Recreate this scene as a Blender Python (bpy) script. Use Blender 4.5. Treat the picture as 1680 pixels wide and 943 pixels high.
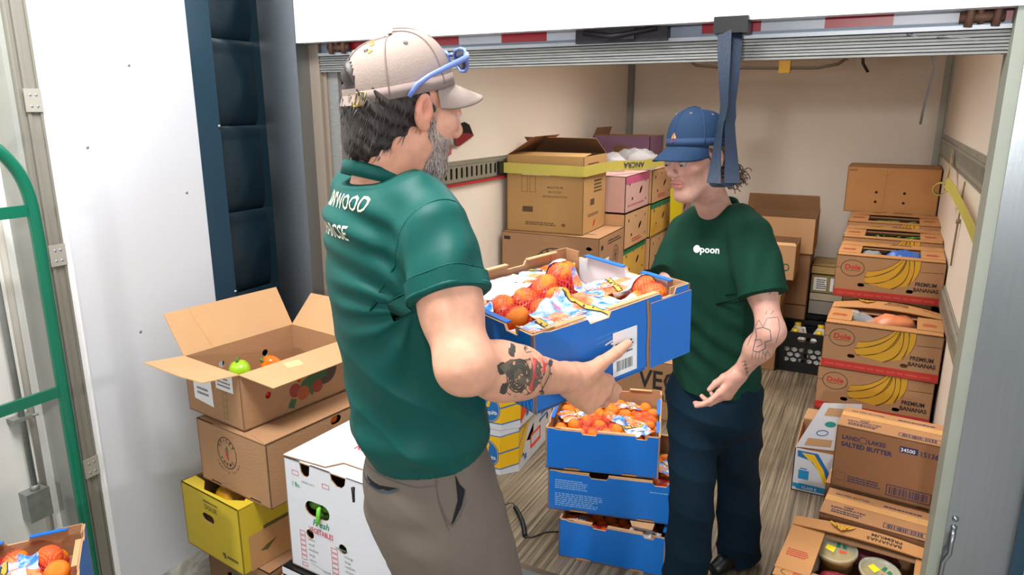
import bpy, bmesh, math, random
import numpy as np
from mathutils import Vector, Matrix
from mathutils.geometry import tessellate_polygon
from mathutils.noise import noise as pnoise

S = bpy.context.scene
for _o in list(bpy.data.objects): bpy.data.objects.remove(_o)
COL = S.collection
rnd = random.Random(7)
R = math.radians

# ---------------------------------------------------------------- camera
cam = bpy.data.cameras.new('camera')
cam.sensor_width = 36.0
cam.lens = 1170.0 / 1680.0 * 36.0
cam.clip_start = 0.05
camo = bpy.data.objects.new('camera', cam)
COL.objects.link(camo)
camo.location = (0, 0, 1.75)
camo.rotation_euler = (R(90 - 14.2), 0, R(27.2))
S.camera = camo

# ---------------------------------------------------------------- world, lights, exposure
w = bpy.data.worlds.new('world'); S.world = w; w.use_nodes = True
w.node_tree.nodes['Background'].inputs[0].default_value = (0.86, 0.92, 1.0, 1)
w.node_tree.nodes['Background'].inputs[1].default_value = 0.17

def lamp(name, kind, loc, tgt, energy, color=(1, 1, 1), **kw):
    l = bpy.data.lights.new(name, kind); l.energy = energy; l.color = color
    for k, v in kw.items(): setattr(l, k, v)
    o = bpy.data.objects.new(name, l); COL.objects.link(o)
    o.location = loc
    o.rotation_euler = (Vector(tgt) - Vector(loc)).to_track_quat('-Z', 'Y').to_euler()
    return o
lamp('dock_lamp', 'AREA', (-1.05, 0.7, 3.45), (-1.1, 1.3, 1.3), 100, (1.0, 0.98, 0.95), shape='RECTANGLE', size=1.2, size_y=0.8)
lamp('bay_lamp', 'AREA', (0.15, -4.0, 2.13), (-0.8, 3.0, 1.2), 85, (1.0, 0.97, 0.93), shape='RECTANGLE', size=0.3, size_y=0.2)
lamp('panel_edge_spot', 'SPOT', (-0.75, 0.75, 3.1), (-2.36, 0.6, 2.6), 120, (1.0, 1.0, 1.0), spot_size=R(78), spot_blend=0.3, shadow_soft_size=0.12)  # added spot, aimed so its cone edge draws the white panel's diagonal shade line
lamp('truck_lamp', 'AREA', (-0.85, 3.9, 2.36), (-0.85, 3.9, 0), 26, (1.0, 0.93, 0.86), shape='RECTANGLE', size=1.0, size_y=2.0, spread=R(130))
lamp('truck_rear_lamp', 'AREA', (-0.6, 2.75, 2.36), (-0.7, 4.6, 0.6), 6, (1.0, 0.93, 0.86), shape='RECTANGLE', size=1.2, size_y=0.4)
S.view_settings.view_transform = 'Standard'
S.view_settings.look = 'None'
S.view_settings.exposure = 0.35
S.view_settings.gamma = 1.0
S.view_settings.use_curve_mapping = False

# ---------------------------------------------------------------- materials
def srgb(h):
    if isinstance(h, str):
        h = h.lstrip('#'); c = [int(h[i:i + 2], 16) / 255 for i in (0, 2, 4)]
    else: c = list(h)
    return tuple([(x / 12.92 if x <= 0.04045 else ((x + 0.055) / 1.055) ** 2.4) for x in c] + [1.0])

_mats = {}
def mat(name, color, rough=0.6, metal=0.0, var=0.08, scale=9.0, stretch=(1, 1, 1), bump=0.0, bscale=60.0, bstretch=None, spec=0.5, alpha=None, trans=0.0, coat=0.0):
    if name in _mats: return _mats[name]
    m = bpy.data.materials.new(name); m.use_nodes = True
    nt = m.node_tree; N = nt.nodes; L = nt.links
    b = N['Principled BSDF']
    b.inputs['Roughness'].default_value = rough
    b.inputs['Metallic'].default_value = metal
    b.inputs['Specular IOR Level'].default_value = spec
    if trans: b.inputs['Transmission Weight'].default_value = trans
    if coat: b.inputs['Coat Weight'].default_value = coat
    if alpha is not None: b.inputs['Alpha'].default_value = alpha
    c = srgb(color)
    tc = N.new('ShaderNodeTexCoord'); mp = N.new('ShaderNodeMapping')
    mp.inputs['Scale'].default_value = stretch
    L.new(tc.outputs['Object'], mp.inputs[0])
    nz = N.new('ShaderNodeTexNoise'); nz.inputs['Scale'].default_value = scale; nz.inputs['Detail'].default_value = 4
    L.new(mp.outputs[0], nz.inputs['Vector'])
    mx = N.new('ShaderNodeMix'); mx.data_type = 'RGBA'
    mx.inputs[6].default_value = tuple([x * (1 - var) for x in c[:3]] + [1])
    mx.inputs[7].default_value = tuple([min(1, x * (1 + var)) for x in c[:3]] + [1])
    L.new(nz.outputs[0], mx.inputs[0]); L.new(mx.outputs[2], b.inputs['Base Color'])
    if bump:
        mp2 = N.new('ShaderNodeMapping'); mp2.inputs['Scale'].default_value = bstretch or (1, 1, 1)
        L.new(tc.outputs['Object'], mp2.inputs[0])
        n2 = N.new('ShaderNodeTexNoise'); n2.inputs['Scale'].default_value = bscale; n2.inputs['Detail'].default_value = 3
        L.new(mp2.outputs[0], n2.inputs['Vector'])
        bp = N.new('ShaderNodeBump'); bp.inputs['Strength'].default_value = bump; bp.inputs['Distance'].default_value = 0.01
        L.new(n2.outputs[0], bp.inputs['Height']); L.new(bp.outputs[0], b.inputs['Normal'])
    m['b'] = 1
    _mats[name] = m
    return m

KRAFT = mat('kraft_cardboard', '#a67e5a', 0.8, var=0.10, scale=5, bump=0.12, bscale=40, bstretch=(1, 1, 6))
KRAFTL = mat('light_kraft_cardboard', '#c59b70', 0.8, var=0.08, scale=5, bump=0.1, bscale=40, bstretch=(6, 1, 1))
KRAFTD = mat('dark_kraft_cardboard', '#8f6a4a', 0.82, var=0.10, scale=5, bump=0.12, bscale=40, bstretch=(1, 1, 6))
ORKRAFT = mat('orange_kraft_cardboard', '#b98552', 0.8, var=0.08, scale=6, bump=0.1, bscale=40)
BLUEC = mat('glossy_blue_cardboard', '#066bc6', 0.42, var=0.06, scale=6, bump=0.06, bscale=30)
WHITEC = mat('white_cardboard', '#d7dae1', 0.55, var=0.03, scale=6, bump=0.05)
YELC = mat('yellow_cardboard', '#c6ad2a', 0.6, var=0.06, scale=6, bump=0.08)
PINKC = mat('pink_print', '#b9557c', 0.7, var=0.06)
STEEL = mat('brushed_stainless', '#969ca0', 0.30, 1.0, var=0.07, scale=4, stretch=(30, 30, 1.0), bump=0.05, bscale=40, bstretch=(40, 40, 0.5))
STEELW = mat('bright_steel_header', '#e2e3e6', 0.45, 0.35, var=0.04, scale=3, bump=0.03)
ALU = mat('dull_aluminium', '#a3a399', 0.5, 0.6, var=0.12, scale=9, bump=0.08)
ALUD = mat('grimy_aluminium', '#8b8d8c', 0.5, 0.55, var=0.3, scale=16, stretch=(1, 1, 9), bump=0.1)
WHITEP = mat('white_panel', '#d2d5db', 0.42, var=0.015, scale=2)
CREAM = mat('cream_fibreglass', '#e9e0d4', 0.5, var=0.02, scale=2, bump=0.02, bscale=14)
DARKV = mat('dark_teal_vinyl', '#10222b', 0.34, var=0.12, scale=4, bump=0.25, bscale=7)
DARKS = mat('dark_blue_strip', '#1c3a4c', 0.36, var=0.15, scale=5, stretch=(1, 1, 0.3))
BLACK = mat('black_plastic', '#101214', 0.4, var=0.1)
INK = mat('black_ink', '#2a2624', 0.7, var=0.05)
INKB = mat('navy_ink', '#2b2f56', 0.7, var=0.05)
INKR = mat('red_ink', '#b8312b', 0.7, var=0.08)
INKG = mat('green_ink', '#1d7a52', 0.7, var=0.08)
INKW = mat('white_ink', '#eef2f5', 0.6, var=0.02)
INKY = mat('banana_yellow_ink', '#c99a25', 0.7, var=0.06)
INKBL = mat('bright_blue_ink', '#1f6fb4', 0.55, var=0.05)
INKO = mat('orange_red_ink', '#f0481f', 0.55, var=0.05)
PAPER = mat('white_paper_label', '#edeef0', 0.6, var=0.02)
GREENT = mat('green_enamel', '#07654c', 0.3, var=0.05)
TAPEY = mat('yellow_webbing', '#b3a84c', 0.75, var=0.1, bump=0.3, bscale=200)
CLEART = mat('packing_tape', '#d6a56c', 0.12, var=0.04)

def floor_mat(name, c1, c2, dirt):
    m = bpy.data.materials.new(name); m.use_nodes = True
    nt = m.node_tree; N = nt.nodes; L = nt.links; b = N['Principled BSDF']
    b.inputs['Roughness'].default_value = 0.55
    tc = N.new('ShaderNodeTexCoord'); mp = N.new('ShaderNodeMapping'); mp.inputs['Scale'].default_value = (95, 1.1, 1)
    L.new(tc.outputs['Object'], mp.inputs[0])
    nz = N.new('ShaderNodeTexNoise'); nz.inputs['Scale'].default_value = 1.0; nz.inputs['Detail'].default_value = 5; nz.inputs['Roughness'].default_value = 0.65
    L.new(mp.outputs[0], nz.inputs['Vector'])
    rp = N.new('ShaderNodeValToRGB'); rp.color_ramp.elements[0].position = 0.36; rp.color_ramp.elements[1].position = 0.66
    rp.color_ramp.elements[0].color = srgb(c1); rp.color_ramp.elements[1].color = srgb(c2)
    L.new(nz.outputs[0], rp.inputs[0])
    n2 = N.new('ShaderNodeTexNoise'); n2.inputs['Scale'].default_value = 2.2; n2.inputs['Detail'].default_value = 5
    L.new(tc.outputs['Object'], n2.inputs['Vector'])
    r2 = N.new('ShaderNodeValToRGB'); r2.color_ramp.elements[0].position = 0.38; r2.color_ramp.elements[1].position = 0.62
    r2.color_ramp.elements[0].color = srgb(dirt); r2.color_ramp.elements[1].color = (1, 1, 1, 1)
    L.new(n2.outputs[0], r2.inputs[0])
    mx = N.new('ShaderNodeMix'); mx.data_type = 'RGBA'; mx.blend_type = 'MULTIPLY'; mx.inputs[0].default_value = 0.5
    L.new(rp.outputs[0], mx.inputs[6]); L.new(r2.outputs[0], mx.inputs[7]); L.new(mx.outputs[2], b.inputs['Base Color'])
    bp = N.new('ShaderNodeBump'); bp.inputs['Strength'].default_value = 0.35; bp.inputs['Distance'].default_value = 0.004
    L.new(nz.outputs[0], bp.inputs['Height']); L.new(bp.outputs[0], b.inputs['Normal'])
    return m
FLOORM = floor_mat('ribbed_truck_floor', '#463c30', '#978a73', '#8a8070')
def dock_mat():
    m = bpy.data.materials.new('worn_dock_floor'); m.use_nodes = True
    N = m.node_tree.nodes; L = m.node_tree.links; b = N['Principled BSDF']; b.inputs['Roughness'].default_value = 0.35
    tc = N.new('ShaderNodeTexCoord')
    nz = N.new('ShaderNodeTexNoise'); nz.inputs['Scale'].default_value = 6; nz.inputs['Detail'].default_value = 8; nz.inputs['Distortion'].default_value = 1.2
    L.new(tc.outputs['Object'], nz.inputs['Vector'])
    rp = N.new('ShaderNodeValToRGB'); e = rp.color_ramp.elements
    e[0].position = 0.3; e[0].color = srgb('#4d4a40'); e[1].position = 0.72; e[1].color = srgb('#b9bcb8')
    x = e.new(0.5); x.color = srgb('#8b877a')
    L.new(nz.outputs[0], rp.inputs[0]); L.new(rp.outputs[0], b.inputs['Base Color'])
    return m
DOCKM = dock_mat()

# ---------------------------------------------------------------- mesh building helpers
class MB:
    def __init__(self): self.v = []; self.f = []; self.mi = []; self.sm = []
    def add(self, vs, fs, mi=0, smooth=False):
        o = len(self.v); self.v += [tuple(p) for p in vs]
        for f in fs: self.f.append(tuple(i + o for i in f)); self.mi.append(mi); self.sm.append(smooth)
    def box(self, lo, hi, mi=0):
        x0, y0, z0 = lo; x1, y1, z1 = hi
        self.add([(x0, y0, z0), (x1, y0, z0), (x1, y1, z0), (x0, y1, z0), (x0, y0, z1), (x1, y0, z1), (x1, y1, z1), (x0, y1, z1)],
                 [(0, 3, 2, 1), (4, 5, 6, 7), (0, 1, 5, 4), (1, 2, 6, 5), (2, 3, 7, 6), (3, 0, 4, 7)], mi)
    def tube(self, pts, r, n=10, mi=0, cap=True, closed=False):
        pts = [Vector(p) for p in pts]; m = len(pts)
        rs = r if isinstance(r, (list, tuple)) else [r] * m
        ref = None; rings = []
        for i, p in enumerate(pts):
            a = pts[(i - 1) % m] if (closed or i > 0) else p
            c = pts[(i + 1) % m] if (closed or i < m - 1) else p
            t = (c - a).normalized()
            if ref is None:
                ref = t.orthogonal().normalized()
            ref = (ref - t * ref.dot(t)).normalized(); b = t.cross(ref)
            rings.append([p + (ref * math.cos(k * 2 * math.pi / n) + b * math.sin(k * 2 * math.pi / n)) * rs[i] for k in range(n)])
        vs = [q for rg in rings for q in rg]; fs = []
        for i in range(m if closed else m - 1):
            j = (i + 1) % m
            for k in range(n): fs.append((i * n + k, i * n + (k + 1) % n, j * n + (k + 1) % n, j * n + k))
        if cap and not closed:
            fs.append(tuple(range(n))[::-1]); fs.append(tuple((m - 1) * n + k for k in range(n)))
        self.add(vs, fs, mi, True)
    def lathe(self, prof, c=(0, 0, 0), n=24, mi=0, axis='z'):
        vs = []; fs = []
        for r, z in prof:
            for k in range(n):
                a = k * 2 * math.pi / n; vs.append((c[0] + r * math.cos(a), c[1] + r * math.sin(a), c[2] + z))
        for i in range(len(prof) - 1):
            for k in range(n): fs.append((i * n + k, i * n + (k + 1) % n, (i + 1) * n + (k + 1) % n, (i + 1) * n + k))
        self.add(vs, fs, mi, True)
    def panel(self, fr, outer, holes=(), t=0.004, mi=(0, 0, 0)):
        """polygon with holes in the frame (O,u,v,n); front at n=0, back at -t"""
        O, u, v, n = fr
        loops = [[Vector((a, b, 0)) for a, b in outer]] + [[Vector((a, b, 0)) for a, b in h] for h in holes]
        tris = tessellate_polygon(loops); flat = [p for l in loops for p in l]
        F = [O + u * p.x + v * p.y for p in flat]; B = [q - n * t for q in F]; m = len(F)
        ff = []
        for a, b, c in tris:
            nn = (F[b] - F[a]).cross(F[c] - F[a])
            ff.append((a, b, c) if nn.dot(n) > 0 else (a, c, b))
        self.add(F, ff, mi[0]); self.add(B, [f[::-1] for f in ff], mi[1])
        rim = []; o = 0
        for l in loops:
            k = len(l)
            for i in range(k): rim.append((o + i, o + (i + 1) % k, m + o + (i + 1) % k, m + o + i))
            o += k
        self.add(F + B, rim, mi[2])
    # flat print
    def poly(self, fr, pts, off=0.0006, mi=0):
        O, u, v, n = fr
        l = [Vector((a, b, 0)) for a, b in pts]
        ff = []
        F = [O + u * p.x + v * p.y + n * off for p in l]
        for a, b, c in tessellate_polygon([l]):
            nn = (F[b] - F[a]).cross(F[c] - F[a]); ff.append((a, b, c) if nn.dot(n) > 0 else (a, c, b))
        self.add(F, ff, mi)
    def rect(self, fr, a, b, w_, h_, off=0.0006, mi=0): self.poly(fr, [(a, b), (a + w_, b), (a + w_, b + h_), (a, b + h_)], off, mi)
    def ell(self, fr, a, b, ra, rb, off=0.0006, mi=0, rot=0, n=22):
        c, s = math.cos(rot), math.sin(rot); P = []
        for k in range(n):
            t = k * 2 * math.pi / n; x, y = ra * math.cos(t), rb * math.sin(t); P.append((a + x * c - y * s, b + x * s + y * c))
        self.poly(fr, P, off, mi)
    def line(self, fr, pts, wd, off=0.0008, mi=0, closed=False):
        if closed: pts = list(pts) + [pts[0]]
        for (x0, y0), (x1, y1) in zip(pts[:-1], pts[1:]):
            dx, dy = x1 - x0, y1 - y0; l = math.hypot(dx, dy) or 1; nx, ny = -dy / l * wd / 2, dx / l * wd / 2
            ex, ey = dx / l * wd * 0.2, dy / l * wd * 0.2
            self.poly(fr, [(x0 - ex + nx, y0 - ey + ny), (x0 - ex - nx, y0 - ey - ny), (x1 + ex - nx, y1 + ey - ny), (x1 + ex + nx, y1 + ey + ny)], off, mi)
    def ring(self, fr, a, b, ra, rb, wd, off=0.0008, mi=0, rot=0, n=28):
        c, s = math.cos(rot), math.sin(rot)
        P = [(a + ra * math.cos(t) * c - rb * math.sin(t) * s, b + ra * math.cos(t) * s + rb * math.sin(t) * c) for t in [k * 2 * math.pi / n for k in range(n)]]
        self.line(fr, P, wd, off, mi, True)
    def text(self, fr, a, b, s, size, sx=1.0, bold=0.0, off=0.0008, mi=0, align='l', rot=0, fn=None, shear=0):
        vs, fs, wd = text_geo(s, bold)
        k0 = {'l': 0, 'c': -wd / 2, 'r': -wd}[align]
        c, sn = math.cos(rot), math.sin(rot); out = []
        if fr is not None: O, u, v, n = fr
        if fn: vs, fs = subdiv(vs, fs, .006 / (size * max(sx, .3)))
        for x, y in vs:
            x = (x + k0 + shear * y) * size * sx; y = y * size
            p, q = a + x * c - y * sn, b + x * sn + y * c
            out.append(fn(p, q) if fn else O + u * p + v * q + n * off)
        self.add(out, fs, mi)
    def build(self, name, mats, parent=None, loc=None, rotz=0, smooth=False):
        me = bpy.data.meshes.new(name)
        me.from_pydata(self.v, [], self.f)
        if not isinstance(mats, (list, tuple)): mats = [mats]
        for m in mats: me.materials.append(m)
        me.polygons.foreach_set('material_index', self.mi)
        me.polygons.foreach_set('use_smooth', [bool(s or smooth) for s in self.sm])
        me.update()
        o = bpy.data.objects.new(name, me); COL.objects.link(o)
        if parent: o.parent = parent
        if loc: o.location = loc
        if rotz: o.rotation_euler = (0, 0, rotz)
        return o

def subdiv(vs, fs, L):
    vs = list(vs); out = []; stack = []
    for f in fs:
        for i in range(1, len(f) - 1): stack.append((f[0], f[i], f[i + 1]))
    while stack:
        a, b, c = stack.pop(); P = [vs[a], vs[b], vs[c]]
        d = [math.dist(P[0], P[1]), math.dist(P[1], P[2]), math.dist(P[2], P[0])]; k = d.index(max(d))
        if d[k] <= L: out.append((a, b, c)); continue
        t = [(a, b, c), (b, c, a), (c, a, b)][k]; m = len(vs); vs.append(((vs[t[0]][0] + vs[t[1]][0]) / 2, (vs[t[0]][1] + vs[t[1]][1]) / 2)); stack += [(t[0], m, t[2]), (m, t[1], t[2])]
    return vs, out
_tg = {}
def text_geo(s, bold=0.0):
    k = (s, bold)
    if k in _tg: return _tg[k]
    cu = bpy.data.curves.new('t', 'FONT'); cu.body = s; cu.size = 1.0; cu.offset = bold; cu.resolution_u = 2
    o = bpy.data.objects.new('t', cu)
    me = bpy.data.meshes.new_from_object(o)
    vs = [(v.co.x, v.co.y) for v in me.vertices]; fs = [tuple(p.vertices) for p in me.polygons]
    wd = max([x for x, y in vs] + [0.1])
    bpy.data.objects.remove(o); bpy.data.curves.remove(cu); bpy.data.meshes.remove(me)
    _tg[k] = (vs, fs, wd); return _tg[k]

def V(*a): return Vector(a)
def thing(name, label, cat, loc=(0, 0, 0), rotz=0, group=None):
    o = bpy.data.objects.new(name, None); COL.objects.link(o); o.empty_display_size = 0.05
    o.location = loc; o.rotation_euler = (0, 0, rotz); o['label'] = label; o['category'] = cat
    if group: o['group'] = group
    return o
def tag(o, label, cat, group=None):
    o['label'] = label; o['category'] = cat
    if group: o['group'] = group
    return o
def struct(o): o['kind'] = 'structure'; return o
def copy_tree(o, parent=None):
    c = o.copy(); COL.objects.link(c)
    if parent: c.parent = parent
    for ch in list(o.children): copy_tree(ch, c)
    return c

def faces(w, d, h):
    X, Y, Z = V(1, 0, 0), V(0, 1, 0), V(0, 0, 1)
    return {'front': (V(-w / 2, -d / 2, 0), X, Z, -Y), 'right': (V(w / 2, -d / 2, 0), Y, Z, X),
            'back': (V(w / 2, d / 2, 0), -X, Z, Y), 'left': (V(-w / 2, d / 2, 0), -Y, Z, -X),
            'top': (V(-w / 2, -d / 2, h), X, Y, Z), 'bottom': (V(-w / 2, d / 2, 0), X, -Y, -Z)}
def circ(a, b, r, n=12, rb=None):
    rb = rb or r
    return [(a + r * math.cos(k * 2 * math.pi / n), b + rb * math.sin(k * 2 * math.pi / n)) for k in range(n)]
def slot(a, b, l, r, n=6):
    P = []
    for k in range(n + 1): t = -math.pi / 2 + k * math.pi / n; P.append((a + l / 2 - r + r * math.cos(t), b + r * math.sin(t)))
    for k in range(n + 1): t = math.pi / 2 + k * math.pi / n; P.append((a - l / 2 + r + r * math.cos(t), b + r * math.sin(t)))
    return P
def rr(a, b, w_, h_): return [(a, b), (a + w_, b), (a + w_, b + h_), (a, b + h_)]
def cc(x, y, w, d, rz, which='fl'):
    """centre of a box from the ground position of one corner"""
    lx = {'l': w / 2, 'r': -w / 2}[which[1]]; ly = {'f': d / 2, 'b': -d / 2}[which[0]]
    c, s = math.cos(rz), math.sin(rz)
    return (x + lx * c - ly * s, y + lx * s + ly * c)

def carton(name, label, cat, w, d, h, loc, rz=0, m=None, inner=None, holes={}, top=True, group=None, t=0.004, flaps=(), outer={}, tophole=None):
    """hollow box: body with real holes; flaps = (side, length, angle from upright outwards[, skew])"""
    m = m or KRAFT; inner = inner or m
    o = thing(name, label, cat, loc, rz, group)
    F = faces(w, d, h); b = MB()
    dims = {'front': (w, h), 'back': (w, h), 'left': (d, h), 'right': (d, h), 'bottom': (w, d), 'top': (w, d)}
    for k, (a, c) in dims.items():
        if k == 'top' and not top: continue
        b.panel(F[k], outer.get(k, rr(0, 0, a, c)), holes.get(k, ()), t, (0, 1, 1))
    b.build('body', [m, inner], o)
    for fl in flaps:
        side, L_, ang = fl[:3]; sk = fl[3] if len(fl) > 3 else 0.012
        O, u, v, n = F[side]; a = dims[side][0]
        up = v * math.cos(ang) + n * math.sin(ang); nn = u.cross(up)
        fb = MB(); nseg = 1
        fb.panel((O + v * h, u, up, nn), [(0.001, 0.0005), (a - 0.001, 0.0005), (a - sk, L_), (sk, L_)], (), t * 0.8, (0, 1, 1))
        fb.build('flap', [m if len(fl) < 5 else fl[4], inner if len(fl) < 5 else fl[4]], o)
    return o, F

# ================================================================ SETTING
Y0 = 2.214; XL = -1.97; XR = 0.36; YB = 6.0
X_, Y_, Z_ = V(1, 0, 0), V(0, 1, 0), V(0, 0, 1)
def slab(name, lo, hi, m, parent=None):
    b = MB(); b.box(lo, hi); o = b.build(name, m, parent)
    return o if parent else struct(o)
fl = slab('floor', (XL - .03, Y0, -0.04), (XR + .03, YB, 0.0), FLOORM)
slab('floor_edge', (XL - .03, Y0 - 0.03, -0.045), (XR + .03, Y0, 0.001), STEEL, fl)
slab('floor.001', (-5.2, -8.0, -0.10), (5.2, Y0 - 0.03, -0.045), DOCKM)
b = MB(); b.box((-1.9, 1.45, -0.045), (0.3, Y0 - 0.03, -0.028)); struct(b.build('dock_plate', ALU))
wl = slab('wall_left', (XL - .05, Y0 + .14, 0), (XL, YB, 2.42), CREAM)
wr = slab('wall_right', (XR, Y0 + .14, 0), (XR + .05, YB, 2.42), CREAM)
wb = slab('wall_back', (XL - .05, YB, 0), (XR + .05, YB + .05, 2.42), CREAM)
cl = slab('ceiling', (XL - .05, Y0 + .14, 2.42), (XR + .05, YB + .05, 2.46), CREAM)
# corner posts
b = MB(); b.box((XL, YB - .05, 0), (XL + .045, YB, 2.4)); struct(b.build('trim_1', ALUD))
b = MB(); b.box((XR - .05, YB - .03, 0), (XR, YB, 2.4)); b.box((XR - .012, YB - .14, 0), (XR, YB - .03, 2.4)); struct(b.build('trim_2', ALU))
# logistic rails with slots
def rail(name, x, sgn, y0, y1, z0, z1, parent, stripe=False):
    b = MB(); L_ = y1 - y0; hh = z1 - z0
    # frame: face looks to +x for the left wall (sgn=1)
    fr = (V(x + sgn * .018, y0 if sgn > 0 else y1, z0), Y_ * sgn, Z_, X_ * sgn)
    n = int(L_ / .052); holes = []
    for k in range(n):
        c = .03 + k * .052
        holes.append([(c - .008, hh * .3), (c + .008, hh * .3), (c + .011, hh * .36), (c + .011, hh * .66), (c + .008, hh * .74), (c - .008, hh * .74), (c - .011, hh * .66), (c - .011, hh * .36)])
    for k in range(0, n, 10):
        a = 0 if k == 0 else holes[k][0][0] - .018; e = L_ if k + 10 >= n else holes[k + 10][0][0] - .018
        b.panel(fr, rr(a, hh * .16, e - a, hh * .68), holes[k:k + 10], .003)
    for q in (0, hh * .84): b.panel((fr[0] - fr[3] * .010, fr[1], fr[2], fr[3]), rr(0, q, L_, hh * .16), (), .006)
    for q in (hh * .16, hh * .84): b.box((min(x, x + sgn * .018), y0, z0 + q - .0015), (max(x, x + sgn * .018), y1, z0 + q + .0015))
    for k in range(int(L_ / .3)):
        for q in (hh * .08, hh * .92): b.ell((fr[0] - fr[3] * .010, fr[1], fr[2], fr[3]), .1 + k * .3, q, .006, .006, .003)
    o = b.build(name, ALU, parent)
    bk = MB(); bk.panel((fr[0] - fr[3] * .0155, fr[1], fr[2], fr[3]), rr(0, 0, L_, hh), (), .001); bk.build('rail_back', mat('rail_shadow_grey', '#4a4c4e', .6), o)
    return o
rail('load_rail', XL, 1, Y0 + .15, YB - .06, 1.35, 1.478, wl)
rail('load_rail', XR, -1, Y0 + .15, YB - .15, 1.42, 1.565, wr)
rail('load_rail', XR, -1, Y0 + .15, YB - .15, .72, .852, wr)
b = MB(); b.box((XL + .018, 2.5, 1.352), (XL + .024, 4.0, 1.364)); b.build('red_strip', mat('red_plastic_strip', '#b3262c', .5), wl)

# dock face: header, posts, jambs
b = MB(); b.box((-2.082, Y0, 1.99), (0.62, Y0 + .05, 2.9)); struct(b.build('trim_3', STEELW))
b = MB(); b.box((-2.275, Y0, -0.05), (-2.085, Y0 + .05, 2.9)); b.box((-2.125, Y0 + .05, -0.05), (-2.085, Y0 + .085, 2.9)); struct(b.build('trim_4', STEEL))
b = MB(); b.box((-2.10, Y0 + .07, 0), (-2.035, Y0 + .13, 2.0)); b.box((-2.035, Y0 + .09, 0), (-2.02, Y0 + .14, 2.0)); struct(b.build('trim_5', mat('tan_grey_jamb', '#93877a', .5, .4, var=.12, scale=5, stretch=(1, 1, .3))))
b = MB(); b.box((-2.034, Y0 + .10, 0), (XL, Y0 + .14, 2.42)); struct(b.build('trim_6', ALUD))
b = MB(); b.box((0.282, Y0, -0.05), (0.446, Y0 + .05, 2.9)); struct(b.build('trim_7', STEEL))
b = MB(); b.box((0.252, Y0 + .01, -0.02), (0.284, Y0 + .13, 2.0)); b.box((0.252, Y0 + .13, -0.02), (XR, Y0 + .15, 2.42)); struct(b.build('trim_8', mat('green_grey_jamb', '#9aa095', .5, .3, var=.08, scale=7, bump=.05)))
b = MB(); b.box((0.446, Y0 - .03, -0.05), (0.475, Y0 + .05, 2.9)); struct(b.build('trim_9', DARKS))
slab('wall_right.001', (0.475, -0.4, -0.05), (0.53, Y0 + .05, 2.9), WHITEP)
# grab handle on the right post
hd = thing('grab_handle', 'bent chrome grab handle bolted to the stainless door post on the right', 'handle', (0.300, Y0, 0.0))
b = MB(); b.box((-.018, -.006, .555), (.018, -.0002, .622)); b.build('mounting_plate', STEEL, hd)
for z in (.573, .602):
    b = MB(); b.lathe([(0, .0), (.007, 0), (.0085, .004), (.006, .007), (0, .008)], n=12)
    o = b.build('bolt', STEEL, hd); o.location = (0, -.006, z); o.rotation_euler = (R(90), 0, 0)
b = MB(); b.tube([(0, -.004, .57), (0, -.018, .555), (-.003, -.026, .53), (-.003, -.028, .50), (-.016, -.03, .47), (-.018, -.03, .38), (-.018, -.03, .26), (-.004, -.02, .235), (-.004, -.006, .225)], .007, 10)
b.build('grip', STEEL, hd)

# roll-up door bundled under the header
door = struct(bpy.data.objects.new('door_1', None)); COL.objects.link(door)
b = MB()
for k in range(7):
    z = 1.884 + k * .0085
    b.box((-2.034, Y0 + .075 - (k % 2) * .004, z), (0.252, Y0 + .115, z + .0062))
b.build('rolled_slats', ALUD, door)
b = MB(); b.box((-2.034, Y0 + .065, 1.944), (0.252, Y0 + .12, 1.955)); b.build('bottom_rail', mat('pale_rail', '#aeb4bb', .4, .5), door)
b = MB(); b.box((-2.034, Y0 + .085, 1.956), (0.252, Y0 + .12, 2.06)); b.build('door_panel', mat('door_grey_blue', '#7f8c9d', .45, .3, var=.08, scale=5), door)
REDT = mat('red_reflective_tape', '#a3192b', .3); WHT = mat('white_reflective_tape', '#c4cbd8', .3)
frd = (V(-2.03, Y0 + .0848, 1.965), X_, Z_, -Y_)
x = .12; k = 0
while x < 2.22:
    L_ = .172; b = MB(); b.panel((frd[0] + V(0, -.0008, 0), X_, Z_, -Y_), rr(x, 0, L_, .034), (), .0008)
    if not (1.20 < x + .08 < 1.5): b.build('reflective_tape', REDT if k % 2 == 0 else WHT, door)
    x += L_; k += 1
b = MB(); b.box((-.93, Y0 + .045, 1.948), (-.63, Y0 + .085, 2.01)); b.box((-.83, Y0 + .035, 1.955), (-.73, Y0 + .05, 1.99))
b.tube([(-.9, Y0 + .04, 1.98), (-.8, Y0 + .03, 1.965), (-.66, Y0 + .04, 1.985)], .008, 8)
b.build('latch', mat('dark_rusty_latch', '#2b2830', .5, .5, var=.3, scale=30), door)
for x in (-1.93, .185):
    b = MB(); b.tube([(x - .05, Y0 + .07, 1.975), (x + .05, Y0 + .07, 1.975)], .014, 10)
    b.tube([(x, Y0 + .07, 1.96), (x - .01, Y0 + .06, 2.01), (x + .015, Y0 + .075, 2.03)], .009, 8)
    b.tube([(x - .03, Y0 + .06, 1.95), (x - .025, Y0 + .055, 2.01)], .01, 8); b.tube([(x + .03, Y0 + .06, 1.95), (x + .035, Y0 + .055, 2.01)], .01, 8)
    b.build('hinge_roller', mat('rusty_metal', '#7a5a4c', .6, .5, var=.35, scale=40), door)
b = MB(); b.tube([(.02, Y0 + .07, 1.94), (.07, Y0 + .1, 1.925), (.10, Y0 + .2, 1.86), (.09, Y0 + .3, 1.76), (.088, Y0 + .34, 1.70)], .004, 6)
b.tube([(.09, Y0 + .07, 1.93), (.16, Y0 + .08, 1.925), (.215, Y0 + .09, 1.905), (.245, Y0 + .1, 1.885)], .004, 6)
b.build('lift_cable', mat('grey_cable', '#8c9094', .4, .6), door)

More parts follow.
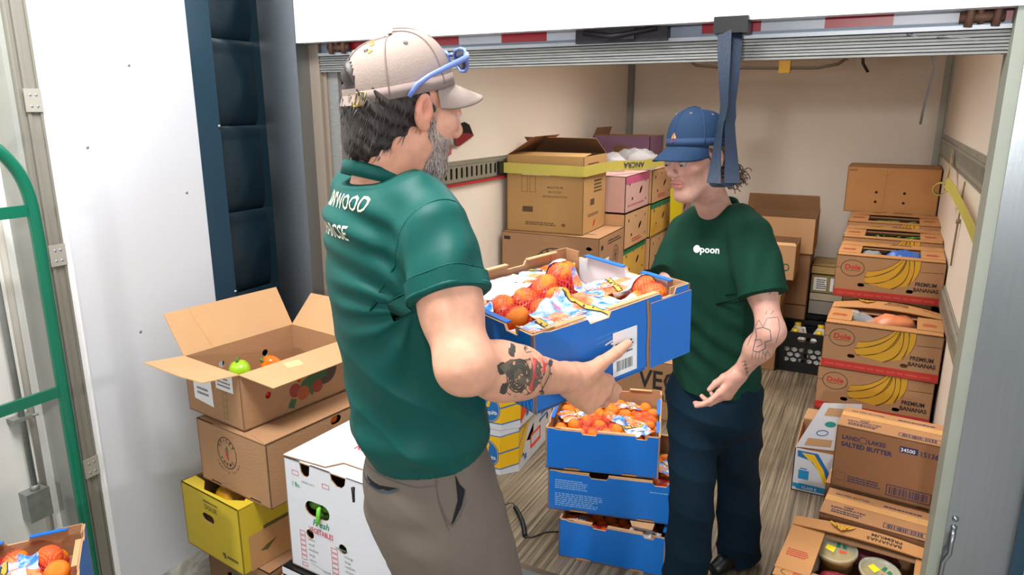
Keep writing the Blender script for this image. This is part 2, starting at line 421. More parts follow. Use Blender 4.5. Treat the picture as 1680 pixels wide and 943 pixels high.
# pull strap hanging from the roll-up door
st = thing('pull_strap', 'long blue-grey webbing pull strap hanging from the roll-up door beside the dark blue cap', 'strap', (-.432, Y0 + .0, 0))
STR = mat('blue_grey_webbing', '#15263b', .65, var=.1, bump=.2, bscale=150)
def ribbon(mb, pts, wd, t=.003, mi=0):
    """pts = (centre, width direction) list"""
    m = len(pts); A = []; B = []
    for i, (p, d_) in enumerate(pts):
        p = Vector(p); d_ = Vector(d_).normalized() * wd / 2
        a = Vector(pts[max(0, i - 1)][0]); c = Vector(pts[min(m - 1, i + 1)][0]); nn = (c - a).normalized().cross(d_.normalized()) * t
        A += [p - d_, p + d_]; B += [p - d_ + nn, p + d_ + nn]
    mb.add(A, [(2 * i, 2 * i + 2, 2 * i + 3, 2 * i + 1) for i in range(m - 1)], mi, True)
    mb.add(B, [(2 * i, 2 * i + 1, 2 * i + 3, 2 * i + 2) for i in range(m - 1)], mi, True)
    for q in (0, 1):
        vs = [v for i in range(m) for v in (A[2 * i + q], B[2 * i + q])]
        mb.add(vs, [(2 * i, 2 * i + 1, 2 * i + 3, 2 * i + 2) for i in range(m - 1)], mi, True)
    mb.add([A[0], A[1], B[1], B[0]], [(0, 1, 2, 3)], mi); mb.add([A[-2], A[-1], B[-1], B[-2]], [(0, 1, 2, 3)], mi)
for sg, nm in ((-1, 'strap_ply'), (1, 'strap_ply')):
    b = MB(); P = []
    for i in range(25):
        q = i / 24; z = 1.965 - q * .415
        pinch = math.sin(q * math.pi)
        a = sg * (.15 + 1.30 * q * pinch) + (.2 if sg > 0 else -.1)
        x = sg * (.006 + .007 * abs(math.cos(q * math.pi))) + (-.002 if q < .6 else -.006) + .016 * (q - .5) * sg * (1 if q > .5 else .2)
        P.append(((x + .060 * q, .012 * sg * (1 - pinch * .5) - .235 * q, z), (math.cos(a), math.sin(a), 0)))
    ribbon(b, P, .042, .0028); b.build(nm, STR, st)
b = MB(); P = []
for i in range(13):
    a = math.pi * i / 12; P.append(((.054 + .014 * math.cos(a), -.235 + .014 * math.cos(a), 1.552 - .012 * math.sin(a)), (math.cos(1.0), math.sin(.4), 0)))
ribbon(b, P, .040); b.build('strap_loop', STR, st)
b = MB(); b.box((-.045, -.02, 1.955), (.05, .045, 2.0)); b.build('strap_bracket', BLACK, st)

# dock left side: white panel, dark strip, quilted curtain
XD = -2.357
slab('wall_left.001', (XD - .06, 1.392, -0.05), (XD, 1.944, 2.95), WHITEP)
b = MB(); b.box((XD - .02, 1.372, -0.05), (XD + .004, 1.392, 2.95)); struct(b.build('trim_10', mat('white_edge_trim', '#f2f4f6', .35)))
wp = bpy.data.objects['wall_left.001']
for y, z in ((1.688, 1.89), (1.863, 1.432), (1.60, .95), (1.50, 1.62), (1.86, .85)):
    b = MB(); b.lathe([(0, .002), (.003, .002), (.0055, .001), (.006, 0)], n=10)
    o = b.build('screw', mat('screw_grey', '#9a9fa6', .4, .6), wp); o.location = (XD, y, z); o.rotation_euler = (0, R(90), 0)
b = MB(); b.box((XD - .05, 1.944, -0.05), (XD + .002, 2.05, 2.95)); ds = struct(b.build('trim_11', DARKS))
b = MB()
zs = [-.05, .34, .66, .985, 1.325, 1.675, 2.01, 2.35, 2.7, 2.95]
cur = struct(bpy.data.objects.new('wall_quilted', None)); COL.objects.link(cur)
for z0, z1 in zip(zs[:-1], zs[1:]):
    b = MB(); vs = []; fs = []; ny, nz = 12, 16
    for j in range(nz + 1):
        for i in range(ny + 1):
            u_, v_ = i / ny, j / nz
            bulge = .030 * (math.sin(math.pi * min(1, v_ * 1.02)) ** .45) * (math.sin(math.pi * (.1 + .8 * u_)) ** .5)
            bulge += .006 * pnoise(V(u_ * 2.5 + z0 * 9, v_ * 3 + u_ * 2, z0 * 5)) * math.sin(math.pi * v_)
            bulge += .005 * max(0, 1 - abs((u_ - .3 - .5 * v_) * 6)) * math.sin(math.pi * v_)
            if v_ > .88: bulge += .010
            vs.append((XD - .03 + bulge, 2.05 + (2.32 - 2.05) * u_, z0 + (z1 - z0) * v_))
    for j in range(nz):
        for i in range(ny): a = j * (ny + 1) + i; fs.append((a, a + 1, a + ny + 2, a + ny + 1))
    b.add(vs, fs, 0, True); b.build('quilted_pad', DARKV, cur)
for z in (1.676, 1.0):
    b = MB(); b.lathe([(0, .006), (.004, .006), (.007, .003), (.008, 0)], n=10)
    o = b.build('grommet', STEEL, cur); o.location = (XD + .003, 2.045, z); o.rotation_euler = (0, R(90), 0)
b = MB(); b.box((XD - .05, 2.05, -0.05), (XD - .03, 2.32, 2.95)); b.box((XD - .05, 2.264, -.05), (-2.125, 2.30, 2.95)); b.build('backing', DARKV, cur)

# left door frame and side wall
ALF = mat('weathered_frame', '#8c897f', .5, .35, var=.14, scale=5, stretch=(3, 3, .5), bump=.05)
b = MB()
for a, c, dx in ((1.30, 1.306, .012), (1.306, 1.322, .0), (1.322, 1.332, .010), (1.332, 1.36, .004), (1.36, 1.366, .012), (1.366, 1.374, .002)):
    b.box((XD - .06, a, -.05), (XD + dx, c, 2.95))
jf = struct(b.build('trim_12', ALF))
for z in (1.77, 1.285, .53):
    b = MB(); b.box((XD + .012, 1.316, z - .035), (XD + .016, 1.368, z + .035)); h_ = b.build('hinge_plate', mat('plate_beige', '#aaa79d', .45, .3, var=.1, scale=20), jf)
    for q in range(4):
        sb = MB(); sb.lathe([(0, .002), (.003, .002), (.0045, 0)], n=8); s_ = sb.build('screw', mat('screw_grey', '#777', .4, .6), h_)
        s_.location = (XD + .016, 1.334 + (q % 2) * .018, z - .018 + (q // 2) * .034); s_.rotation_euler = (0, R(90), 0)
b = MB(); b.box((XD - .12, 1.285, -.05), (XD - .005, 1.30, 2.95)); struct(b.build('trim_13', mat('dark_door_seam', '#a5a7a1', .5, .3)))
slab('wall_left.002', (XD - .17, -1.5, -.05), (XD - .12, 1.30, 2.95), mat('aged_white_wall', '#dedcd6', .5, var=.05, scale=3))
cd = thing('junction_box', 'grey metal junction box with vertical conduit on the wall behind the green hand truck', 'junction box', (XD - .12, 1.20, 0))
GM = mat('zinc_grey', '#8f938f', .5, .5, var=.25, scale=24)
b = MB(); b.box((.0, -.035, .385), (.05, .035, .485)); b.build('housing', GM, cd)
b = MB(); b.box((.05, -.037, .383), (.053, .037, .487)); b.build('cover', mat('box_cover', '#7c8079', .5, .4, var=.3, scale=40), cd)
b = MB(); b.tube([(.028, .005, .48), (.028, .003, 1.2), (.028, .0, 2.9)], .0095, 12); b.build('conduit', GM, cd)
b = MB(); b.tube([(.028, .005, .483), (.028, .005, .503)], .015, 8); b.build('connector', GM, cd)
b = MB(); b.box((0, -.03, .742), (.042, .035, .754)); b.tube([(.03, .02, .748), (.05, .045, .752)], .004, 6); b.build('conduit_clip', GM, cd)
b = MB(); b.tube([(.0, .045, .3), (.0, .05, 1.2), (.0, .05, 2.9)], .012, 10); b.build('pipe', mat('cream_pipe', '#cfc9bd', .5), cd)

# dock ceiling and far walls, off camera, enclosing the loading bay
slab('wall_left.003', (-4.2, -2.5, -.05), (-4.15, -1.5, 3.8), WHITEP)

# refrigeration unit on the truck ceiling
ru = thing('refrigeration_unit', 'white refrigeration unit under the truck ceiling with dark oval vents and a cable', 'cooling unit', (-.75, 5.55, 2.09))
b = MB(); b.box((-.62, -.3, .0), (.50, .44, .33)); b.box((.36, -.38, -.02), (.46, -.3, .3)); b.box((-.02 + .62, -.28, .0), (.75, .2, .33)); b.build('housing', mat('unit_white', '#e8ded2', .5), ru)
for x in (-.42, .12):
    b = MB(); b.ell((V(0, 0, 0), X_, -Y_, -Z_), x, .12, .16, .06, .003); b.build('vent', BLACK, ru)
b = MB(); b.tube([(-.58, -.26, .0), (-.5, -.27, -.055), (-.3, -.27, -.075), (.0, -.27, -.085), (.3, -.27, -.09), (.42, -.27, -.07), (.5, -.27, -.01)], .010, 8); b.build('cable', mat('brown_grey_cable', '#6a6055', .6), ru)
b = MB(); b.box((.06, -.31, -.12), (.13, -.24, -.04)); b.build('connector', mat('yellow_connector', '#c99c2f', .5), ru)
b = MB(); b.box((.075, -.3, -.045), (.12, -.25, .0)); b.build('clamp', BLACK, ru)
b = MB(); b.tube([(.56, -.29, .0), (.565, -.29, -.07), (.60, -.29, -.125)], .009, 8); b.build('drain_hose', BLACK, ru)

# cargo strap on the right rail
ss = thing('cargo_strap', 'olive yellow cargo strap draped over the right-hand load rail with a looped end', 'strap', (XR - .03, 4.0, 0))
b = MB(); P = [((0, .62, 1.50), (0, 0, 1)), ((-.01, .45, 1.42), (0, .2, 1)), ((-.03, .3, 1.36), (0, .3, 1)), ((-.04, .1, 1.39), (.3, .3, 1)), ((-.03, -.2, 1.38), (.1, .2, 1)), ((-.01, -.6, 1.33), (0, .1, 1)), ((0, -1.1, 1.28), (0, 0, 1)), ((0, -1.5, 1.26), (0, 0, 1))]
ribbon(b, P, .055); b.build('webbing', TAPEY, ss)
b = MB(); P = []
for i in range(17):
    a = 2 * math.pi * i / 16; P.append(((-.055 + .032 * math.cos(a), .25, 1.345 + .032 * math.sin(a)), (.15, 1, 0)))
ribbon(b, P, .07); b.build('loop', TAPEY, ss)
sc_ = thing('thin_cord', 'thin cord with a knot hanging on the cream wall below the right-hand load rail', 'cord', (XR - .008, 3.95, 0))
b = MB(); b.tube([(0, .02, 1.41), (-.003, .01, 1.3), (-.004, .0, 1.22), (-.003, .03, 1.1), (-.002, .05, 1.0), (-.004, .04, 1.06), (-.004, .02, 1.2), (-.003, -.01, 1.3)], .004, 6)
b.tube([(-.004, .0, 1.235), (-.004, .0, 1.215)], .010, 6); sc_cord = b.build('cord', mat('tan_cord', '#8a7a5c', .8), sc_)
# red and black hook on left wall
rh = thing('wall_patch', 'torn dark red and black rag hooked on the left truck wall beside the bearded face', 'rag', (XL, 3.26, 1.615))
b = MB(); b.poly((V(0.012, 0, 0), Y_, Z_, X_), [(-.09, -.06), (-.02, -.045), (.10, -.01), (.06, .045), (.01, .06), (-.09, .045)]); b.build('cloth', BLACK, rh)
b = MB(); b.poly((V(0.014, 0, 0), Y_, Z_, X_), [(-.09, -.062), (-.05, -.06), (.10, -.012), (.06, .0), (-.02, .004), (-.09, -.01)], .002); b.build('red_lining', mat('dark_red_cloth', '#7e1a26', .7), rh)

# ================================================================ CARTONS
def P3(name, m, parent, F, fn):
    b = MB(); fn(b, F); return b.build(name, m, parent)
def scribble(b, fr, a, c, w_, h_, rows, rr_, mi=0, dens=.75):
    """rows of tiny print too small to read: short bars"""
    for i in range(rows):
        x = a; y = c + h_ * (1 - (i + .8) / rows); hh = h_ / rows * .5
        while x < a + w_ * (.8 + .2 * rr_.random()):
            l = w_ * rr_.uniform(.04, .12); b.rect(fr, x, y, min(l, a + w_ - x), hh, .0007, mi); x += l + w_ * .02
def barcode(b, fr, a, c, w_, h_, rr_, mi=0, frame=True):
    x = a + w_ * .06
    while x < a + w_ * .92:
        l = w_ * rr_.choice([.008, .016, .028]); b.rect(fr, x, c + h_ * .14, l, h_ * .72, .0007, mi); x += l + w_ * rr_.choice([.01, .02, .03])
    if frame: b.line(fr, rr(a, c, w_, h_), h_ * .07, .0007, mi, True)

# ---- banana cartons with the oval mark, the yellow bunch and a red stripe
BW, BD, BH = .52, .40, .232
def bunch(b, fr, s=1.0, ox=0, oy=0, mi=0, mo=1):
    def curve(p0, p1, p2, n=9):
        return [((1 - t) ** 2 * p0[0] + 2 * t * (1 - t) * p1[0] + t * t * p2[0], (1 - t) ** 2 * p0[1] + 2 * t * (1 - t) * p1[1] + t * t * p2[1]) for t in [i / n for i in range(n + 1)]]
    def T(L_): return [(ox + x * s, oy + y * s) for x, y in L_]
    top = [(.30, .232), (.335, .232)]
    fingers = [((.16, .155), (.25, .160), (.31, .232), (.325, .232), (.28, .150), (.15, .118)),
               ((.145, .120), (.27, .135), (.325, .232), (.34, .232), (.33, .105), (.16, .085)),
               ((.15, .088), (.30, .080), (.335, .232), (.352, .232), (.37, .100), (.28, .068)),
               ((.28, .070), (.372, .11), (.350, .232), (.375, .232), (.385, .15), (.36, .095)),
               ((.355, .098), (.39, .16), (.372, .232), (.405, .232), (.41, .17), (.385, .13))]
    for f in fingers:
        up_ = curve(f[0], f[1], f[2]); dn = curve(f[3], f[4], f[5])
        b.poly(fr, T(up_ + dn), .0007, mi)
    for f in fingers:
        b.line(fr, T(curve(f[0], f[1], f[2])), .0022, .0010, mo); b.line(fr, T(curve(f[3], f[4], f[5])), .0018, .0010, mo)
def banana_face(b, F, w=BW, h=BH):
    fr = F['front']
    bunch(b, fr, 1.0, 0, 0, 0, 1)
    b.ring(fr, .085, .165, .058, .045, .0026, mi=1); b.line(fr, [(.002, .165), (.03, .165)], .002, mi=1); b.line(fr, [(.41, .175), (.515, .178)], .002, mi=1)
    b.ell(fr, .085, .165, .054, .041, .0009, 4)
    b.text(fr, .085, .158, 'Dole', .038, 1.02, .035, .0012, 2, 'c'); b.line(fr, [(.05, .151), (.12, .151)], .002, .0012, 1)
    b.rect(fr, .002, .004, w - .004, .040, .0008, 2)
    scribble(b, (fr[0] + fr[3] * .0004, fr[1], fr[2], fr[3]), .02, .014, .48, .018, 1, random.Random(3), 3)
    b.text(fr, .39, .100, 'PREMIUM', .029, .84, .028, .0014, 1); b.text(fr, .385, .070, 'BANANAS', .029, .88, .028, .0014, 1)
LIDM = ORKRAFT
INKRL = mat('faded_red_ink', '#c4513f', .7)
def banana_carton(label, loc, rz=0, group='banana cartons stacked along the right truck wall', bulge=.0, bigprint=False, rear=.112, op_y=(.10, .17)):
    hs = {'front': [slot(.135, .075, .034, .010), slot(.37, .065, .034, .010)], 'left': [slot(.2, .13, .09, .014)], 'right': [slot(.2, .13, .09, .014)]}
    op = rr(.115, op_y[0], .29, op_y[1])
    hs['top'] = [op]
    o, F = carton('banana_carton', label, 'carton', BW, BD, BH, loc, rz, KRAFT, KRAFTD, hs, True, group)
    lid = o.children[0]
    # lid flap strips folded on the top, the rear one lifting
    fr = F['top']
    b = MB(); b.panel((fr[0] + Z_ * .005, X_, Y_, Z_), [(.004, .004), (.516, .004), (.516, .062), (.404, .066), (.116, .066), (.004, .062)], (), .004)
    b.panel((fr[0] + Z_ * .009, X_, Y_, Z_), rr(.002, op_y[0] - .04, .112, op_y[1] + .09), (), .004)
    b.panel((fr[0] + Z_ * .009, X_, Y_, Z_), rr(.406, op_y[0] - .04, .112, op_y[1] + .09), (), .004)
    b.build('lid_flaps', LIDM, o)
    c, s = math.cos(bulge), math.sin(bulge)
    frb = (V(-BW / 2, BD / 2 - .115 + .0, BH + .011), X_, (Y_ * c + Z_ * s), (Z_ * c - Y_ * s))
    b = MB()
    n = 10; vs = []; fs = []
    for i in range(n + 1):
        t = i / n; zz = bulge * .09 * math.sin(math.pi * t)
        for q, yy in ((0, .112 - rear), (1, .112)):
            for dz in (0, -.004): vs.append((-BW / 2 + .002 + (BW - .004) * t, BD / 2 - .113 + yy, BH + .013 + dz + (zz if q else zz * .6)))
    for i in range(n):
        a = i * 4; e = a + 4; fs += [(a, e, e + 2, a + 2), (a + 1, a + 3, e + 3, e + 1), (a, a + 1, e + 1, e), (a + 2, e + 2, e + 3, a + 3)]
    fs += [(0, 2, 3, 1), (n * 4, n * 4 + 1, n * 4 + 3, n * 4 + 2)]
    b.add(vs, fs); b.build('rear_flap', LIDM, o)
    def fn(b, F):
        banana_face(b, F)
        ft = F['top']; fq = (ft[0] + Z_ * (.014 + bulge * .03), ft[1], ft[2], ft[3])
        # rear strip print reads from behind (upside down from here)
        mp = lambda p, q: V(-BW / 2 + p, -BD / 2 + q, BH + .0142 + bulge * .09 * math.sin(math.pi * p / BW) * (.6 + .4 * max(0, min(1, (q - (BD - .001 - rear)) / rear))))
        fq = (ft[0] + Z_ * (.0142 + bulge * .085), ft[1], ft[2], ft[3])
        b.text(None, .36, .386, 'PREMIUM', .022, 1.1, .012, 0, 1, 'l', math.pi, fn=mp); b.text(None, .36, .363, 'BANANAS', .022, 1.12, .012, 0, 1, 'l', math.pi, fn=mp)
        for k in range(5): b.ell(fq, .165 + (k - 2) * .014, .365 + abs(k - 2) * .005, .006, .022, .0005, 0, (k - 2) * -.35)
        b.text(None, .475, .374, 'Dole', .02, 1.2, .01, 0, 2, 'l', math.pi, fn=mp)
        fs_ = (ft[0] + Z_ * .0092, ft[1], ft[2], ft[3])
        scribble(b, fs_, .02, .13, .07, .05, 4, random.Random(2), 2); scribble(b, fs_, .43, .12, .06, .06, 4, random.Random(5), 2)
        if bigprint:
            ff = (ft[0] + Z_ * .0055, ft[1], ft[2], ft[3])
            b.text(ff, .21, .036, 'PREMIUM', .030, .95, .012, .0006, 1); b.text(ff, .21, .008, 'BANANAS', .028, .98, .012, .0006, 1)
            b.ring(ff, .10, .033, .075, .027, .002, mi=1); b.text(ff, .10, .022, 'Dole', .032, 1.2, .012, .0006, 2, 'c')
    P3('printing', [INKY, INK, INKR, INKRL, KRAFT], o, F, fn)
    return o, F
# front column (nearest of the tall stacks) and the three columns behind it
gx = .085
A = R(-1)
banana_carton('lowest banana carton of the front stack, mostly behind the butter cases', (gx + .005, 3.78 + .2, 0), A)
banana_carton('banana carton second from the floor in the front banana stack, above the butter cases', (gx, 3.78 + .2, .2333), A)
banana_carton('banana carton with bulging lid flap, below the topmost printed one', (gx + .012, 3.78 + .195, .4667), R(-2), bulge=.35)
def hidden_column(x, y, n, lab, z0=0):
    for k in range(n):
        pass
def plain_carton(label, w, d, h, loc, rz=0, m=None, group=None, **k):
    o, F = carton('cardboard_carton', label, 'carton', w, d, h, loc, rz, m or KRAFT, KRAFTD, group=group, **k); return o, F
banana_carton('topmost banana carton of the front stack with full bunch print and red stripe', (.095, 4.23 + .2, .733), A)
for zz in (0, .2333, .4667):
    pass
plain_carton('plain carton hidden under the topmost banana carton', .44, .34, .36, (.10, 4.46, 0), 0)
plain_carton('plain carton directly under the topmost banana carton, behind the front stack', .44, .34, .365, (.10, 4.46, .362), 0)
banana_carton('banana carton second from the front in the top row, greens showing in its opening', (.10, 4.635 + .2, .768), A, bulge=.1)
plain_carton('plain carton low behind the front banana stack', .46, .36, .38, (.10, 4.85, 0), 0)
plain_carton('plain carton holding up the second banana carton of the top row', .46, .36, .382, (.10, 4.85, .383), 0)
banana_carton('rearmost banana carton of the top row, onion tops showing in its opening', (.105, 5.04 + .2, .805), A, bulge=.1)
plain_carton('plain carton low near the back wall below the banana cartons', .46, .36, .40, (.10, 5.25, 0), 0)
plain_carton('plain carton holding up the rearmost banana carton of the top row', .46, .36, .400, (.10, 5.25, .402), 0)
# tan plain carton on top at the back wall
plain_carton('plain carton on the floor at the back wall right corner', .36, .36, .52, (.125, 5.66, 0), 0)
plain_carton('plain carton under the tan carton with four round holes', .36, .36, .52, (.125, 5.66, .522), 0)
o, F = carton('cardboard_carton', 'orange-tan carton with four round holes and top slot, highest at the back right corner', 'carton', .56, .36, .31, (.075, 5.66, 1.045), R(-1), ORKRAFT, KRAFTD,
              {'front': [circ(.19, .075, .009), circ(.36, .075, .009), circ(.19, .140, .009), circ(.36, .140, .009)], 'top': [[(.12, .05), (.45, .05), (.45, .075), (.12, .10)]]})
P3('crease', KRAFTD, o, F, lambda b, F: (b.line(F['front'], [(.24, .02), (.243, .29)], .0015), b.line(F['front'], [(.18, .295), (.24, .25), (.30, .295)], .0015), b.rect(F['front'], .01, .28, .05, .012, mi=0)))

# greens poking out of the top-row openings
LEAF = mat('pale_green_leaf', '#8faf45', .5, var=.2, scale=20)
def blades(name, label, cat, loc, n, L_, m, seed, spread=.12, wd=.012):
    rr_ = random.Random(seed); o = thing(name, label, cat, loc)
    for k in range(n):
        b = MB(); x0 = rr_.uniform(-spread, spread); y0 = rr_.uniform(-.04, .04); a = rr_.uniform(-1.2, 1.2); P = []
        for i in range(6):
            t = i / 5; P.append(((x0 + math.sin(a) * L_ * t, y0 + .02 * t, -.035 + .045 * math.sin(t * 1.9) + rr_.uniform(-.003, .003)), (math.cos(a + 1.2), math.sin(a + 1.2), .2)))
        ribbon(b, P, wd, .002); b.build('leaf', m, o)
    return o
blades('leek_bundle', 'green leek leaves poking out of the second banana carton of the top row', 'vegetable', (.13, 4.86, .975), 6, .20, mat('leek_green', '#5f9a33', .45, var=.25, scale=15), 3)
blades('spring_onions', 'pale onion tops in the rearmost banana carton of the top row', 'vegetable', (.10, 5.26, 1.01), 7, .16, LEAF, 5)
# soft bags inside the open cartons
def sack(name, label, loc, r, m, seed, sc=(1, .8, .5), n=20, cat='bag', group=None, par=None):
    b = MB(); vs = []; fs = []; rr_ = random.Random(seed); sx = rr_.uniform(0, 50)
    for j in range(n // 2 + 1):
        th = math.pi * j / (n // 2)
        for i in range(n):
            ph = 2 * math.pi * i / n; d = Vector((math.sin(th) * math.cos(ph), math.sin(th) * math.sin(ph), math.cos(th)))
            q = r * (1 + .28 * pnoise(d * 1.9 + Vector((sx, 0, 0))) + .12 * pnoise(d * 5 + Vector((0, sx, 0))))
            vs.append((d.x * q * sc[0], d.y * q * sc[1], d.z * q * sc[2]))
    for j in range(n // 2):
        for i in range(n): a = j * n + i; e = j * n + (i + 1) % n; fs.append((a, a + n, e + n, e))
    b.add(vs, fs, 0, True); o = b.build(name, m, par, loc)
    if not par: tag(o, label, cat, group)
    return o
FILM = mat('crinkled_clear_film', '#dfe6ea', .12, var=.05, bump=.6, bscale=30, alpha=.35)
sack('plastic_bag', 'blue and yellow plastic bag in the topmost front banana carton', (.17, 4.45, .905), .09, mat('blue_yellow_film', '#3a66b5', .25, var=.3, scale=8), 1, (1.2, .9, .8))
sack('plastic_bag', 'clear crinkled bag at the left in the topmost front banana carton', (.01, 4.45, .90), .075, FILM, 2, (1.1, .9, .8))
sack('plastic_bag', 'orange and white plastic bag in the banana carton with bulging lid flap', (.14, 4.02, .645), .085, mat('orange_white_film', '#d9835a', .3, var=.4, scale=10), 4, (1.5, .9, .8))
sack('plastic_bag', 'clear bag at the left in the banana carton with bulging lid flap', (-.02, 4.02, .645), .08, FILM, 6, (1.2, .9, .8))

# ---- butter cases
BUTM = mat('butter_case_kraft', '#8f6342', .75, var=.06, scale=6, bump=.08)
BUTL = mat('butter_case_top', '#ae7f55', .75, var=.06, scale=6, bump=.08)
def butter(label, loc, rz, w=.366, d=.208, h=.262):
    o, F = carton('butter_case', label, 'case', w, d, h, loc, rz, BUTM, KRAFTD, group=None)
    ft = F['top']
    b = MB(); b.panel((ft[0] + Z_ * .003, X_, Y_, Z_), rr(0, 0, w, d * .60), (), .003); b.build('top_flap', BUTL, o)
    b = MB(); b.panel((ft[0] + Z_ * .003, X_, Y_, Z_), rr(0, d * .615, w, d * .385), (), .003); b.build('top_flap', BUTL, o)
    b = MB(); b.rect((ft[0] + Z_ * .0033, X_, Y_, Z_), 0, d * .5, w, d * .22, .0005); b.build('packing_tape', CLEART, o)
    def fn(b, F):
        fr = F['front']; r_ = random.Random(4)
        b.text(fr, .022, h - .052, 'LAND', .024, .93, .03); b.ring(fr, .098, h - .044, .014, .013, .0022); b.text(fr, .116, h - .052, 'LAKES', .024, .93, .03)
        b.text(fr, .022, h - .082, 'SALTED BUTTER', .0255, .96, .035)
        b.rect(fr, .225, h - .056, .062, .026, .0007, 0); b.text(fr, .228, h - .051, '34500', .021, .95, .01, .0012, 1); b.text(fr, .292, h - .055, '15136', .028, .9, .025)
        scribble(b, fr, .06, .03, .12, .03, 3, r_); b.line(fr, rr(.012, .03, .04, .035), .001, .0007, 0, True)
        barcode(b, fr, .20, .018, .15, .044, r_)
        f2 = (ft[0] + Z_ * .0036, X_, Y_, Z_)
        b.text(f2, .09, .075, 'KEEP', .016, 1.0, .012, align='c'); b.text(f2, .09, .056, 'REFRIGERATED', .018, 1.0, .012, align='c'); scribble(b, f2, .035, .02, .11, .03, 2, r_)
        barcode(b, f2, .215, .012, .14, .034, r_); b.text(f2, .03, d * .80, 'SALTED BUTTER', .015, 1.1, .008); scribble(b, f2, .20, d * .78, .14, .016, 1, r_)
    P3('printing', [INKB, PAPER], o, F, fn)
    return o
butter('plain side-down butter case on the floor beneath the upper butter case', (.13, 3.01, 0), R(-5.5))
butter('upper butter case with navy lettering, standing in front of the banana cartons', (*cc(-.045, 2.912, .366, .208, R(-5.5)), .266), R(-5.5))
butter('lower butter case in front with taped top, behind the open carton of tubs', (*cc(-.066, 2.68, .366, .208, R(-6)), 0), R(-6))

# ---- open banana carton of deli tubs, bottom right
o, F = banana_carton('open banana carton of clear deli tubs at the bottom right corner', (*cc(-.171, 2.235, .50, .42, R(-5)), 0), R(-5), group='banana cartons stacked along the right truck wall', bulge=.25, bigprint=True, rear=.062, op_y=(.085, .245))
cx, cy = o.location.x, o.location.y
TUBC = mat('cloudy_tub_plastic', '#d8d6c4', .25, alpha=.55)
def tub(label, loc, tilt, r=.074, food='#d7b64a'):
    t = thing('deli_tub', label, 'tub', loc); t.rotation_euler = tilt
    b = MB(); b.lathe([(0, 0), (r * .82, 0), (r * .97, .062), (r, .064)], n=28); b.build('cup', TUBC, t)
    b = MB(); b.lathe([(0, .003), (r * .80, .003), (r * .92, .052), (r * .5, .055), (0, .053)], n=24); b.build('food', mat('food_' + food[1:], food, .5, var=.35, scale=60), t)
    b = MB(); b.lathe([(r * 1.0, .058), (r * 1.06, .060), (r * 1.06, .070), (r * .96, .072), (r * .94, .067), (0, .067)], n=28); b.build('lid', mat('lid_plastic', '#cfd0b8', .3, alpha=.45), t)
    fr = (V(0, 0, .068), X_, Y_, Z_)
    b = MB(); b.poly(fr, [(-.040, -.004), (-.012, -.022), (-.002, .006), (-.030, .020)], .0008, 0); b.poly(fr, [(.006, -.018), (.030, -.020), (.031, -.009), (.007, -.006)], .0008, 1)
    b.poly(fr, [(-.002, .010), (.004, .034), (.014, .032), (.012, .008)], .0006, 2); b.poly(fr, [(.018, .006), (.022, .026), (.034, .020), (.032, .004)], .0006, 2)
    scribble(b, fr, -.028, -.010, .018, .014, 3, random.Random(9), 3)
    b.build('price_stickers', [mat('yellow_sticker', '#f2df1f', .5), INKO, INKG, INK], t)
tub('leftmost clear deli tub with yellow and orange stickers in the open carton', (.012, 2.555, .140), (R(8), R(-4), .1), r=.066, food='#d9a92c')
tub('middle deli tub of chopped salad in the open carton bottom right', (.145, 2.50, .128), (R(6), R(6), -.3), r=.064, food='#c9a048')
tub('rightmost deli tub half hidden by the carton edge, bottom right', (.225, 2.405, .13), (R(4), R(4), .3), r=.050, food='#cfa845')
sack('plastic_bag', 'clear bag of small mushrooms at the left inside the open carton of tubs', (-.085, 2.50, .165), .055, mat('mushroom_bag', '#a59c90', .25, var=.5, scale=45, bump=.5, bscale=50), 3, (.8, 1.6, .9))
sack('plastic_bag', 'clear bag of beetroot behind the tubs in the open carton bottom right', (.13, 2.60, .165), .055, mat('beet_bag', '#5a2832', .2, var=.4, scale=20, bump=.5, bscale=40), 8, (1.6, .8, .7))
sack('plastic_bag', 'red mesh bag in front of the tubs in the open carton bottom right', (.05, 2.43, .145), .05, mat('red_mesh_pack', '#8e2733', .4, var=.3, scale=60, bump=.5, bscale=90), 12, (1.9, .8, .7))

# ---- white open carton with blue swoosh, right of the aisle
o, F = carton('banana_carton', 'white banana carton with blue and yellow swoosh and raised left flap, beside the butter cases', 'carton', .48, .36, .215, (*cc(-.185, 3.30, .42, .36, R(0)), 0), 0, WHITEC, KRAFT, top=False, flaps=(('back', .10, R(80)), ('right', .1, R(170))))
def fn(b, F):
    fr = F['front']
    b.poly(fr, [(.012, .205), (.10, .205), (.15, .13), (.175, .06), (.15, .06), (.12, .11), (.07, .165), (.015, .175)], .0008, 0)
    b.poly(fr, [(.03, .197), (.085, .197), (.13, .13), (.155, .06), (.137, .06), (.11, .12), (.08, .16), (.06, .17)], .0011, 1)
    b.poly(fr, [(.005, .04), (.03, .038), (.03, .042), (.16, .04), (.16, .012), (.02, .012), (.02, .018), (.005, .02)], .0008, 2)
    b.text(fr, .045, .017, 'CLASS E', .018, 1, .012, .0012, 3); b.rect(fr, .025, .065, .045, .045, .0008, 2); b.rect(fr, .03, .115, .03, .006, .0008, 2)
P3('printing', [INKBL, mat('bright_yellow_ink', '#f2c51f', .6), mat('cyan_blue_ink', '#168dc4', .6), INKW], o, F, fn)
b = MB(); u_ = (X_ * .97 + Y_ * .22).normalized(); up = (Z_ * .95 + X_ * .10 + Y_ * .10).normalized(); nn = u_.cross(up).normalized()
if nn.y > 0: nn = -nn
ffl = (V(-.24, -.17, .215), u_, up, nn)
b = MB(); b.panel(ffl, [(0, 0), (.26, 0), (.235, .235), (.075, .225)], (), .004, (0, 1, 1)); b.build('standing_flap', [WHITEC, KRAFT], o)
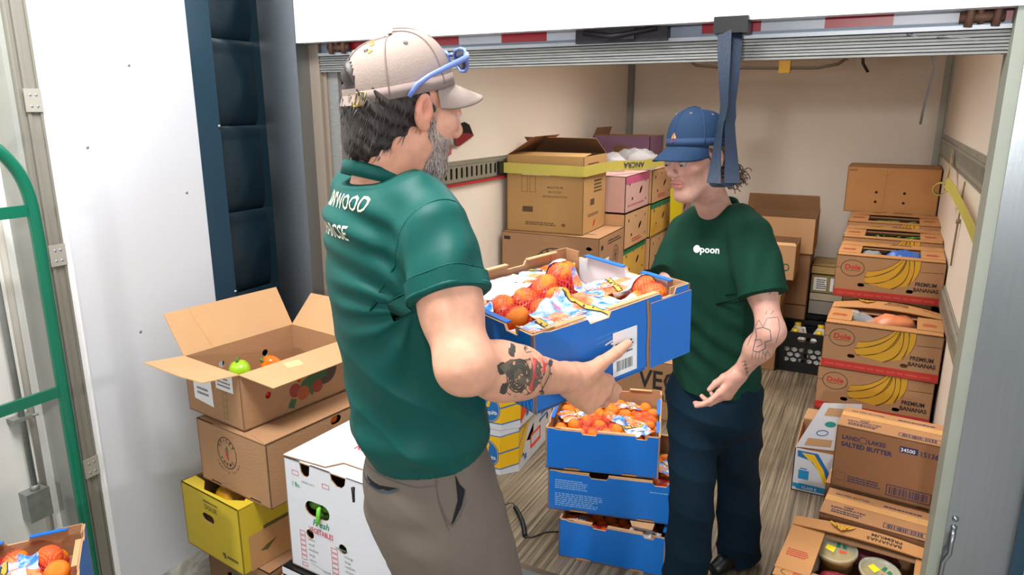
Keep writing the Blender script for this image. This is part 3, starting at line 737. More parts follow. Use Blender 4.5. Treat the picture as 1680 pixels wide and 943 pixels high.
b = MB(); b.poly(ffl, [(.035, .012), (.15, .014), (.15, .05), (.045, .05)], .0008, 0); b.poly(ffl, [(.09, .165), (.20, .165), (.20, .205), (.10, .205)], .0008, 0)
b.ring(ffl, .10, .08, .024, .013, .004, .0009, 1, .1); b.ell(ffl, .125, .125, .024, .014, .0009, 2); b.build('flap_printing', [KRAFTL, INKBL, mat('teal_ink', '#2b8f8a', .6)], o)

# ---- milk crates and the pale cartons at the back
CR = mat('black_crate_plastic', '#0d1114', .35)
def milk_crate(label, loc, rz=0, w=.33, d=.33, h=.28):
    o = thing('milk_crate', label, 'crate', loc, rz)
    F = faces(w, d, h)
    for k in ('front', 'back', 'left', 'right'):
        fr = F[k]; b = MB(); holes = []
        for r_ in range(3):
            nx = 6 - (r_ % 2); rad = .0235
            for c in range(nx):
                holes.append([(w / 2 + (c - (nx - 1) / 2) * .049 + rad * .95 * math.cos(R(60 * q + 30)) * 1.0, .085 + r_ * .036 + rad * .72 * math.sin(R(60 * q + 30))) for q in range(6)])
        holes.append(slot(w / 2, h - .045, .12, .016))
        b.panel(fr, rr(0, 0, w, h), holes, .006)
        b.panel((fr[0] + fr[3] * .006, fr[1], fr[2], fr[3]), rr(-.006, h - .022, w + .012, .022), (), .006)
        b.panel((fr[0] + fr[3] * .006, fr[1], fr[2], fr[3]), rr(-.006, 0, w + .012, .03), (), .006)
        for z in (.205, .225, .19): b.panel((fr[0] + fr[3] * .004, fr[1], fr[2], fr[3]), rr(0, z, w, .006), (), .004)
        b.build('side', CR, o)
    b = MB(); b.box((-w / 2, -d / 2, 0), (w / 2, d / 2, .012)); b.build('base', CR, o)
    return o
mc = milk_crate('black milk crate of white jugs on the truck floor at the end of the aisle', (*cc(-.50, 4.95, .36, .33, 0), 0), 0, .36)
milk_crate('black milk crate behind the one with the jugs, against the back wall boxes', (*cc(-.368, 5.42, .27, .30, 0), 0), 0, .27, .30, .29)
JUG = mat('white_jug_plastic', '#e6e4df', .4)
for i, x in enumerate((-.405, -.255)):
    for j, y in enumerate((5.03, 5.19)):
        lab = ['front left', 'back left', 'front right', 'back right'][i * 2 + j]
        j_ = thing('milk_jug', f'white jug with yellow cap, {lab} of the four in the black milk crate', 'jug', (x, y, .013), 0)
        b = MB(); s = .066
        pr = [(0, 0, .055), (.01, 0, s), (.16, 0, s), (.20, 0, s * .8), (.235, 0, .028), (.25, 0, .02)]
        vs = []; fs = []
        for z, _, r_ in pr:
            for k in range(12):
                a = R(k * 30 + 15); q = r_ / max(abs(math.cos(a)), abs(math.sin(a))) * .86 if r_ > .03 else r_
                vs.append((math.cos(a) * min(q, r_ * 1.2), math.sin(a) * min(q, r_ * 1.2), z))
        for r_ in range(len(pr) - 1):
            for k in range(12): fs.append((r_ * 12 + k, r_ * 12 + (k + 1) % 12, r_ * 12 + 12 + (k + 1) % 12, r_ * 12 + 12 + k))
        b.add(vs, fs, 0, True); b.tube([(.0, .0, .225), (.045, 0, .235), (.055, 0, .19), (.05, 0, .14)], .010, 8); b.build('bottle', JUG, j_)
        b = MB(); b.lathe([(.021, .245), (.021, .268), (0, .268)], n=14); b.build('cap', mat('yellow_cap', '#e2c21f', .4), j_)
        b = MB(); b.box((-.04, -s * 1.0, .05), (.04, -s * .93, .13)); b.build('label_patch', PAPER, j_)
TRAY = mat('beige_tray', '#bdb29a', .6)
z = .295
for h_, mm, nm, lab in ((.10, mat('grey_tray', '#9b968c', .6), 'produce_tray', 'grey low tray above the rear black crate'), (.055, TRAY, 'produce_tray', 'narrow beige tray between the grey tray and the labelled carton'),):
    o, F = carton(nm, lab, 'tray', .27, .3, h_, (-.233, 5.57, z), 0, mm, mm, top=False); z += h_ + .002
o, F = carton('labelled_carton', 'olive carton with two white labels at the back wall above the trays', 'carton', .27, .3, .135, (-.233, 5.57, z), 0, mat('olive_carton', '#8f8455', .7), KRAFTD, flaps=(('left', .03, R(10)),))
P3('paper_label', [PAPER, INK], o, F, lambda b, F: (b.rect(F['front'], .02, .02, .085, .095), b.rect(F['front'], .13, .02, .12, .095), scribble(b, (F['front'][0] - Y_ * .0005, X_, Z_, -Y_), .04, .03, .065, .075, 5, random.Random(1), 1, ), scribble(b, (F['front'][0] - Y_ * .0005, X_, Z_, -Y_), .15, .03, .08, .04, 2, random.Random(1), 1)))
o, F = carton('worn_carton', 'worn flat tan carton lying on the labelled olive carton', 'carton', .28, .3, .06, (-.233, 5.58, z + .137), 0, mat('worn_tan', '#b79b66', .8, var=.2, scale=12), KRAFTD)
P3('printing', [INK], o, F, lambda b, F: b.ring(F['top'], .14, .12, .03, .02, .004))

# ---- cartons behind the man in the dark blue cap
rz = R(1)
for k, (z, h_) in enumerate(((0, .215), (.217, .215), (.434, .205))):
    o, F = plain_carton(['kraft carton on the floor behind the man in the dark blue cap', 'kraft carton second from the floor behind the man in the dark blue cap', 'kraft carton third from the floor behind the man in the dark blue cap'][k], .46, .36, h_, (-.738, 5.08, z), rz, KRAFTL if k == 2 else KRAFT,
                        holes={'front': [slot(.35, .15, .06, .012)]}, group='kraft cartons behind the man in the dark blue cap')
o, F = carton('cardboard_carton', 'open kraft carton with green recycling arrows behind the man in the dark blue cap', 'carton', .46, .36, .23, (-.672, 5.08, .641), rz, KRAFTL, KRAFTD, top=False, flaps=(('front', .03, R(-60)), ('left', .05, R(30))))
P3('printing', [INKG], o, F, lambda b, F: (b.ring(F['front'], .405, .085, .020, .022, .007), ))
for k in range(2):
    plain_carton(['kraft carton on the floor against the back wall left of the aisle', 'kraft carton second up against the back wall left of the aisle'][k], .5, .38, .37, (-.63, 5.52, k * .372), rz)
o, F = carton('cardboard_carton', 'open top kraft carton at the back wall, with dark lettering on its flap', 'carton', .52, .40, .25, (-.63, 5.52, .745), rz, KRAFTL, KRAFTD, top=False, flaps=(('back', .12, R(-8)), ('left', .05, R(-75)), ('right', .02, R(10))))
P3('printing', [INK], o, F, lambda b, F: b.text((V(-.26, .2 - .006, .25), X_, Z_, -Y_), .33, .075, 'one.com', .032, 1, .01, .0012))

# ---- big tan carton, the one below, the left interior stacks
TANC = mat('tan_carton', '#b18a55', .8, var=.06, scale=5, bump=.08)
plain_carton('large kraft carton on the floor under the left interior stack', .60, .44, .37, (-1.645, 3.88, 0), 0)
plain_carton('large kraft carton second up under the left interior stack', .60, .44, .37, (-1.645, 3.88, .373), 0, holes={'front': [slot(.3, .28, .09, .016)]})
o, F = carton('cardboard_carton', 'brown carton with round harvest stamp under the big strapped tan carton', 'carton', .60, .46, .30, (-1.645, 3.88, .747), R(1.5), KRAFT, KRAFTD, {'front': [[(.52, .235), (.535, .25), (.55, .245), (.56, .235), (.54, .225)]]}, flaps=())
def fn(b, F):
    fr = F['front']; b.ring(fr, .33, .10, .125, .125, .005); b.ring(fr, .33, .10, .075, .075, .004)
    for i, ch in enumerate('HARVEST'):
        a = math.pi * (.82 - .64 * i / 6); b.text(fr, .33 + .098 * math.cos(a), .10 + .098 * math.sin(a), ch, .036, 1, .01, rot=a - math.pi / 2, align='c')
    b.rect(fr, .015, .255, .04, .02); f2 = F['right']; b.ring(f2, .30, .16, .055, .055, .004); b.ring(f2, .30, .16, .03, .03, .003); scribble(b, f2, .16, .24, .26, .03, 2, random.Random(8)); b.ell(f2, .05, .24, .022, .015)
    for k in range(8): b.line(f2, [(.30, .16), (.30 + .045 * math.cos(k * .785), .16 + .045 * math.sin(k * .785))], .003)
    scribble(b, F['top'], .35, .10, .2, .03, 2, random.Random(9))
P3('printing', [INK], o, F, fn)
P3('paper_label', [PAPER], o, F, lambda b, F: b.rect(F['right'], .10, .07, .075, .10, .0012))
o, F = carton('cardboard_carton', 'big tan carton with raised top flaps and yellow strap, by the left truck wall', 'carton', .47, .40, .435, (-1.70, 3.895, 1.049), R(2), TANC, KRAFTD, top=False,
              flaps=(('front', .12, R(-84), .0), ('left', .20, R(-58), .01), ('back', .20, R(-62), .01)))
def fn(b, F):
    fr = F['front']; r_ = random.Random(6)
    for i, (t, s) in enumerate((('MADE FROM', .016), ('RECYCLED', .016), ('BEVERAGE BOTTLES', .016))): b.text(fr, .30, .255 - i * .026, t, s, 1.05, .008, align='c')
    b.rect(fr, .10, .115, .065, .032, .0007, 1); scribble(b, fr, .12, .04, .2, .022, 2, r_, 1); b.ell(fr, .355, .05, .012, .009)
    for q in (0, 1): b.line(fr, rr(.095 + q * .05, .23, .035, .09), .002, .0007, 1, True)
    b.text(fr, .31, .335, 'NEW', .012, 1, .005)
    f2 = F['right']; scribble(b, f2, .07, .34, .22, .06, 4, r_, 1); b.rect(f2, .12, .155, .07, .035, .0007, 1); scribble(b, f2, .18, .22, .15, .08, 4, r_, 1); scribble(b, f2, .08, .09, .2, .02, 2, r_, 1); b.poly(f2, [(.17, .03), (.20, .03), (.22, .07), (.19, .06)], .0008, 2)
P3('printing', [mat('brown_print', '#6d5334', .7), mat('brown_print_dark', '#54402a', .7), INKR], o, F, fn)
P3('paper_label', [mat('cream_label', '#e8dfae', .6)], o, F, lambda b, F: b.rect(F['front'], .10, .325, .17, .028, .0012))
# yellow ratchet strap round the big carton
st2 = thing('ratchet_strap', 'yellow lettered ratchet strap around the big tan carton, from the left load rail', 'strap', (0, 0, 0))
b = MB(); ribbon(b, [((-1.952, 3.64, 1.412), (0, 0, 1)), ((-1.93, 3.672, 1.412), (0, .0, 1)), ((-1.46, 3.690, 1.405), (0, .0, 1)), ((-1.448, 3.705, 1.405), (0, 0, 1)), ((-1.446, 4.10, 1.408), (0, 0, 1)), ((-1.33, 4.4, 1.40), (0, 0, 1)), ((-1.24, 4.75, 1.42), (0, 0, 1)), ((-1.26, 5.2, 1.40), (0, 0, 1)), ((-1.4, 5.9, 1.40), (0, 0, 1))], .058, .0022); b.build('webbing', TAPEY, st2)
b = MB(); b.box((-1.952, 3.61, 1.375), (-1.935, 3.665, 1.45)); b.build('rail_hook', BLACK, st2)
dv = (Vector((-1.33, 4.4, 1.40)) - Vector((-1.446, 4.10, 1.408))).normalized(); nn = dv.cross(Z_).normalized()
b = MB(); b.text((V(-1.332, 4.395, 1.418) + nn * .003, dv, Z_, nn), 0, 0, 'ANCRA', .046, 1.25, .012, .0022, rot=math.pi); b.build('strap_lettering', INKB, st2)

# produce cartons on the left, long sides to the aisle (two rows deep)
def produce_carton(label, loc, kind, h=.222):
    holes = [circ(.08, .17, .012), circ(.22, .185, .009), [(.31 + .030 * math.cos(t), .115 + .020 * math.sin(t) + .014 * math.cos(t)) for t in [k * math.pi / 7 for k in range(14)]], slot(.14, .075, .03, .010), circ(.42, .05, .009), circ(.41, .17, .010)]
    m1 = {'k': KRAFTL, 'p': mat('pale_pink_carton', '#c9a29a', .7), 'y': mat('yellow_print_carton', '#d0a648', .7)}[kind]
    o, F = carton('produce_carton', label, 'carton', .50, .48, h, loc, 0, m1, KRAFTD, {'right': holes}, True, 'produce cartons stacked down the left side of the truck')
    fr = F['right']
    if kind == 'p': P3('printing', [PINKC, INK], o, F, lambda b, F: (b.rect(fr, .002, h - .05, .476, .048), scribble(b, fr, .05, .03, .36, .02, 1, random.Random(2), 0), b.text(fr, .20, h - .04, 'GARDEN', .0, 1) if False else None))
    elif kind == 'y': P3('printing', [INKG, INKY, INKR], o, F, lambda b, F: (b.rect(fr, .002, h - .035, .476, .033, .0007, 0), b.poly(fr, [(.02, .03), (.10, .02), (.2, .05), (.1, .09)], .0007, 1)))
    else: P3('printing', [INKR, INK], o, F, lambda b, F: (b.text(fr, .13, .03, 'FRESH', .03, 1, .01, .0008, 0) if False else scribble(b, fr, .15, .025, .2, .03, 2, random.Random(5), 0),))
    return o
kinds = [['k', 'k', 'k', 'y', 'k', 'p'], ['k', 'k', 'y', 'k', 'y', 'k'], ['k', 'k', 'k', 'k', 'p', 'k']]
pos = ['nearest', 'middle', 'rear']; lv = ['on the floor', 'second up', 'third up', 'fourth up', 'fifth up', 'at the top']
for c in range(3):
    y = 4.36 + c * .50
    for k in range(6):
        produce_carton(f'ventilated {"pink-banded" if kinds[c][k]=="p" else "yellow-printed" if kinds[c][k]=="y" else "kraft"} produce carton {lv[k]} in the {pos[c]} column on the left', (-1.60 + rnd.uniform(-.008, .008) + c * .02, y, k * .225), kinds[c][k])
# open purple-grey box standing on top, with bags in front
o, F = carton('open_box', 'dark purple open box with an oval hand hole on top of the left produce cartons', 'carton', .42, .34, .20, (-1.66, 5.08, 1.352), 0, mat('purple_carton', '#6b4a66', .7), KRAFTD, {'front': [circ(.21, .11, .06, 14, .03)]}, top=False, flaps=(('left', .06, R(-20)),))
for k, (x, y, r_) in enumerate(((-1.74, 4.50, .10), (-1.56, 4.46, .09), (-1.42, 4.66, .10), (-1.55, 4.76, .10))):
    sack('plastic_bag', ['clear crinkled bag at the left on top of the near produce column', 'clear crinkled bag next to the tan carton flap on the produce cartons', 'clear crinkled bag nearest the aisle on top of the produce cartons', 'clear crinkled bag in front of the purple open box'][k], (x, y, 1.352 + r_ * .5), r_, FILM, 20 + k, (1.1, 1, .75))
# yellow sheet hanging beside the rear column
b = MB(); ribbon(b, [((-1.27, 5.0, 1.2), (.3, 1, 0)), ((-1.26, 5.0, .9), (.3, 1, 0)), ((-1.25, 5.02, .6), (.2, 1, 0)), ((-1.22, 5.0, .3), (.3, 1, 0)), ((-1.2, 5.0, .01), (.3, 1, 0))], .16, .003)
tag(b.build('yellow_wrap', mat('yellow_sheet', '#d9c81e', .5)), 'yellow plastic sheet hanging down beside the left produce cartons, behind the held crate', 'plastic sheet')

# ---- carton with large black letters behind the crates
o, F = carton('cardboard_carton', 'kraft carton with large black capital lettering on the floor behind the blue crates', 'carton', .50, .40, .345, (*cc(-.863, 3.78, .46, .40, R(2), 'fr'), 0), R(2), KRAFT, KRAFTD)
P3('printing', [INK], o, F, lambda b, F: (b.text(F['front'], .455, .185, 'VEG', .155, .82, .02, align='r'), b.text(F['front'], .455, .115, 'KEEP REFR', .056, .8, .012, align='r')))
o, F = carton('cardboard_carton', 'small white and orange printed carton at the foot of the left produce stacks', 'carton', .26, .3, .30, (-1.21, 4.05, .347), R(8), WHITEC, KRAFT)
P3('printing', [INKO, INKY, INKG], o, F, lambda b, F: (b.ell(F['right'], .2, .17, .03, .05), b.poly(F['front'], [(.03, .1), (.09, .2), (.12, .1)], .0008, 1), b.rect(F['right'], .02, .04, .1, .06, .0008, 2)))

# ---- two white and yellow banana cartons with the blue oval mark
def chiq(label, loc, rz, w=.42, d=.54, h=.235):
    o = thing('banana_carton', label, 'carton', loc, rz, 'white and yellow banana cartons near the door')
    ch = .07; X0, X1, Y_0, Y_1 = -w / 2, w / 2, -d / 2, d / 2
    fp = [(X0, Y_0), (X1 - ch, Y_0), (X1, Y_0 + ch), (X1, Y_1), (X0, Y_1)]
    b = MB()
    fl_ = [(V(X0, Y_0, 0), X_, Z_, -Y_, w - ch), (V(X1 - ch, Y_0, 0), (X_ + Y_).normalized(), Z_, (X_ - Y_).normalized(), ch * 1.414), (V(X1, Y_0 + ch, 0), Y_, Z_, X_, d - ch), (V(X1, Y_1, 0), -X_, Z_, Y_, w), (V(X0, Y_1, 0), -Y_, Z_, -X_, d)]
    hl = [[slot(w - ch - .03, .17, .03, .010)], [], [[(.10, .12), (.20, .18), (.20, .13), (.155, .10)], circ(.06, .06, .012), circ(.40, .13, .014, 12, .02), circ(.29, .15, .012)], [], []]
    for (O, u, v, n, l), h2 in zip(fl_, hl): b.panel((O, u, v, n), rr(0, 0, l, h), h2, .004, (0, 1, 1))
    b.poly((V(0, 0, 0), X_, Y_, Z_), fp, .004); b.poly((V(0, 0, 0), X_, Y_, Z_), fp, h)
    b.build('body', [WHITEC, KRAFT], o)
    b = MB(); f0, f1, f2 = fl_[0][:4], fl_[1][:4], fl_[2][:4]; L0 = fl_[0][4]; L1 = fl_[1][4]
    # yellow band with blue borders dips at the corner and runs up to the right
    def band(lo, hi, mi, off):
        b.poly(f0, [(0, lo), (L0, lo), (L0, hi), (0, hi)], off, mi); b.poly(f1, [(0, lo), (L1, lo + .012), (L1, hi + .012), (0, hi)], off, mi)
        b.poly(f2, [(0, lo + .012), (.05, lo + .04), (.14, h - .002), (.09, h - .002), (.0, min(hi + .012, h - .002))], off, mi)
    band(.028, .205, 1, .0006); band(.034, .20, 0, .0009)
    b.line(f0, [(0, .13), (L0, .115)], .007, .0012, 1); b.line(f1, [(0, .115), (L1, .13)], .007, .0012, 1); b.line(f2, [(0, .13), (.09, .215)], .007, .0012, 1)
    b.ell(f0, L0 - .065, .105, .060, .072, .0016, 1, .15); b.ring(f0, L0 - .065, .105, .054, .066, .0025, .0019, 0, .15)
    b.text(f0, L0 - .065, .075, 'Chiquita', .030, .85, .012, .0024, 2, 'c', .08)
    for k in range(4): b.ell(f0, L0 - .068 + k * .004 - .004, .118 + k * .012, .012 - k * .002, .007, .0024, 0)
    b.line(f2, rr(.16, .055, .13, .065), .012, .001, 3, True); b.rect(f2, .16, .05, .13, .018, .0012, 3)
    b.rect(f2, .07, .03, .03, .028, .001, 1); b.rect(f2, .39, .06, .03, .03, .001, 1)
    for k in range(3): b.rect(f2, .30, .15 + k * .024, .10, .012, .001, 1)
    b.build('printing', [mat('bright_banana_yellow', '#f0bd18', .5), INKBL, INKW, INKO], o)
    return o, fl_
cq, f_ = chiq('lower white and yellow banana carton with blue oval mark, on the truck floor', (*cc(-1.43, 2.795, .42, .54, R(4), 'fr'), 0), R(4))
cq2, f_ = chiq('upper white and yellow banana carton with a fluorescent orange ticket', (*cc(-1.425, 2.80, .42, .54, R(3), 'fr'), .236), R(3))
b = MB(); b.poly(f_[2][:4], [(.0, .02), (.16, .10), (.02, .20)], .0015); b.text(f_[2][:4], .02, .14, 'TR', .03, 1, .01, .0022, 1); b.build('orange_ticket', [INKO, INK], cq2)

# ================================================================ LEFT STACK ON THE DOCK
ZD = -0.045
rz = R(-5)
o, F = carton('cardboard_carton', 'kraft carton with green vegetable print at the bottom of the left dock stack', 'carton', .34, .47, .235, (*cc(-2.06, 1.55, .34, .47, rz), ZD), rz, KRAFTD, KRAFTD, {'front': [[(.10, .15), (.125, .16), (.13, .12), (.115, .10)]]})
P3('printing', [mat('dark_green_print', '#2f5a33', .7), mat('pale_print', '#5d8a5b', .7)], o, F, lambda b, F: (b.poly(F['front'], [(.02, .02), (.04, .12), (.08, .10), (.12, .14), (.2, .13), (.26, .05), (.2, .01)], .0007, 0), b.text(F['front'], .13, .15, 'VEG', .07, .9, .012, .0012, 1, 'l', -.15)))
o, F = carton('cardboard_carton', 'light kraft carton beside the bottom of the left dock stack, behind the white box', 'carton', .12, .36, .215, (*cc(-1.712, 1.535, .12, .36, R(-5)), ZD), R(-5), ORKRAFT, KRAFTD)
P3('tape', [CLEART], o, F, lambda b, F: b.rect(F['top'], .04, 0, .04, .36))
rz = R(-8)
YK = mat('yellow_box_kraft', '#b98a5a', .8)
nt_ = [(0, 0), (.34, 0), (.34, .25), (.29, .25), (.275, .235), (.19, .235), (.185, .228), (.165, .228), (.16, .235), (.09, .235), (.07, .25), (0, .25)]
o, F = carton('yellow_box', 'bright yellow squash box third from the top of the left dock stack', 'box', .34, .48, .25, (*cc(-2.125, 1.52, .34, .48, rz), .192), rz, YELC, KRAFTD, {'front': [slot(.155, .155, .07, .016)], 'right': [slot(.3, .215, .08, .012)]}, top=False, outer={'front': rr(0, 0, .34, .25)})
def fn(b, F):
    fr = F['front']; b.text(fr, .14, .19, 'DOUX', .026, .95, .008); scribble(b, fr, .135, .215, .09, .012, 1, random.Random(1))
    b.poly(fr, [(.22, .045), (.24, .05), (.245, .03), (.235, .025)], .0008); scribble(b, fr, .25, .03, .07, .02, 1, random.Random(2))
    f2 = F['right']; b.rect(f2, .03, .0, .445, .135, .0008, 1); b.rect(f2, .09, .135, .21, .014, .0012, 0); b.text(f2, .30, .095, 'SQUASH', .055, .95, .012, .0014); b.text(f2, .31, .055, 'YELLOW', .03, .95, .008, .0014)
    b.poly(f2, [(.07, .06), (.10, .05), (.14, .08), (.10, .072)], .0014); scribble(b, f2, .15, .045, .15, .03, 1, random.Random(4))
P3('printing', [mat('olive_ink', '#5a5327', .7), YK], o, F, fn)
b = MB(); b.panel((V(-.17, -.24, .25), X_, Y_, Z_), [(0, 0), (.34, 0), (.34, .05), (.30, .05), (.25, .020), (.12, .016), (.07, .05), (.0, .055)], (), .004); b.panel((V(.17, -.24, .252), Y_, -X_, Z_), [(0, 0), (.46, 0), (.46, .055), (.08, .055)], (), .004); b.build('folded_rim', YELC, o)
# squash and pepper seen in the yellow box
def blob(name, label, cat, loc, r, sc, m, rot=(0, 0, 0), ribs=0, group=None, stem=None, parent=None):
    b = MB(); vs = []; fs = []; n = 24; k_ = 14
    for j in range(k_ + 1):
        th = math.pi * j / k_
        for i in range(n):
            ph = 2 * math.pi * i / n; q = r * (1 + (.06 * math.cos(ribs * ph) * math.sin(th) if ribs else 0)); q *= 1 - .18 * math.exp(-(th / .35) ** 2)
            vs.append((math.sin(th) * math.cos(ph) * q * sc[0], math.sin(th) * math.sin(ph) * q * sc[1], math.cos(th) * q * sc[2]))
    for j in range(k_):
        for i in range(n): a = j * n + i; e = j * n + (i + 1) % n; fs.append((a, a + n, e + n, e))
    b.add(vs, fs, 0, True)
    if stem:
        t = thing(name, label, cat, loc, 0, group); t.rotation_euler = rot; b.build('flesh', m, t)
        s_ = MB(); s_.tube([(0, 0, r * sc[2] * .72), (0, .003, r * sc[2] * .95), (.004, .006, r * sc[2] * 1.2)], [.007, .005, .006], 8); s_.build('stem', stem, t); return t
    o = b.build(name, m, parent, loc); o.rotation_euler = rot
    if not parent: tag(o, label, cat, group)
    return o
STEM = mat('pepper_stem', '#4d7a2e', .5)
YSQ = mat('yellow_squash_skin', '#e8a51c', .3, var=.1); RPP = mat('red_pepper_skin', '#c8241c', .2, var=.1); OPP = mat('orange_pepper_skin', '#ee6f16', .2, var=.08); GPP = mat('lime_pepper_skin', '#9ccc26', .25)
c0 = Vector(bpy.data.objects['yellow_box'].location)
def loc_in(o, x, y, z): return o.matrix_basis @ V(x, y, z)
yb = bpy.data.objects['yellow_box']
blob('yellow_squash', 'round yellow squash in the yellow box', 'squash', loc_in(yb, -.02, -.12, .185), .068, (1.1, 1, .85), YSQ, (.2, .1, 0), 5, stem=STEM)
blob('red_pepper', 'red pepper beside the yellow squash in the yellow box', 'pepper', loc_in(yb, .095, -.13, .185), .05, (1, 1, 1.0), RPP, (.6, .2, 0), 4, stem=STEM)
# brown spice-pepper carton
rz = R(-7)
fo = [(0, 0), (.05, 0), (.055, .012), (.11, .012), (.115, 0), (.27, 0), (.275, .012), (.33, .012), (.335, 0), (.385, 0), (.385, .235), (0, .235)]
o, F = carton('cardboard_carton', 'brown carton with round pepper stamp second from the top of the left dock stack', 'carton', .385, .48, .235, (*cc(-2.066, 1.569, .385, .48, rz), .447), rz, KRAFT, KRAFTD, {'right': [circ(.09, .12, .018), slot(.30, .212, .05, .016)]}, outer={'front': fo})
def fn(b, F):
    fr = F['front']; a, c = .165, .145
    b.ring(fr, a, c, .052, .058, .0028)
    for i, ch in enumerate('SPICES'): t = math.pi * (.86 - .66 * i / 5); b.text(fr, a + .036 * math.cos(t), c + .040 * math.sin(t), ch, .020, 1, .008, rot=t - math.pi / 2, align='c')
    for i, ch in enumerate('FARMS'): t = -math.pi * (.80 - .55 * i / 4); b.text(fr, a + .046 * math.cos(t), c + .050 * math.sin(t), ch, .018, 1, .008, rot=t + math.pi / 2, align='c')
    for i, ch in enumerate('family farms'): t = -math.pi * (.80 - .66 * i / 11); b.text(fr, a + .074 * math.cos(t), c + .078 * math.sin(t), ch, .014, 1, .006, rot=t + math.pi / 2, align='c')
    b.ell(fr, a, c - .004, .006, .022, .0012, 1, .25); b.ell(fr, a + .004, c + .012, .004, .014, .0016, 2, .1)
P3('printing', [INK, INKR, INKG], o, F, fn)
b = MB(); b.panel((V(-.19, -.24, .237), X_, Y_, Z_), [(.10, 0), (.38, 0), (.38, .12), (.16, .10)], (), .003); b.panel((V(.19, -.24, .239), Y_, -X_, Z_), [(0, 0), (.47, 0), (.47, .10), (.02, .10)], (), .003); b.build('lid_flap', KRAFT, o)
spc = o
blob('orange_pepper', 'orange pepper showing through the side hole of the brown stamped carton', 'pepper', loc_in(spc, .155, -.15, .12), .028, (1, 1, 1), OPP, group=None)
blob('orange_pepper', 'orange pepper at the upper side slot of the brown stamped carton', 'pepper', loc_in(spc, .158, .06, .212), .026, (1, 1.3, 1), OPP, group=None)
# open carton on top with flaps
rz = R(-8)
OW, OD, OH = .325, .47, .20
o, F = carton('open_carton', 'open kraft carton with spread flaps and printed vegetables, topmost of the left dock stack', 'carton', OW, OD, OH, (*cc(-2.135, 1.60, OW, OD, rz), .690), rz, KRAFT, KRAFT,
              {'right': [circ(.105, .095, .013), circ(.24, .112, .013), circ(.39, .125, .012)], 'left': [circ(.14, .12, .014), circ(.33, .13, .013)], 'front': [circ(.24, .13, .012)], 'back': [circ(.10, .11, .012)]}, top=False)
def flap2(parent, fr0, width, outer, ang, nm='flap', m=KRAFTL, hgt=OH):
    O, u, v, n = fr0; up = v * math.cos(ang) + n * math.sin(ang); nn = u.cross(up)
    b = MB(); b.panel((O + v * hgt, u, up, nn), outer, (), .003); f = b.build(nm, m, parent); return f, (O + v * hgt, u, up, nn)
f1, _ = flap2(o, F['front'], OW, [(0, 0), (OW, 0), (OW + .01, .135), (OW * .7, .15), (.012, .15)], R(82))
f2, fr2 = flap2(o, F['left'], OD, [(0, 0), (OD, 0), (OD + .02, .165), (.015, .165)], R(24))
f3, fr3 = flap2(o, F['right'], OD, [(0, 0), (OD, 0), (OD - .01, .135), (.03, .14)], R(100))
f4, fr4 = flap2(o, F['back'], OW, [(0, 0), (OW, 0), (OW - .03, .145), (.04, .15)], R(35))
b = MB(); q = (fr2[0] - fr2[3] * .0032, fr2[1], fr2[2], -fr2[3]); b.poly(q, [(.30, .0), (.355, .0), (.40, .165), (.345, .165)], .0006); b.build('torn_paper', mat('scuffed_kraft', '#c79b6e', .85), f2)
b = MB(); q = (fr3[0] - fr3[3] * .0034, fr3[1], fr3[2], -fr3[3]); b.panel((fr3[0] - fr3[3] * .004, fr3[1], fr3[2], -fr3[3]), [(.16, .02), (.22, .03), (.21, .07), (.15, .06)], (), .002); b.build('tape_piece', mat('pale_tape', '#dcb88a', .5), f3)
def fn(b, F):
    fr = F['right']
    b.poly(fr, [(.22, .055), (.25, .10), (.30, .12), (.34, .16), (.37, .15), (.36, .09), (.31, .07), (.29, .03), (.27, .06)], .0008, 0)
    b.ell(fr, .355, .115, .055, .058, .0007, 3); b.ell(fr, .215, .075, .024, .026, .0010, 1); b.ell(fr, .25, .055, .028, .026, .0012, 4); b.ell(fr, .315, .06, .024, .024, .0012, 1)
    b.poly(fr, [(.18, .02), (.195, .05), (.22, .04), (.205, .01)], .0012, 0)
    for k in range(5): b.line(F['front'], rr(.215, .02 + k * .024, .025, .018), .0015, .0008, 2, True)
P3('printing', [mat('leaf_print', '#3d5f3a', .7), mat('tomato_print', '#8e3a2c', .7), mat('green_line_print', '#5f7d4e', .7), mat('aubergine_print', '#4e3a33', .7), mat('squash_print', '#a0522d', .7)], o, F, fn)
b = MB(); b.poly(F['front'], [(.045, .055), (.16, .045), (.155, .165), (.045, .175)], .0012, 0); b.poly(F['front'], [(.185, .125), (.285, .125), (.285, .185), (.185, .185)], .0012, 0)
b.text(F['front'], .065, .125, 'JFK', .026, 1, .008, .0018, 1); scribble(b, (F['front'][0] - Y_ * .0008, X_, Z_, -Y_), .065, .075, .07, .035, 2, random.Random(7), 1); scribble(b, (F['front'][0] - Y_ * .0008, X_, Z_, -Y_), .195, .135, .08, .04, 3, random.Random(8), 1)
b.build('paper_label', [PAPER, mat('grey_ink', '#70727a', .7)], o)
oc = o
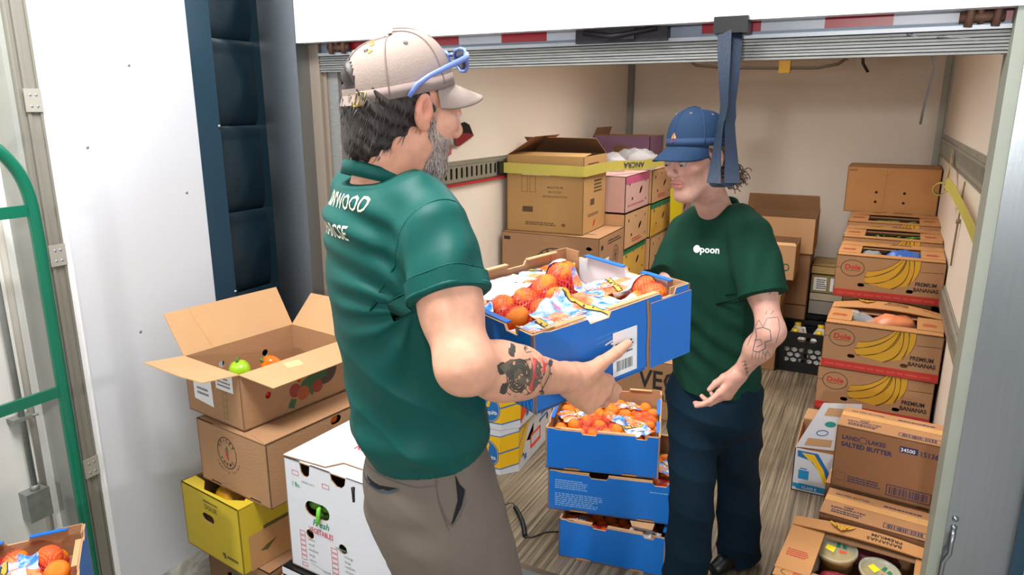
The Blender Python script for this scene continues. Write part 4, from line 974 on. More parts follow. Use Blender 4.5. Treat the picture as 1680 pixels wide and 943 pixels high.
for (x, y, z_, m, nm, s, lab) in ((-.07, -.08, .115, GPP, 'green_pepper', .042, 'lime green pepper inside the open carton'), (-.02, .02, .12, OPP, 'orange_pepper', .038, 'orange pepper in the middle of the open carton'),
                        (.126, -.130, .095, RPP, 'red_pepper', .030, 'red pepper behind the near side hole of the open carton'), (.126, .005, .112, OPP, 'orange_pepper', .030, 'orange pepper behind the middle side hole of the open carton'),
                        (.126, .155, .125, GPP, 'green_pepper', .028, 'lime pepper behind the far side hole of the open carton'), (.08, -.20, .125, RPP, 'red_pepper', .028, 'red pepper behind the front hole of the open carton'),
                        (.02, .12, .05, RPP, 'red_pepper', .042, 'red pepper at the far end inside the open carton'), (-.06, .10, .05, OPP, 'orange_pepper', .042, 'orange pepper at the far left inside the open carton'), (.02, -.14, .045, RPP, 'red_pepper', .042, 'red pepper at the near end inside the open carton')):
    blob(nm, lab, 'pepper', loc_in(oc, x, y, z_), s, (1, 1, 1.05), m, (rnd.uniform(-.8, .8), rnd.uniform(-.8, .8), 0), 4, stem=STEM if s > .035 else None)

# ---- white vegetable box on a black banded carton
VW, VD, VH = .43, .32, .385
rz = R(-4)
vb = (*cc(-1.575, 1.49, VW, VD, rz), .30)
nf = [(0, 0), (VW, 0), (VW, VH), (.265, VH), (.26, VH - .025), (.245, VH - .04), (.225, VH - .04), (.205, VH - .025), (.20, VH), (.115, VH), (.11, VH - .035), (.10, VH - .045), (.085, VH - .045), (.075, VH - .035), (.07, VH), (0, VH)]
o, F = carton('vegetable_box', 'tall white fresh vegetables box with handle slot full of green peppers, beside the grey trousers', 'box', VW, VD, VH, vb, rz, WHITEC, KRAFT,
              {'front': [slot(.135, .235, .105, .026), circ(.095, .14, .017), circ(.235, .135, .017), circ(.135, .012, .018, 8)][:3], 'right': [circ(.10, .25, .014), circ(.22, .20, .014)], 'top': [slot(.16, .26, .05, .014)]}, outer={'front': nf})
b = MB(); b.panel((V(-VW / 2, -VD / 2, VH + .0065), X_, Y_, Z_), [(.0, .0), (.17, .012), (.20, .06), (.43, .06), (.43, .32), (.24, .32), (.21, .30), (.18, .32), (.12, .32), (.10, .29), (.07, .32), (.0, .32)], (), .0045, (0, 1, 1)); b.build('lid', [WHITEC, KRAFT], o)
def fn(b, F):
    fr = F['front']; r_ = random.Random(3)
    b.text(fr, .145, .180, 'Fresh', .032, 1.0, .014, .0009, 1, 'c', 0, None, .3); b.text(fr, .145, .152, 'VEGETABLES', .026, .72, .008, .0014, 0, 'c')
    b.text(fr, .03, .295, '1 Bu.', .022, .8, .012, .0009, 1)
    for x, y in ((.035, .335), (.165, .325)): b.line(fr, rr(x, y, .028, .014), .0015, .0008, 0, True)
    for k in range(6): b.line(fr, rr(.05, .038 + k * .018, .022, .014), .0016, .0008, 0, True)
    for k in range(6): b.line(fr, rr(.185, .020 + k * .018, .026, .014), .0016, .0008, 0, True)
    for x, y in ((.05, .0155), (.155, .004)): b.line(fr, rr(x, y, .024, .011), .0016, .0008, 0, True)
    b.text(fr, .065, .112 + .035, 'cucumbers', .014, 1.0, .003, .0009, 2) if False else None
    for i, t in enumerate(('select', 'small', 'medium', 'large', 'extra')): b.text(fr, .085, .118 - i * .019, t, .014, .95, .002, .0009, 2)
    for i, t in enumerate(('x-large', 'large', 'medium', 'choice', 'red', 'suntan')): b.text(fr, .24, .108 - i * .017, t, .014, .95, .002, .0009, 2)
    b.text(fr, .205, .128 + .0, 'peppers', .016, 1, .003, .0009, 2); b.text(fr, .055, .150 - .012, 'cucumbers', .013, 1, .003, .0009, 2) if False else None
    b.text(fr, .075, .305 + .012, 'sweet corn', .012, 1, .002, .0009, 2); b.text(fr, .14, .022, 'squash', .014, 1, .003, .0009, 2); b.line(fr, [(.09, .035), (.14, .028)], .0012, .0008, 2)
    f2 = F['right']
    for k in range(9):
        x = .05 + (k % 3) * .05; y = .06 + (k // 3) * .05; b.line(f2, [(x, y), (x + .03, y + .03), (x + .06, y + .01), (x + .05, y - .03)], .004, .0008, 0)
    ft = (V(-VW / 2, -VD / 2, VH + .0068), X_, Y_, Z_); b.text(ft, .16, .20, 'PERISHABLE', .05, .8, .012, .0008, 0); b.text(ft, .16, .145, 'KEEP COOL', .05, .8, .012, .0008, 0)
P3('printing', [mat('crimson_ink', '#cf2742', .6), mat('bright_green_ink', '#128a62', .6), mat('grey_green_ink', '#7d9188', .6)], o, F, fn)
vbo = o
GRP = mat('green_pepper_skin', '#4e7a26', .3, var=.3, scale=25)
pts = [(-.11, -.125, .235), (-.055, -.125, .24), (-.085, -.12, .19), (-.13, -.12, .145), (-.12, -.11, .09), (.02, -.12, .135), (.0, -.11, .10), (-.02, -.11, .2)]
for k, p in enumerate(pts):
    blob('green_chilli', ['long green chilli at the left of the handle slot', 'long green chilli at the right of the handle slot', 'green chilli under the handle slot', 'green chilli behind the left round hole', 'green chilli deep below the left round hole', 'green chilli behind the right round hole', 'green chilli deep below the right round hole', 'green chilli between the slot and the right hole'][k] + ' of the white box', 'chilli', loc_in(vbo, *p), .024, (1.5, .9, .9), GRP, (0, .3 * (k % 3 - 1), .4 * (k % 2)), 0)
b = MB(); b.tube([(0, 0, .012), (.002, -.014, .010), (.004, -.02, -.008), (.002, -.021, -.03), (-.006, -.02, -.045)], [.006, .0075, .0075, .006, .003], 8)
tag(b.build('green_chilli', mat('lime_chilli', '#63b82e', .3), None, loc_in(vbo, -.072, -.15, .235)), 'bright green chilli hanging out of the white box handle slot', 'chilli')
o, F = carton('cardboard_carton', 'white-rimmed carton with black band under the white vegetables box', 'carton', .46, .34, .34, (*cc(-1.60, 1.47, .46, .34, rz), ZD), rz, BLACK, KRAFTD)
P3('white_rim', [WHITEC], o, F, lambda b, F: [b.rect(F[k], 0, .315, .46 if k == 'front' else .34, .025, .0012) for k in ('front', 'right', 'left')])

# ================================================================ SCALE INDICATOR
si = thing('scale_indicator', 'small black scale indicator with white and red keys and coiled cord on the floor', 'scale display', (-1.375, 2.475, 0.0), R(24))
b = MB(); b.add([(-.08, -.05, 0), (.06, -.05, 0), (.06, .05, 0), (-.08, .05, 0), (-.08, -.045, .045), (.055, -.045, .03), (.055, .045, .03), (-.08, .045, .045)], [(0, 3, 2, 1), (4, 5, 6, 7), (0, 1, 5, 4), (1, 2, 6, 5), (2, 3, 7, 6), (3, 0, 4, 7)]); b.build('housing', BLACK, si)
tq = V(.135, 0, -.015).normalized()
frs = (V(-.08, -.045, .045), tq, Y_, tq.cross(Y_))
for k, (x, y) in enumerate(((.03, .03), (.06, .03), (.03, .055), (.06, .055))):
    b = MB(); b.panel((frs[0] + frs[3] * .003, *frs[1:]), rr(x, y, .019, .015), (), .003); b.build('key', INKO if k == 1 else PAPER, si)
b = MB(); b.rect(frs, .095, .005, .012, .08); b.build('label_strip', PAPER, si)
b = MB(); P = [(.055, .02, .02), (.08, .03, .035)]
b.tube([(.05, .02, .02), (.075, .035, .03), (.095, .03, .035), (.105, .022, .02)], .0025, 6)
P = []; a0 = V(.105, .022, .018); a1 = V(.155, -.185, .012)
for i in range(30 * 10):
    t = i / 299; c = a0.lerp(a1, t) + V(math.sin(t * 3) * .01, 0, 0); a = i * 2 * math.pi / 10
    P.append(c + V(math.cos(a) * .0085, 0, math.sin(a) * .0085))
b.tube(P, .0027, 5)
b.tube([a1, a1 + V(.03, .0, -.006), a1 + V(.09, .045, -.008), a1 + V(.17, .055, -.008), a1 + V(.26, .1, -.008)], .0028, 6); b.build('coiled_cord', BLACK, si)

# ================================================================ GREEN HAND TRUCK
ht = thing('hand_truck', 'green tubular hand truck leaning by the wall at the left edge', 'hand truck', (-2.22, 1.0, -.045))
def curvepts(pts, n=6):
    P = [Vector(p) for p in pts]; out = []
    for i in range(len(P) - 1):
        p0, p1, p2, p3 = P[max(i - 1, 0)], P[i], P[i + 1], P[min(i + 2, len(P) - 1)]
        for k in range(n):
            t = k / n; out.append(.5 * ((2 * p1) + (-p0 + p2) * t + (2 * p0 - 5 * p1 + 4 * p2 - p3) * t * t + (-p0 + 3 * p1 - 3 * p2 + p3) * t ** 3))
    out.append(P[-1]); return out
def hz(pts): return [(x, y - 1.0, z + .045) for x, y, z in pts]
TR = .0185
b = MB(); b.tube(curvepts(hz([(.0, .60, .0), (.0, .60, 1.2), (.0, .68, 1.5), (0, .85, 1.63), (0, 1.0, 1.675), (0, 1.12, 1.655), (0, 1.178, 1.60), (0, 1.212, 1.52), (0, 1.222, 1.40), (0, 1.222, 1.2), (0, 1.222, .8), (0, 1.222, .3), (0, 1.222, -.02)])), TR, 14); b.build('handle_frame', GREENT, ht)
for z in (1.455, .885, .22):
    b = MB(); b.box((-.006, -.39, z + .045 - .017), (.006, .212, z + .045 + .017)); b.build('cross_bar', GREENT, ht)
b = MB(); b.box((.0, -.40, .02), (.28, .235, .028)); b.build('toe_plate', GREENT, ht)
for y in (-.34, .17):
    b = MB(); b.lathe([(0, -.02), (.09, -.02), (.10, -.012), (.10, .012), (.09, .02), (0, .02)], n=24); w_ = b.build('wheel', BLACK, ht); w_.location = (-.12, y, .10); w_.rotation_euler = (R(90), 0, 0)
b = MB(); b.tube([(-.12, -.36, .1), (-.12, .19, .1)], .01, 8); b.box((-.12, -.3, .085), (.0, -.28, .115)); b.box((-.12, .10, .085), (.0, .12, .115)); b.build('axle', BLACK, ht)

# ================================================================ BLUE CRATES OF MANDARINS
MAND = mat('mandarin_peel', '#f5800f', .42, var=.12, scale=7, bump=.35, bscale=170)
def mandarin_mesh(seed):
    b = MB(); n, k_ = 16, 11; rr_ = random.Random(seed); ox = rr_.uniform(0, 30); vs = []; fs = []
    for j in range(k_ + 1):
        th = math.pi * j / k_
        for i in range(n):
            ph = 2 * math.pi * i / n; d = Vector((math.sin(th) * math.cos(ph), math.sin(th) * math.sin(ph), math.cos(th)))
            q = 1 + .05 * pnoise(d * 1.4 + Vector((ox, 0, 0))) - .10 * math.exp(-(th / .3) ** 2) - .06 * math.exp(-((math.pi - th) / .25) ** 2)
            vs.append((d.x * q, d.y * q, d.z * q * .88))
    for j in range(k_):
        for i in range(n): a = j * n + i; e = j * n + (i + 1) % n; fs.append((a, a + n, e + n, e))
    b.add(vs, fs, 0, True); me = b.build('mandarin', MAND)
    m = me.data; bpy.data.objects.remove(me); return m
MM = [mandarin_mesh(s) for s in range(3)]

def net_mat():
    m = bpy.data.materials.new('red_net'); m.use_nodes = True; N = m.node_tree.nodes; L = m.node_tree.links; b = N['Principled BSDF']
    b.inputs['Base Color'].default_value = srgb('#d92b3f'); b.inputs['Roughness'].default_value = .4
    tc = N.new('ShaderNodeTexCoord'); mp = N.new('ShaderNodeMapping'); mp.inputs['Rotation'].default_value = (0, 0, R(38)); mp.inputs['Scale'].default_value = (135, 165, 1)
    L.new(tc.outputs['Object'], mp.inputs[0]); sp = N.new('ShaderNodeSeparateXYZ'); L.new(mp.outputs[0], sp.inputs[0]); out = []
    for ax in 'XY':
        fr = N.new('ShaderNodeMath'); fr.operation = 'FRACT'; L.new(sp.outputs[ax], fr.inputs[0])
        lt = N.new('ShaderNodeMath'); lt.operation = 'LESS_THAN'; lt.inputs[1].default_value = .27; L.new(fr.outputs[0], lt.inputs[0]); out.append(lt)
    mx = N.new('ShaderNodeMath'); mx.operation = 'MAXIMUM'; L.new(out[0].outputs[0], mx.inputs[0]); L.new(out[1].outputs[0], mx.inputs[1])
    sc = N.new('ShaderNodeMath'); sc.operation = 'MULTIPLY'; sc.inputs[1].default_value = .68; L.new(mx.outputs[0], sc.inputs[0]); L.new(sc.outputs[0], b.inputs['Alpha'])
    return m
NET = net_mat()
def film_mat(name='printed_bag_film', seed=0):
    m = bpy.data.materials.new(name); m.use_nodes = True; N = m.node_tree.nodes; L = m.node_tree.links; b = N['Principled BSDF']
    b.inputs['Roughness'].default_value = .22; b.inputs['Specular IOR Level'].default_value = .5
    tc = N.new('ShaderNodeTexCoord')
    n1 = N.new('ShaderNodeTexNoise'); n1.noise_dimensions = '4D'; n1.inputs['W'].default_value = seed; n1.inputs['Scale'].default_value = 34; n1.inputs['Detail'].default_value = 3
    L.new(tc.outputs['Object'], n1.inputs['Vector'])
    r1 = N.new('ShaderNodeValToRGB'); e = r1.color_ramp.elements; e[0].position = .40; e[0].color = srgb('#2f7fd0'); e[1].position = .58; e[1].color = srgb('#cfe2f4'); L.new(n1.outputs[0], r1.inputs[0])
    n2 = N.new('ShaderNodeTexNoise'); n2.noise_dimensions = '4D'; n2.inputs['W'].default_value = seed + 3.3; n2.inputs['Scale'].default_value = 14; n2.inputs['Detail'].default_value = 1
    L.new(tc.outputs['Object'], n2.inputs['Vector'])
    r2 = N.new('ShaderNodeValToRGB'); e = r2.color_ramp.elements; e[0].position = .49; e[0].color = (0, 0, 0, 1); e[1].position = .52; e[1].color = (1, 1, 1, 1); L.new(n2.outputs[0], r2.inputs[0])
    r3 = N.new('ShaderNodeValToRGB'); e = r3.color_ramp.elements; e[0].position = .35; e[0].color = srgb('#e2571f'); e[1].position = .65; e[1].color = srgb('#f5a56a'); L.new(n1.outputs[0], r3.inputs[0])
    mx = N.new('ShaderNodeMix'); mx.data_type = 'RGBA'; L.new(r2.outputs[0], mx.inputs[0]); L.new(r1.outputs[0], mx.inputs[6]); L.new(r3.outputs[0], mx.inputs[7]); L.new(mx.outputs[2], b.inputs['Base Color'])
    n4 = N.new('ShaderNodeTexNoise'); n4.inputs['Scale'].default_value = 40; n4.inputs['Distortion'].default_value = 1.5; L.new(tc.outputs['Object'], n4.inputs['Vector'])
    bp = N.new('ShaderNodeBump'); bp.inputs['Strength'].default_value = .55; bp.inputs['Distance'].default_value = .006; L.new(n4.outputs[0], bp.inputs['Height']); L.new(bp.outputs[0], b.inputs['Normal'])
    return m
FILMS = [film_mat('printed_bag_film', 0), film_mat('printed_bag_film_b', 7)]
WFILM = mat('milky_film', '#eceaf0', .15, var=.04, bump=.5, bscale=25, alpha=.75)
BAND = mat('yellow_black_band', '#c9a12e', .4)
INKRB = mat('bold_red_ink', '#cf2a2f', .5)

class Heap:
    """mandarins in a crate and the sheets draped over them (crate coordinates, origin at the floor centre)"""
    def __init__(s, w, d, spots):
        s.w, s.d = w, d; s.n = 110; s.res = .005
        nx, ny = int(w / s.res) + 1, int(d / s.res) + 1
        gx_, gy_ = np.meshgrid(np.linspace(-w / 2, w / 2, nx), np.linspace(-d / 2, d / 2, ny), indexing='ij')
        H = np.full(gx_.shape, .10)
        for x, y, z, r in spots:
            q = r * r - (gx_ - x) ** 2 - (gy_ - y) ** 2; H = np.maximum(H, np.where(q > 0, z + np.sqrt(np.maximum(q, 0)) * .9, 0))
        s.H = H; B = H.copy()
        for _ in range(16):
            p = np.pad(B, 1, 'edge'); B = (p[:-2, 1:-1] + p[2:, 1:-1] + p[1:-1, :-2] + p[1:-1, 2:] + B * 2) / 6; B = np.maximum(B, H)
        s.B = B; C = B.copy()
        for _ in range(14):
            p = np.pad(C, 1, 'edge'); C = (p[:-2, 1:-1] + p[2:, 1:-1] + p[1:-1, :-2] + p[1:-1, 2:]) / 4
        s.C = np.maximum(np.maximum(C, B), .140)
    def at(s, A, x, y):
        i = min(max((x + s.w / 2) / s.w * (A.shape[0] - 1), 0), A.shape[0] - 1.001); j = min(max((y + s.d / 2) / s.d * (A.shape[1] - 1), 0), A.shape[1] - 1.001)
        a, b_ = int(i), int(j); f, g = i - a, j - b_
        return (A[a, b_] * (1 - f) + A[a + 1, b_] * f) * (1 - g) + (A[a, b_ + 1] * (1 - f) + A[a + 1, b_ + 1] * f) * g
BLT = {'n': 0}
def crate(label, dims, M, spots_fn, sheets, nets, groupname, contents, n_low=None, slots='held'):
    w, d, h = dims
    o = thing('mandarin_crate', label, 'crate', (0, 0, 0)); o.matrix_world = M
    F = faces(w, d, h); t = .006
    def prof(l, a=.0):
        return [(0, 0), (l * .17, 0), (l * .185, .010), (l * .30, .010), (l * .315, 0), (l * .68, 0), (l * .695, .010), (l * .80, .010), (l * .815, 0), (l, 0),
                (l, h), (l * .90, h), (l * .885, h - .014), (l * .80, h - .014), (l * .785, h - .002), (l * .46, h - .004), (l * .445, h - .016), (l * .33, h - .016), (l * .315, h - .005), (l * .10, h - .004), (l * .06, h), (0, h)]
    for k in ('front', 'back', 'left', 'right'):
        l = w if k in ('front', 'back') else d
        b = MB(); b.panel(F[k], prof(l), (), t, (0, 1, 2)); b.build('side_panel', [BLUEC, WHITEC if k in ('right', 'front') else KRAFT, KRAFTL], o)
        # folded rim strip on the inside of the long edges
        fr = F[k]; b = MB()
        for (a, e) in ((.10, .315), (.46, .785)):
            b.panel((fr[0] - fr[3] * .004 + fr[2] * (h + .0005), fr[1], -fr[3], fr[2]), rr(l * a, 0, l * (e - a), .014), (), .003, (0, 0, 0))
        b.build('rim_fold', [BLUEC if k in ('right', 'left') else KRAFTL], o)
    b = MB(); b.panel((V(-w / 2, -d / 2, .006), X_, Y_, Z_), rr(0, 0, w, d), (), .006); b.build('base_panel', [KRAFT], o)
    # corner posts
    for sx in (-1, 1):
        for sy in (-1, 1):
            b = MB(); x, y = sx * (w / 2 - .008), sy * (d / 2 - .008)
            b.panel((V(x, y, 0) , X_ * -sx, Z_, Y_ * -sy), rr(0, 0.01, .05, h - .008), (), .004); b.panel((V(x, y, 0), Y_ * -sy, Z_, X_ * -sx), rr(0, 0.01, .05, h - .008), (), .004)
            b.build('corner_post', [KRAFT], o)
    b = MB(); b.box((-w / 2 + .01, -d / 2 + .01, .03), (w / 2 - .01, d / 2 - .01, .034 + .05)); b.build('inner_tray', [KRAFTD], o)
    spots = spots_fn(w, d, h); hp = Heap(w - .02, d - .02, spots)
    rr_ = random.Random(len(label))
    for i, (x, y, z, r) in enumerate(spots):
        m = bpy.data.objects.new('mandarin', MM[i % 3]); COL.objects.link(m)
        m.matrix_world = M @ Matrix.Translation((x, y, z)) @ Matrix.Rotation(rr_.uniform(-.9, .9), 4, 'X') @ Matrix.Rotation(rr_.uniform(-.9, .9), 4, 'Y') @ Matrix.Rotation(rr_.uniform(0, 6), 4, 'Z') @ Matrix.Diagonal((r, r, r, 1))
        tag(m, contents, 'mandarin', groupname)
    for k, (lab, x, y, ang, L_, W_, kind, code) in enumerate(sheets):
        sh = thing('produce_bag', lab, 'bag', (0, 0, 0)); sh.matrix_world = M
        ca, sa = math.cos(ang), math.sin(ang); ns, nt = 30, 18
        def S(p, q, off=0.0):
            X, Y = x + p * ca - q * sa, y + p * sa + q * ca
            X = min(max(X, -w / 2 + .012), w / 2 - .012); Y = min(max(Y, -d / 2 + .012), d / 2 - .012)
            z = max(hp.at(hp.C, X, Y) * .65 + hp.at(hp.B, X, Y) * .35, .132); z = max(z, hp.at(hp.H, X, Y))
            z += .0035 + .0045 * pnoise(V(X * 30 + k, Y * 30, k)) + .003 * abs(pnoise(V(X * 70, Y * 55, k + 5))) + off
            return V(X, Y, z)
        b = MB(); vs = []; fs = []
        for j in range(nt + 1):
            for i in range(ns + 1):
                p, q = (i / ns - .5) * L_, (j / nt - .5) * W_
                e = 1 - .10 * pnoise(V(i * .22, j * .3, k * 3.1)); vs.append(S(p * e, q * (1 - .10 * pnoise(V(i * .15, k * 2.3, 4)))))
        for j in range(nt):
            for i in range(ns): a = j * (ns + 1) + i; fs.append((a, a + 1, a + ns + 2, a + ns + 1))
        b.add(vs, fs, 0, True); b.build('printed_film', [WFILM if kind == 'w' else FILMS[k % 2]], sh)
        if kind == 'p':
            b = MB(); fn = lambda p, q: S(p, q, .0022)
            for (u0, u1, mi) in ((L_ * .02, L_ * .035, 1), (L_ * .035, L_ * .10, 0), (L_ * .10, L_ * .115, 1)):
                vs = []; fs = []
                for j in range(nt + 1): q = (j / nt - .5) * W_ * .92; sk = .02 * q / W_; vs += [S(u0 + sk, q, .0018 + (0 if mi else .0004)), S(u1 + sk, q, .0018 + (0 if mi else .0004))]
                for j in range(nt): fs.append((2 * j, 2 * j + 1, 2 * j + 3, 2 * j + 2))
                b.add(vs, fs, mi, True)
            for j in range(6): q = (j / 6 - .42) * W_ * .9; vs = [S(L_ * .045, q, .0028), S(L_ * .09, q + .003, .0028), S(L_ * .085, q + .007, .0028), S(L_ * .05, q + .005, .0028)]; b.add(vs, [(0, 1, 2, 3)], 1)
            b.text(None, -L_ * .42, -.012, 'BERKIRS', .025, .78, .03, 0, 2, fn=lambda p, q: S(p, q, .0026), rot=.0)
            b.text(None, -L_ * .42, -.012, 'BERKIRS', .025, .78, .0, 0, 3, fn=lambda p, q: S(p, q, .0036))
            for a_ in range(5): t0 = a_ * 1.2566; b.add([S(-L_ * .44, .022, .003), S(-L_ * .44 + .013 * math.cos(t0), .022 + .013 * math.sin(t0), .003), S(-L_ * .44 + .006 * math.cos(t0 + .5), .022 + .006 * math.sin(t0 + .5), .003)], [(0, 1, 2)], 2)
            b.build('bag_printing', [BAND, INK, INKRB, INKW], sh)
        if code:
            b = MB(); vs = [S(L_ * .18, -.02, .004), S(L_ * .18 + .032, -.02, .004), S(L_ * .18 + .032, .025, .004), S(L_ * .18, .025, .004)]; b.add(vs, [(0, 1, 2, 3)], 0)
            for j in range(9): q = -.012 + j * .0032; b.add([S(L_ * .18 + .008, q, .0052), S(L_ * .18 + .026, q, .0052), S(L_ * .18 + .026, q + .0014, .0052), S(L_ * .18 + .008, q + .0014, .0052)], [(0, 1, 2, 3)], 1)
            b.build('barcode_label', [PAPER, INK], sh)
    for k, (lab, x, y, ra, rb) in enumerate(nets):
        b = MB(); vs = []; fs = []; nr, na = 16, 40
        def Q(r, a):
            e = 1 + .13 * pnoise(V(math.cos(a) * 1.3 + k * 5, math.sin(a) * 1.3, len(lab))); X, Y = x + ra * r * e * math.cos(a), y + rb * r * e * math.sin(a)
            X = min(max(X, -w / 2 + .012), w / 2 - .012); Y = min(max(Y, -d / 2 + .012), d / 2 - .012)
            return V(X, Y, hp.at(hp.B, X, Y) * .8 + .2 * hp.at(hp.C, X, Y) + .0015 + (.0 if r < .85 else -.01 * (r - .85) / .15))
        vs.append(Q(0, 0))
        for i in range(1, nr + 1):
            for j in range(na): vs.append(Q(i / nr, 2 * math.pi * j / na))
        for j in range(na): fs.append((0, 1 + j, 1 + (j + 1) % na))
        for i in range(nr - 1):
            for j in range(na): a = 1 + i * na + j; c_ = 1 + i * na + (j + 1) % na; fs.append((a, a + na, c_ + na, c_))
        b.add(vs, fs, 0, True); nt_o = b.build('net_bag', NET); nt_o.matrix_world = M; tag(nt_o, lab, 'net bag')
    return o, F

def hexspots(z0=.105, dome=.035, r=.0275, seed=1, skip=None, cx=0, cy=0, top=()):
    def f(w, d, h):
        rr_ = random.Random(seed); out = []; st = r * 2.02; ny = int((d - .06) / (st * .87)); nx = int((w - .06) / st)
        for j in range(ny + 1):
            for i in range(nx + 1):
                x = -w / 2 + .04 + i * st + (st / 2 if j % 2 else 0); y = -d / 2 + .04 + j * st * .87
                if x > w / 2 - .036 or y > d / 2 - .036: continue
                if skip and skip(x, y): continue
                q = 1 - ((x - cx) / (w * .5)) ** 2 - ((y - cy) / (d * .5)) ** 2
                out.append((x + rr_.uniform(-.002, .002), y + rr_.uniform(-.002, .002), z0 + dome * max(0, q) + rr_.uniform(-.004, .005), r * rr_.uniform(.93, 1.05)))
        for x, y, z, rr2 in top: out.append((x, y, z, rr2))
        return out
    return f

def M4(loc, rz=0, rx=0, ry=0):
    return Matrix.Translation(loc) @ Matrix.Rotation(rz, 4, 'Z') @ Matrix.Rotation(ry, 4, 'Y') @ Matrix.Rotation(rx, 4, 'X')
MH = M4((-.633, 1.448, 1.198), R(63.28), R(1.893), R(-4.925))
held, FH = crate('blue crate of netted mandarins carried between the two men', (.44, .42, .165), MH,
     hexspots(.080, .025, .0285, 3, top=((-.06, .02, .138, .030), (.01, .04, .145, .033), (.075, .055, .158, .037), (-.01, -.03, .138, .030), (-.12, .03, .132, .030), (.165, -.155, .138, .031), (.185, -.105, .138, .030), (.125, -.15, .128, .028), (-.065, -.045, .132, .028), (-.13, -.04, .128, .029))),
     [('printed film bag at the near corner of the held crate', -.14, -.150, .06, .18, .11, 'p', False),
      ('printed film bag in the middle of the near long side of the held crate', -.005, -.120, .25, .20, .16, 'p', False),
      ('printed film bag against the far end wall of the held crate', .10, .150, .75, .18, .13, 'p', False),
      ('printed film bag in the left corner of the held crate by the rolled sleeve', -.175, .10, 1.2, .15, .10, 'p', False),
      ('printed film bag near the right end of the held crate', .14, -.04, -.25, .16, .10, 'p', False),
      ('milky film bag under pink net at the back of the held crate', -.04, .14, .35, .18, .12, 'w', False)],
     [('red net over the middle cluster of mandarins in the held crate', -.05, .01, .14, .10), ('red net over the large fruit near the white wall of the held crate', .09, .085, .085, .075), ('red net over the mandarins at the far right corner of the held crate', .17, -.14, .07, .065), ('pink net lying on the milky film in the held crate', -.02, .15, .11, .06)],
     'mandarins in the held crate', 'mandarin in the blue crate carried between the two men')
fr = FH['front']
b = MB(); b.rect(fr, .205, .012, .070, .100, .0012, 0); barcode(b, (fr[0] + fr[3] * .0008, fr[1], fr[2], fr[3]), .212, .018, .055, .032, random.Random(5), 1, False); scribble(b, (fr[0] + fr[3] * .0008, fr[1], fr[2], fr[3]), .212, .058, .055, .03, 4, random.Random(6), 1)
b.build('barcode_label', [PAPER, INK], held)
b = MB(); b.line(fr, [(.185, .092), (.205, .097), (.225, .096)], .003, .0008, 1); b.rect(fr, .200, .088, .022, .004, .0008, 1); b.line(fr, [(.16, .10), (.23, .107)], .0012, .0007, 0); b.line(fr, [(.16, .112), (.22, .116)], .001, .0007, 0)
b.build('crate_printing', [mat('pale_blue_scuff', '#4fa3e0', .5), INKW], held)
b = MB(); b.poly(fr, [(.306, 0), (.313, 0), (.311, .05), (.314, .10), (.310, .158), (.303, .158), (.307, .10), (.304, .05)], .0012, 0); b.build('torn_seam', [mat('torn_kraft', '#9a7550', .85)], held)
b = MB()
for k in range(16): b.line(FH['left'], [(.44 - .012 - k * .014, .0), (.44 - .016 - k * .014 + rnd.uniform(-.004, .004), .012 + rnd.uniform(0, .022))], .002, .0008, 0)
b.build('scuff_marks', [mat('pale_blue_scuff', '#4fa3e0', .5)], held)
# overlapping end panel: proud tab on the front side near the right end
b = MB(); b.panel((fr[0] + fr[3] * .0035, *fr[1:]), rr(.314, .0, .128, .150), (), .003, (0, 1, 1)); b.build('overlap_panel', [BLUEC, KRAFT], held)

# stack on the truck floor
rz1, rz2, rz3 = R(8), R(13), R(15)
c1 = cc(-.985, 2.325, .42, .46, rz1); c2 = cc(-1.045, 2.345, .52, .44, rz2); c3 = cc(-1.056, 2.342, .44, .48, rz3)
crate('blue mandarin crate at the bottom of the stack on the truck floor', (.42, .46, .165), M4((c1[0], c1[1], .001), rz1),
      hexspots(.085, .0, .0265, 5, lambda x, y: y > -.02), [('small film bag end at the left front of the bottom crate', -.15, -.17, .2, .09, .07, 'p', False), ('film bag with barcode at the right front of the bottom crate', .12, -.18, -.1, .12, .07, 'w', True)], [('red net at the front of the bottom crate', -.05, -.17, .08, .05)],
      'mandarins in the bottom crate', 'mandarin showing at the front of the bottom blue crate')
b2, F2 = crate('wide blue mandarin crate with white print, middle of the stack', (.52, .44, .17), M4((c2[0], c2[1], .186), rz2),
      hexspots(.085, .005, .0265, 6, lambda x, y: x < .14), [('clear printed bag on the right of the middle crate', .20, -.02, .9, .11, .10, 'p', False)], [('red net on the mandarins of the middle crate', .20, -.12, .05, .07)],
      'mandarins in the middle crate', 'mandarin at the exposed right end of the middle blue crate')
b = MB(); fr = F2['front']
for (x, y, w_, n_) in ((.03, .095, .13, 5), (.03, .020, .19, 7)):
    scribble(b, fr, x, y, w_, n_ * .0085, n_, random.Random(n_), 0)
scribble(b, fr, .40, .125, .08, .008, 1, random.Random(2), 0); b.build('crate_printing', [mat('pale_blue_print', '#7fb2e6', .5)], b2)
b = MB(); b.panel((fr[0] + V(.33, -.002, -.003), X_, (Y_ * -.8 - Z_ * .3).normalized(), (Z_ * .9 - Y_ * .3).normalized()), [(0, 0), (.095, .0), (.088, .03), (.01, .025)], (), .004); b.build('bent_tab', [KRAFTL], b2)
